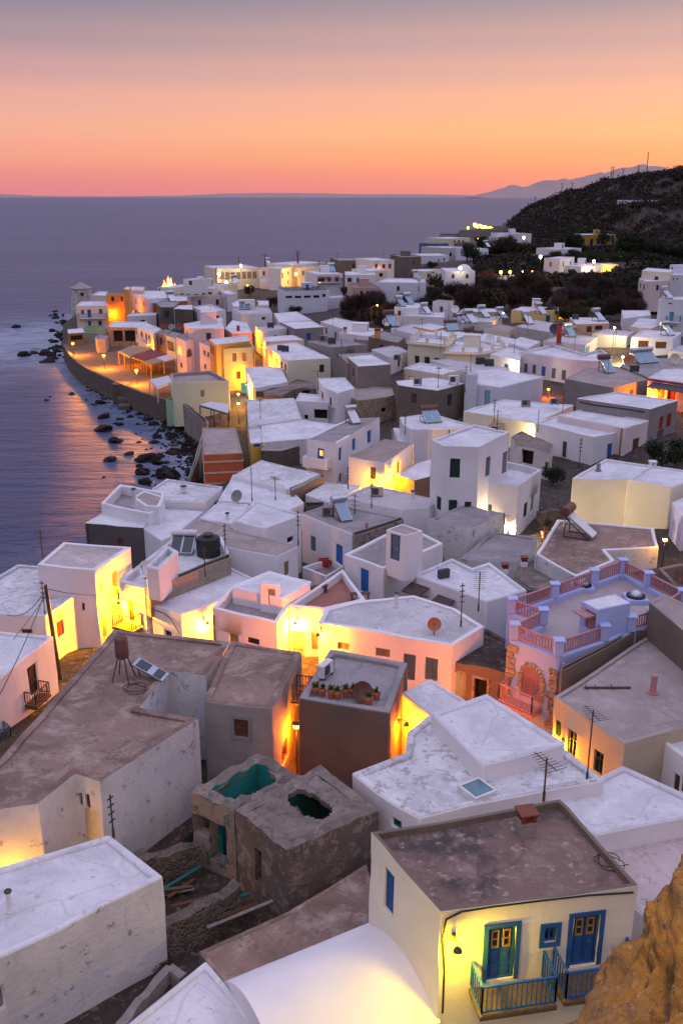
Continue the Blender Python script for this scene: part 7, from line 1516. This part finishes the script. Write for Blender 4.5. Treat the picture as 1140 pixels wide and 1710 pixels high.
for px, py, z, rz, c, s, lab in ((629, 829, 7.7, 0, 'beige', 1.2, 'beige air conditioner on the pale grey roof'), (548, 862, 8.1, 0, 'grey', 1.1, 'grey unit behind the solar heater on the grey roof'), (740, 966, 8.3, 25, 'dark_grey', .9, 'rusty dark unit on the awning house'), (469, 586, 8.3, 0, 'dark_grey', 1.3, 'left dark unit on the row window house'), (476, 588, 8.3, 0, 'dark_grey', 1.4, 'right dark unit on the row window house'), (540, 571, 9.2, 0, 'grey', 1.5, 'left unit on the arched pipe house'), (554, 575, 9.2, 0, 'dark_grey', 1.5, 'right unit on the arched pipe house'), (801, 609, 8.6, 0, 'dark_grey', 1.5, 'left dark unit on the broad grey roof'), (816, 612, 8.6, 0, 'dark_grey', 1.5, 'right dark unit on the broad grey roof'), (757, 641, 9.0, 0, 'white_paint', 1.5, 'white unit on the brown block'), (697, 643, 9.0, 0, 'grey', 1.2, 'grey unit on the brown block edge'), (452, 548, 7.9, 0, 'dark_grey', 1.5, 'dark unit on the small mauve roofs'), (877, 679, 8.5, 0, 'grey', 1.2, 'grey unit on the cream house roof'), (925, 676, 8.9, 0, 'grey', 1.1, 'grey unit on the raised pink walled roof'), (434, 664, 6.4, 0, 'brown', 1.2, 'brown unit on the pock marked roof'), (663, 602, 7.3, 0, 'grey', 1.3, 'grey unit by the brown grey block'), (1058, 622, 10.2, 0, 'dark_grey', 1.3, 'dark unit on the red trimmed house'), (960, 534, 9.9, 0, 'dark_grey', 1.4, 'dark unit at the left of the salmon house'), (1014, 536, 9.9, 0, 'dark_grey', 1.3, 'dark unit at the right of the salmon house')):
    ac_unit(lab, P(px, py, z - .02), rz, c, s)
# skylight, domed roof lights
def skylight():
    c = P(796, 1326, 8.74); r = empty('skylight', c, 'square skylight with a white frame on the flaked white roof', 'skylight'); a = (P(944, 1241, 9) - P(812, 1157, 9)).normalized(); X = Vector((a.x, a.y, 0)).normalized(); Y = Z.cross(X); ax = (X, Y, Z); m = MB(); w_ = .95
    for s in (-1, 1): m.box(c + X * s * w_ / 2 + Z * .14, (.1, w_ + .1, .3), ax); m.box(c + Y * s * w_ / 2 + Z * .14, (w_ - .1, .1, .3), ax)
    m.build('frame', 'white_paint', r, bevel=.015); g = MB(); g.box(c + Z * .24, (w_ - .1, w_ - .1, .03), ax); g.build('pane', 'skylight_glass', r)
skylight()
for px, py, lab in ((971, 984, 'domed roof light near the back balustrade of the lilac terrace'), (1060, 1003, 'domed roof light beside the stair hut on the lilac terrace')):
    c = P(px, py, 9.43); r = empty('roof_light', c, lab, 'roof light'); m = MB(); m.box(c + Z * .12, (1.15, 1.15, .26)); m.build('curb', 'lilac', r, bevel=.03); m = MB(); m.lathe(c, [(.5, .25), (.5, .34), (.38, .36)], 20); m.build('rim', 'black', r, smooth=30); m = MB(); m.lathe(c, [(.36, .35), (.34, .45), (.24, .56), (.1, .62), (.01, .63)], 20); m.build('dome', 'steel', r, smooth=60)
def bench(label, px, py, z, rz):
    c = P(px, py, z); r = empty('bench', c, label, 'bench', rz=0); R = Matrix.Rotation(math.radians(rz), 3, 'Z'); ax = (R @ Vector((1, 0, 0)), R @ Vector((0, 1, 0)), Z); m = MB()
    for k in (-1, 0, 1): m.box(c + ax[1] * k * .13 + Z * .43, (1.2, .11, .045), ax)
    m.build('seat', 'brown', r)
    for s in (-1, 1): m = MB(); m.box(c + ax[0] * s * .48 + Z * .2, (.07, .36, .41), ax); m.build('leg', 'brown', r)
bench('wooden bench against the parapet of the terracotta terrace', 531, 990, 7.45, 20); bench('wooden bench by the blue shutter on the terracotta terrace', 601, 1002, 7.45, 5)
# ---------------------------------------------------------------- poles and cables
def pole(label, px, py, z, h, lean=0, arms=1, r=.11, col='wood', group=None):
    c = P(px, py, z) if not isinstance(px, Vector) else px; c = Vector((c.x, c.y, ground(c.x, c.y) - .2)); H = z + h; top = Vector((c.x + lean, c.y, H)); e = empty('utility_pole', c, label, 'utility pole', group); m = MB(); m.tube([c, c.lerp(top, .5), top], [r * 1.15, r, r * .8], 9); m.build('post', col, e, smooth=40)
    for k in range(arms): q = MB(); q.beam(top + Vector((-.8, 0, -.25 - .6 * k)), top + Vector((.8, 0, -.25 - .6 * k)), .09); [q.tube([top + Vector((s * .7, 0, -.2 - .6 * k)), top + Vector((s * .7, 0, .0 - .6 * k))], .05, 6) for s in (-1, 0, 1)]; q.build('cross_arm', col, e)
    return top
tp = pole('leaning dark timber pole in front of the yellow lit wall', 100, 1130, 4.2, 5.6, -.25, 0, .12, 'dark_brown')
c19 = find_edge(H19.edges, 200, 985)
cable('sagging black cable from the timber pole to the house with the red balcony', [tp - Z * .2, c19.at(c19.hit(203, 998)[0], 7.4, .05)], .25, .022)
cable('black cable from the timber pole down to the left edge', [tp - Z * .3, P(-60, 1265, 6.0)], .5, .022); cable('thin cable from the timber pole to the seaside house roof', [tp - Z * .2, P(12, 1027, 7.3)], .6, .018); cable('second thin cable from the timber pole to the left', [tp - Z * .6, P(-80, 1170, 5.0)], .4, .016)
def wall_cable(h, pix, label, r=.022):
    pts = []
    for px, py in pix:
        e = find_edge(h.edges, px, py)
        if e: u, z, _ = e.hit(px, py); pts.append(e.at(u, z, .035))
    if len(pts) > 1: cable(label, pts, 0, r)
wall_cable(H1, [(1056, 1489), (980, 1494), (900, 1503), (820, 1513), (770, 1521), (744, 1534), (739, 1560), (741, 1620), (738, 1690)], 'black cable running along the top of the cream front wall', .03)
wall_cable(H19, [(205, 1000), (217, 1006), (232, 1010), (246, 1016)], 'black cable along the wall over the red balcony', .025); wall_cable(H20, [(258, 1018), (275, 1024), (285, 1032), (294, 1046), (300, 1058)], 'kinked black cable on the front of the curved white roof house', .025)
wall_cable(H40, [(967, 671), (995, 677), (1020, 680), (1050, 684), (1075, 688)], 'pale cable along the parapet of the grey house with red shutters', .06); wall_cable(H34, [(722, 836), (760, 840), (800, 846), (850, 862), (890, 862)], 'thin cable across the foot of the tall white house', .02)
for px, Y, top, lab, a in ((497, 288, 419, 'tall thick bare pole with a cross arm in the far rows', 2), (361, 268, 446, 'dark pole at the left end of the sea side rooms', 0), (398.5, 282, 429, 'thin pole beside the lit sea side rooms', 0), (442, 290, 425, 'thin pole left of the tall thick bare pole', 1), (533, 285, 434, 'thin pole at the house with the red awnings', 0), (942, 330, 397, 'bare pole in the dark garden', 1), (1071, 300, 428, 'pole on the slope right of the shop', 1), (741, 270, 500, 'pole near the shed', 0), (908, 360, 398, 'pole left of the dark garden', 0), (723, 190, 524, 'pole among the steep solar heaters', 0)):
    t = PY(px, top, Y); pole(lab, Vector((t.x, Y, 0)), 0, 0, t.z, 0, a, .16 if a < 2 else .3)
for px, Y, top, lab in ((938, 530, 306, 'thin pole where the hill slopes to the sea'), (955, 525, 305, 'second thin pole on the sloping ridge'), (893, 570, 328, 'lowest thin pole on the sloping ridge'), (1021, 490, 279, 'left of a pair of poles below the chapel'), (1024, 488, 278, 'right of a pair of poles below the chapel'), (1082, 458, 254, 'tallest mast on the crest of the hill'), (1040, 480, 282, 'short pole beside the chapel'), (1066, 462, 275, 'short pole on the crest right of the chapel')):
    t = PY(px, top, Y); pole(lab, Vector((t.x, Y, 0)), 0, 0, t.z, 0, 1, .2, 'dark_grey')
# ---------------------------------------------------------------- promenade: wall, pergolas, canopy
pr_ = [P(x, y, 3.2) for x, y in ((108, 574), (113, 584), (120, 594), (133, 606), (153, 618), (178, 629), (202, 639), (222, 648), (242, 656), (262, 662), (279, 667))]
m = MB()
for a, b in zip(pr_, pr_[1:]): d = (b - a).normalized(); n_ = Vector((-d.y, d.x, 0)); m.box(Vector((*((a + b) / 2).xy, 1.35)), ((b - a).length + .25, .6, 3.7), (d, n_, Z))
tag(m.build('sea_wall', 'rubble', None, pr_[5]), 'curved stone sea wall along the orange lit promenade', 'sea wall')
m = MB(); q = [Vector((p.x, p.y, 2.72)) for p in pr_] + [P(300, 640, 2.72), P(300, 600, 2.72), P(190, 560, 2.72), P(120, 552, 2.72)]; m.poly(q); o = m.build('promenade', 'paving', None, pr_[5]); o['kind'] = 'structure'
m = MB(); a = P(203, 655, 1.6); m.box(a, (2.2, 2.6, 3.0)); m.box(a + Vector((.9, -2.2, -.9)), (1.8, 2.4, 1.2)); m.box(a + Vector((1.4, -4.2, -1.3)), (1.8, 2.4, .7)); tag(m.build('steps', 'rubble', None, a, bevel=.1), 'block of stone steps standing out from the sea wall', 'steps')
def pergola(label, quad, z, mat, zb=2.7, legs='ochre', n=3):
    pts = [P(*c, z) for c in quad]; cen = sum(pts, Vector()) / 4; r = empty('pergola', (cen.x, cen.y, zb), label, 'pergola', 'pergolas on the promenade'); m = MB()
    m.prism([(p.x, p.y) for p in (pts if area2(pts) > 0 else pts[::-1])], z, z + .1); m.build('canopy', mat, r); f = MB()
    for i in range(4): f.beam(pts[i] - Z * .08, pts[(i + 1) % 4] - Z * .08, .12, .14)
    f.build('frame', legs, r)
    for k in range(n):
        for a, b in ((pts[0], pts[3]), (pts[1], pts[2])): p = a.lerp(b, k / (n - 1)); q = MB(); q.beam(Vector((p.x, p.y, zb - .1)), p - Z * .1, .13); q.build('post', legs, r)
pergola('tan pergola beside the loggia of the taverna', [(198, 587), (222, 577), (255, 583), (217, 596)], 4.9, 'canvas_tan'); pergola('red pergola in the middle of the promenade', [(222, 597), (252, 585), (279, 592), (240, 603)], 4.9, 'canvas_red'); pergola('yellowish pergola nearest the sea wall', [(236, 602), (256, 597), (273, 603), (252, 610)], 4.8, 'canvas_tan'); pergola('white pergola beside the tall pink house', [(255, 597), (279, 592), (293, 600), (274, 604)], 4.8, 'canvas_white'); pergola('small white awning frame left of the pale green house', [(250, 635), (282, 628), (287, 639), (263, 648)], 4.7, 'canvas_white', legs='white_paint')
pergola('shiny corrugated canopy in the yard behind the mint wall', [(334, 677), (352, 672), (382, 676), (381, 691)], 5.0, 'canvas_white', 3.0, 'dark_grey'); pergola('open red metal frame in front of the brown block', [(677, 661), (700, 656), (722, 663), (700, 672)], 6.6, 'rust_red', 4.4, 'red', 2)
b_ = MB(); c = P(412, 655, 3.2); b_.box(c + Z * .6, (1.5, 1.2, 1.3)); b_.box(c + Z * 1.3, (1.6, 1.3, .12)); b_.box(c + Vector((0, -.62, .65)), (1.3, .03, 1.0)); tag(b_.build('bin', 'cyan', None, c, bevel=.05), 'bright blue container in the lane at the gabled white house', 'container')
# bonfire beyond the roofs
c = PY(283, 473, 262); r = empty('bonfire', (c.x, c.y, c.z - 2.5), 'tall bonfire flaring at the sea side beyond the roofs', 'bonfire'); glow('flame', (1, .22, .03), 7); glow('flame_core', (1, .6, .2), 14)
for nm, mt, n_, R_, hh in (('flames', 'flame', 16, 1.7, 3.6), ('flame_core', 'flame_core', 8, .8, 3.4)):
    m = MB()
    for k in range(n_): a = random.uniform(0, 6.3); q = random.uniform(0, R_); b = Vector((c.x + math.cos(a) * q, c.y + math.sin(a) * q, c.z - 2.2)); h = hh * random.uniform(.5, 1) * (1.2 - .5 * q / R_); m.tube([b, b + Vector((random.uniform(-.2, .2), 0, h * .4)), b + Vector((random.uniform(-.4, .4), 0, h * .75)), b + Vector((random.uniform(-.5, .5), 0, h))], [.25, .34, .2, .02], 7)
    m.build(nm, mt, r, smooth=60)
m = MB(); [m.beam((c.x + math.cos(k) * 1.8, c.y + math.sin(k) * 1.8, c.z - 2.4), (c.x - math.cos(k) * .4, c.y - math.sin(k) * .4, c.z - 1.6), .2) for k in range(9)]; m.build('logs', 'dark_brown', r); light(r, (c.x, c.y - .5, c.z), (1, .3, .05), 900, .8)
# odds and ends
c = P(540, 945, 5.15); b_ = MB(); b_.box(c + Z * .28, (.75, .5, .5)); b_.box(c + Z * .56, (.4, .12, .1)); b_.tube([c + Vector((.3, 0, .5)), c + Vector((.3, 0, .66))], .07, 8); tag(b_.build('jerry_can', 'red', None, c, bevel=.06), 'red can in the court before the blue door', 'can'); pot('green plant pot in the court before the blue door', P(554, 943, 5.15), .4, .22, 1, None)
c = P(868, 1169, 9.3); m = MB(); a, b = P(975, 1148, 9.36), P(1052, 1148, 9.36); m.tube([a, b], .05, 8); [m.beam(a.lerp(b, t) - Vector((0, .2, 0)), a.lerp(b, t) + Vector((0, .2, .05)), .03) for t in (.05, .25, .6)]; tag(m.build('fallen_aerial', 'rust', None, (a + b) / 2), 'fallen rusty aerial mast lying on the mauve roof', 'aerial')
def loop_wire(label, px, py, z, r=.5, n=3):
    m = MB(); c = P(px, py, z); pts = []
    for k in range(n * 14): t = 2 * math.pi * k / 14; q = r * (1 + .35 * math.sin(k * .7)); pts.append(c + Vector((math.cos(t) * q + k * .01, math.sin(t) * q * .8, .03 + .012 * math.sin(k)))); 
    m.tube(pts, .014, 5); tag(m.build('wire_coil', 'cable', None, c), label, 'wire')
loop_wire('tangled wire loops on the stained brown roof', 1010, 1440, 11.3, .4, 2); loop_wire('cable coils round the rusty solar heater', 222, 1150, 9.43, .5, 2)
wf = find_edge(H7.edges, 490, 1150)
if wf:
    u, z, _ = wf.hit(490, 1150); c = wf.at(u, z, 0); r = empty('iron_balcony', c, 'small black iron cage balcony with hanging cables over the orange lane', 'balcony'); m = MB(); m.box(wf.at(u, z - .5, .4), (1.0, .8, .08), (wf.t, wf.n, Z)); m.build('floor', 'dark_grey', r); m = MB()
    for a, b in ((wf.at(u - .45, z - .45, .05), wf.at(u - .45, z - .45, .75)), (wf.at(u - .45, z - .45, .75), wf.at(u + .45, z - .45, .75)), (wf.at(u + .45, z - .45, .75), wf.at(u + .45, z - .45, .05))): rail(m, a, b, .9, .12, .025, .04)
    m.build('railing', 'black', r)
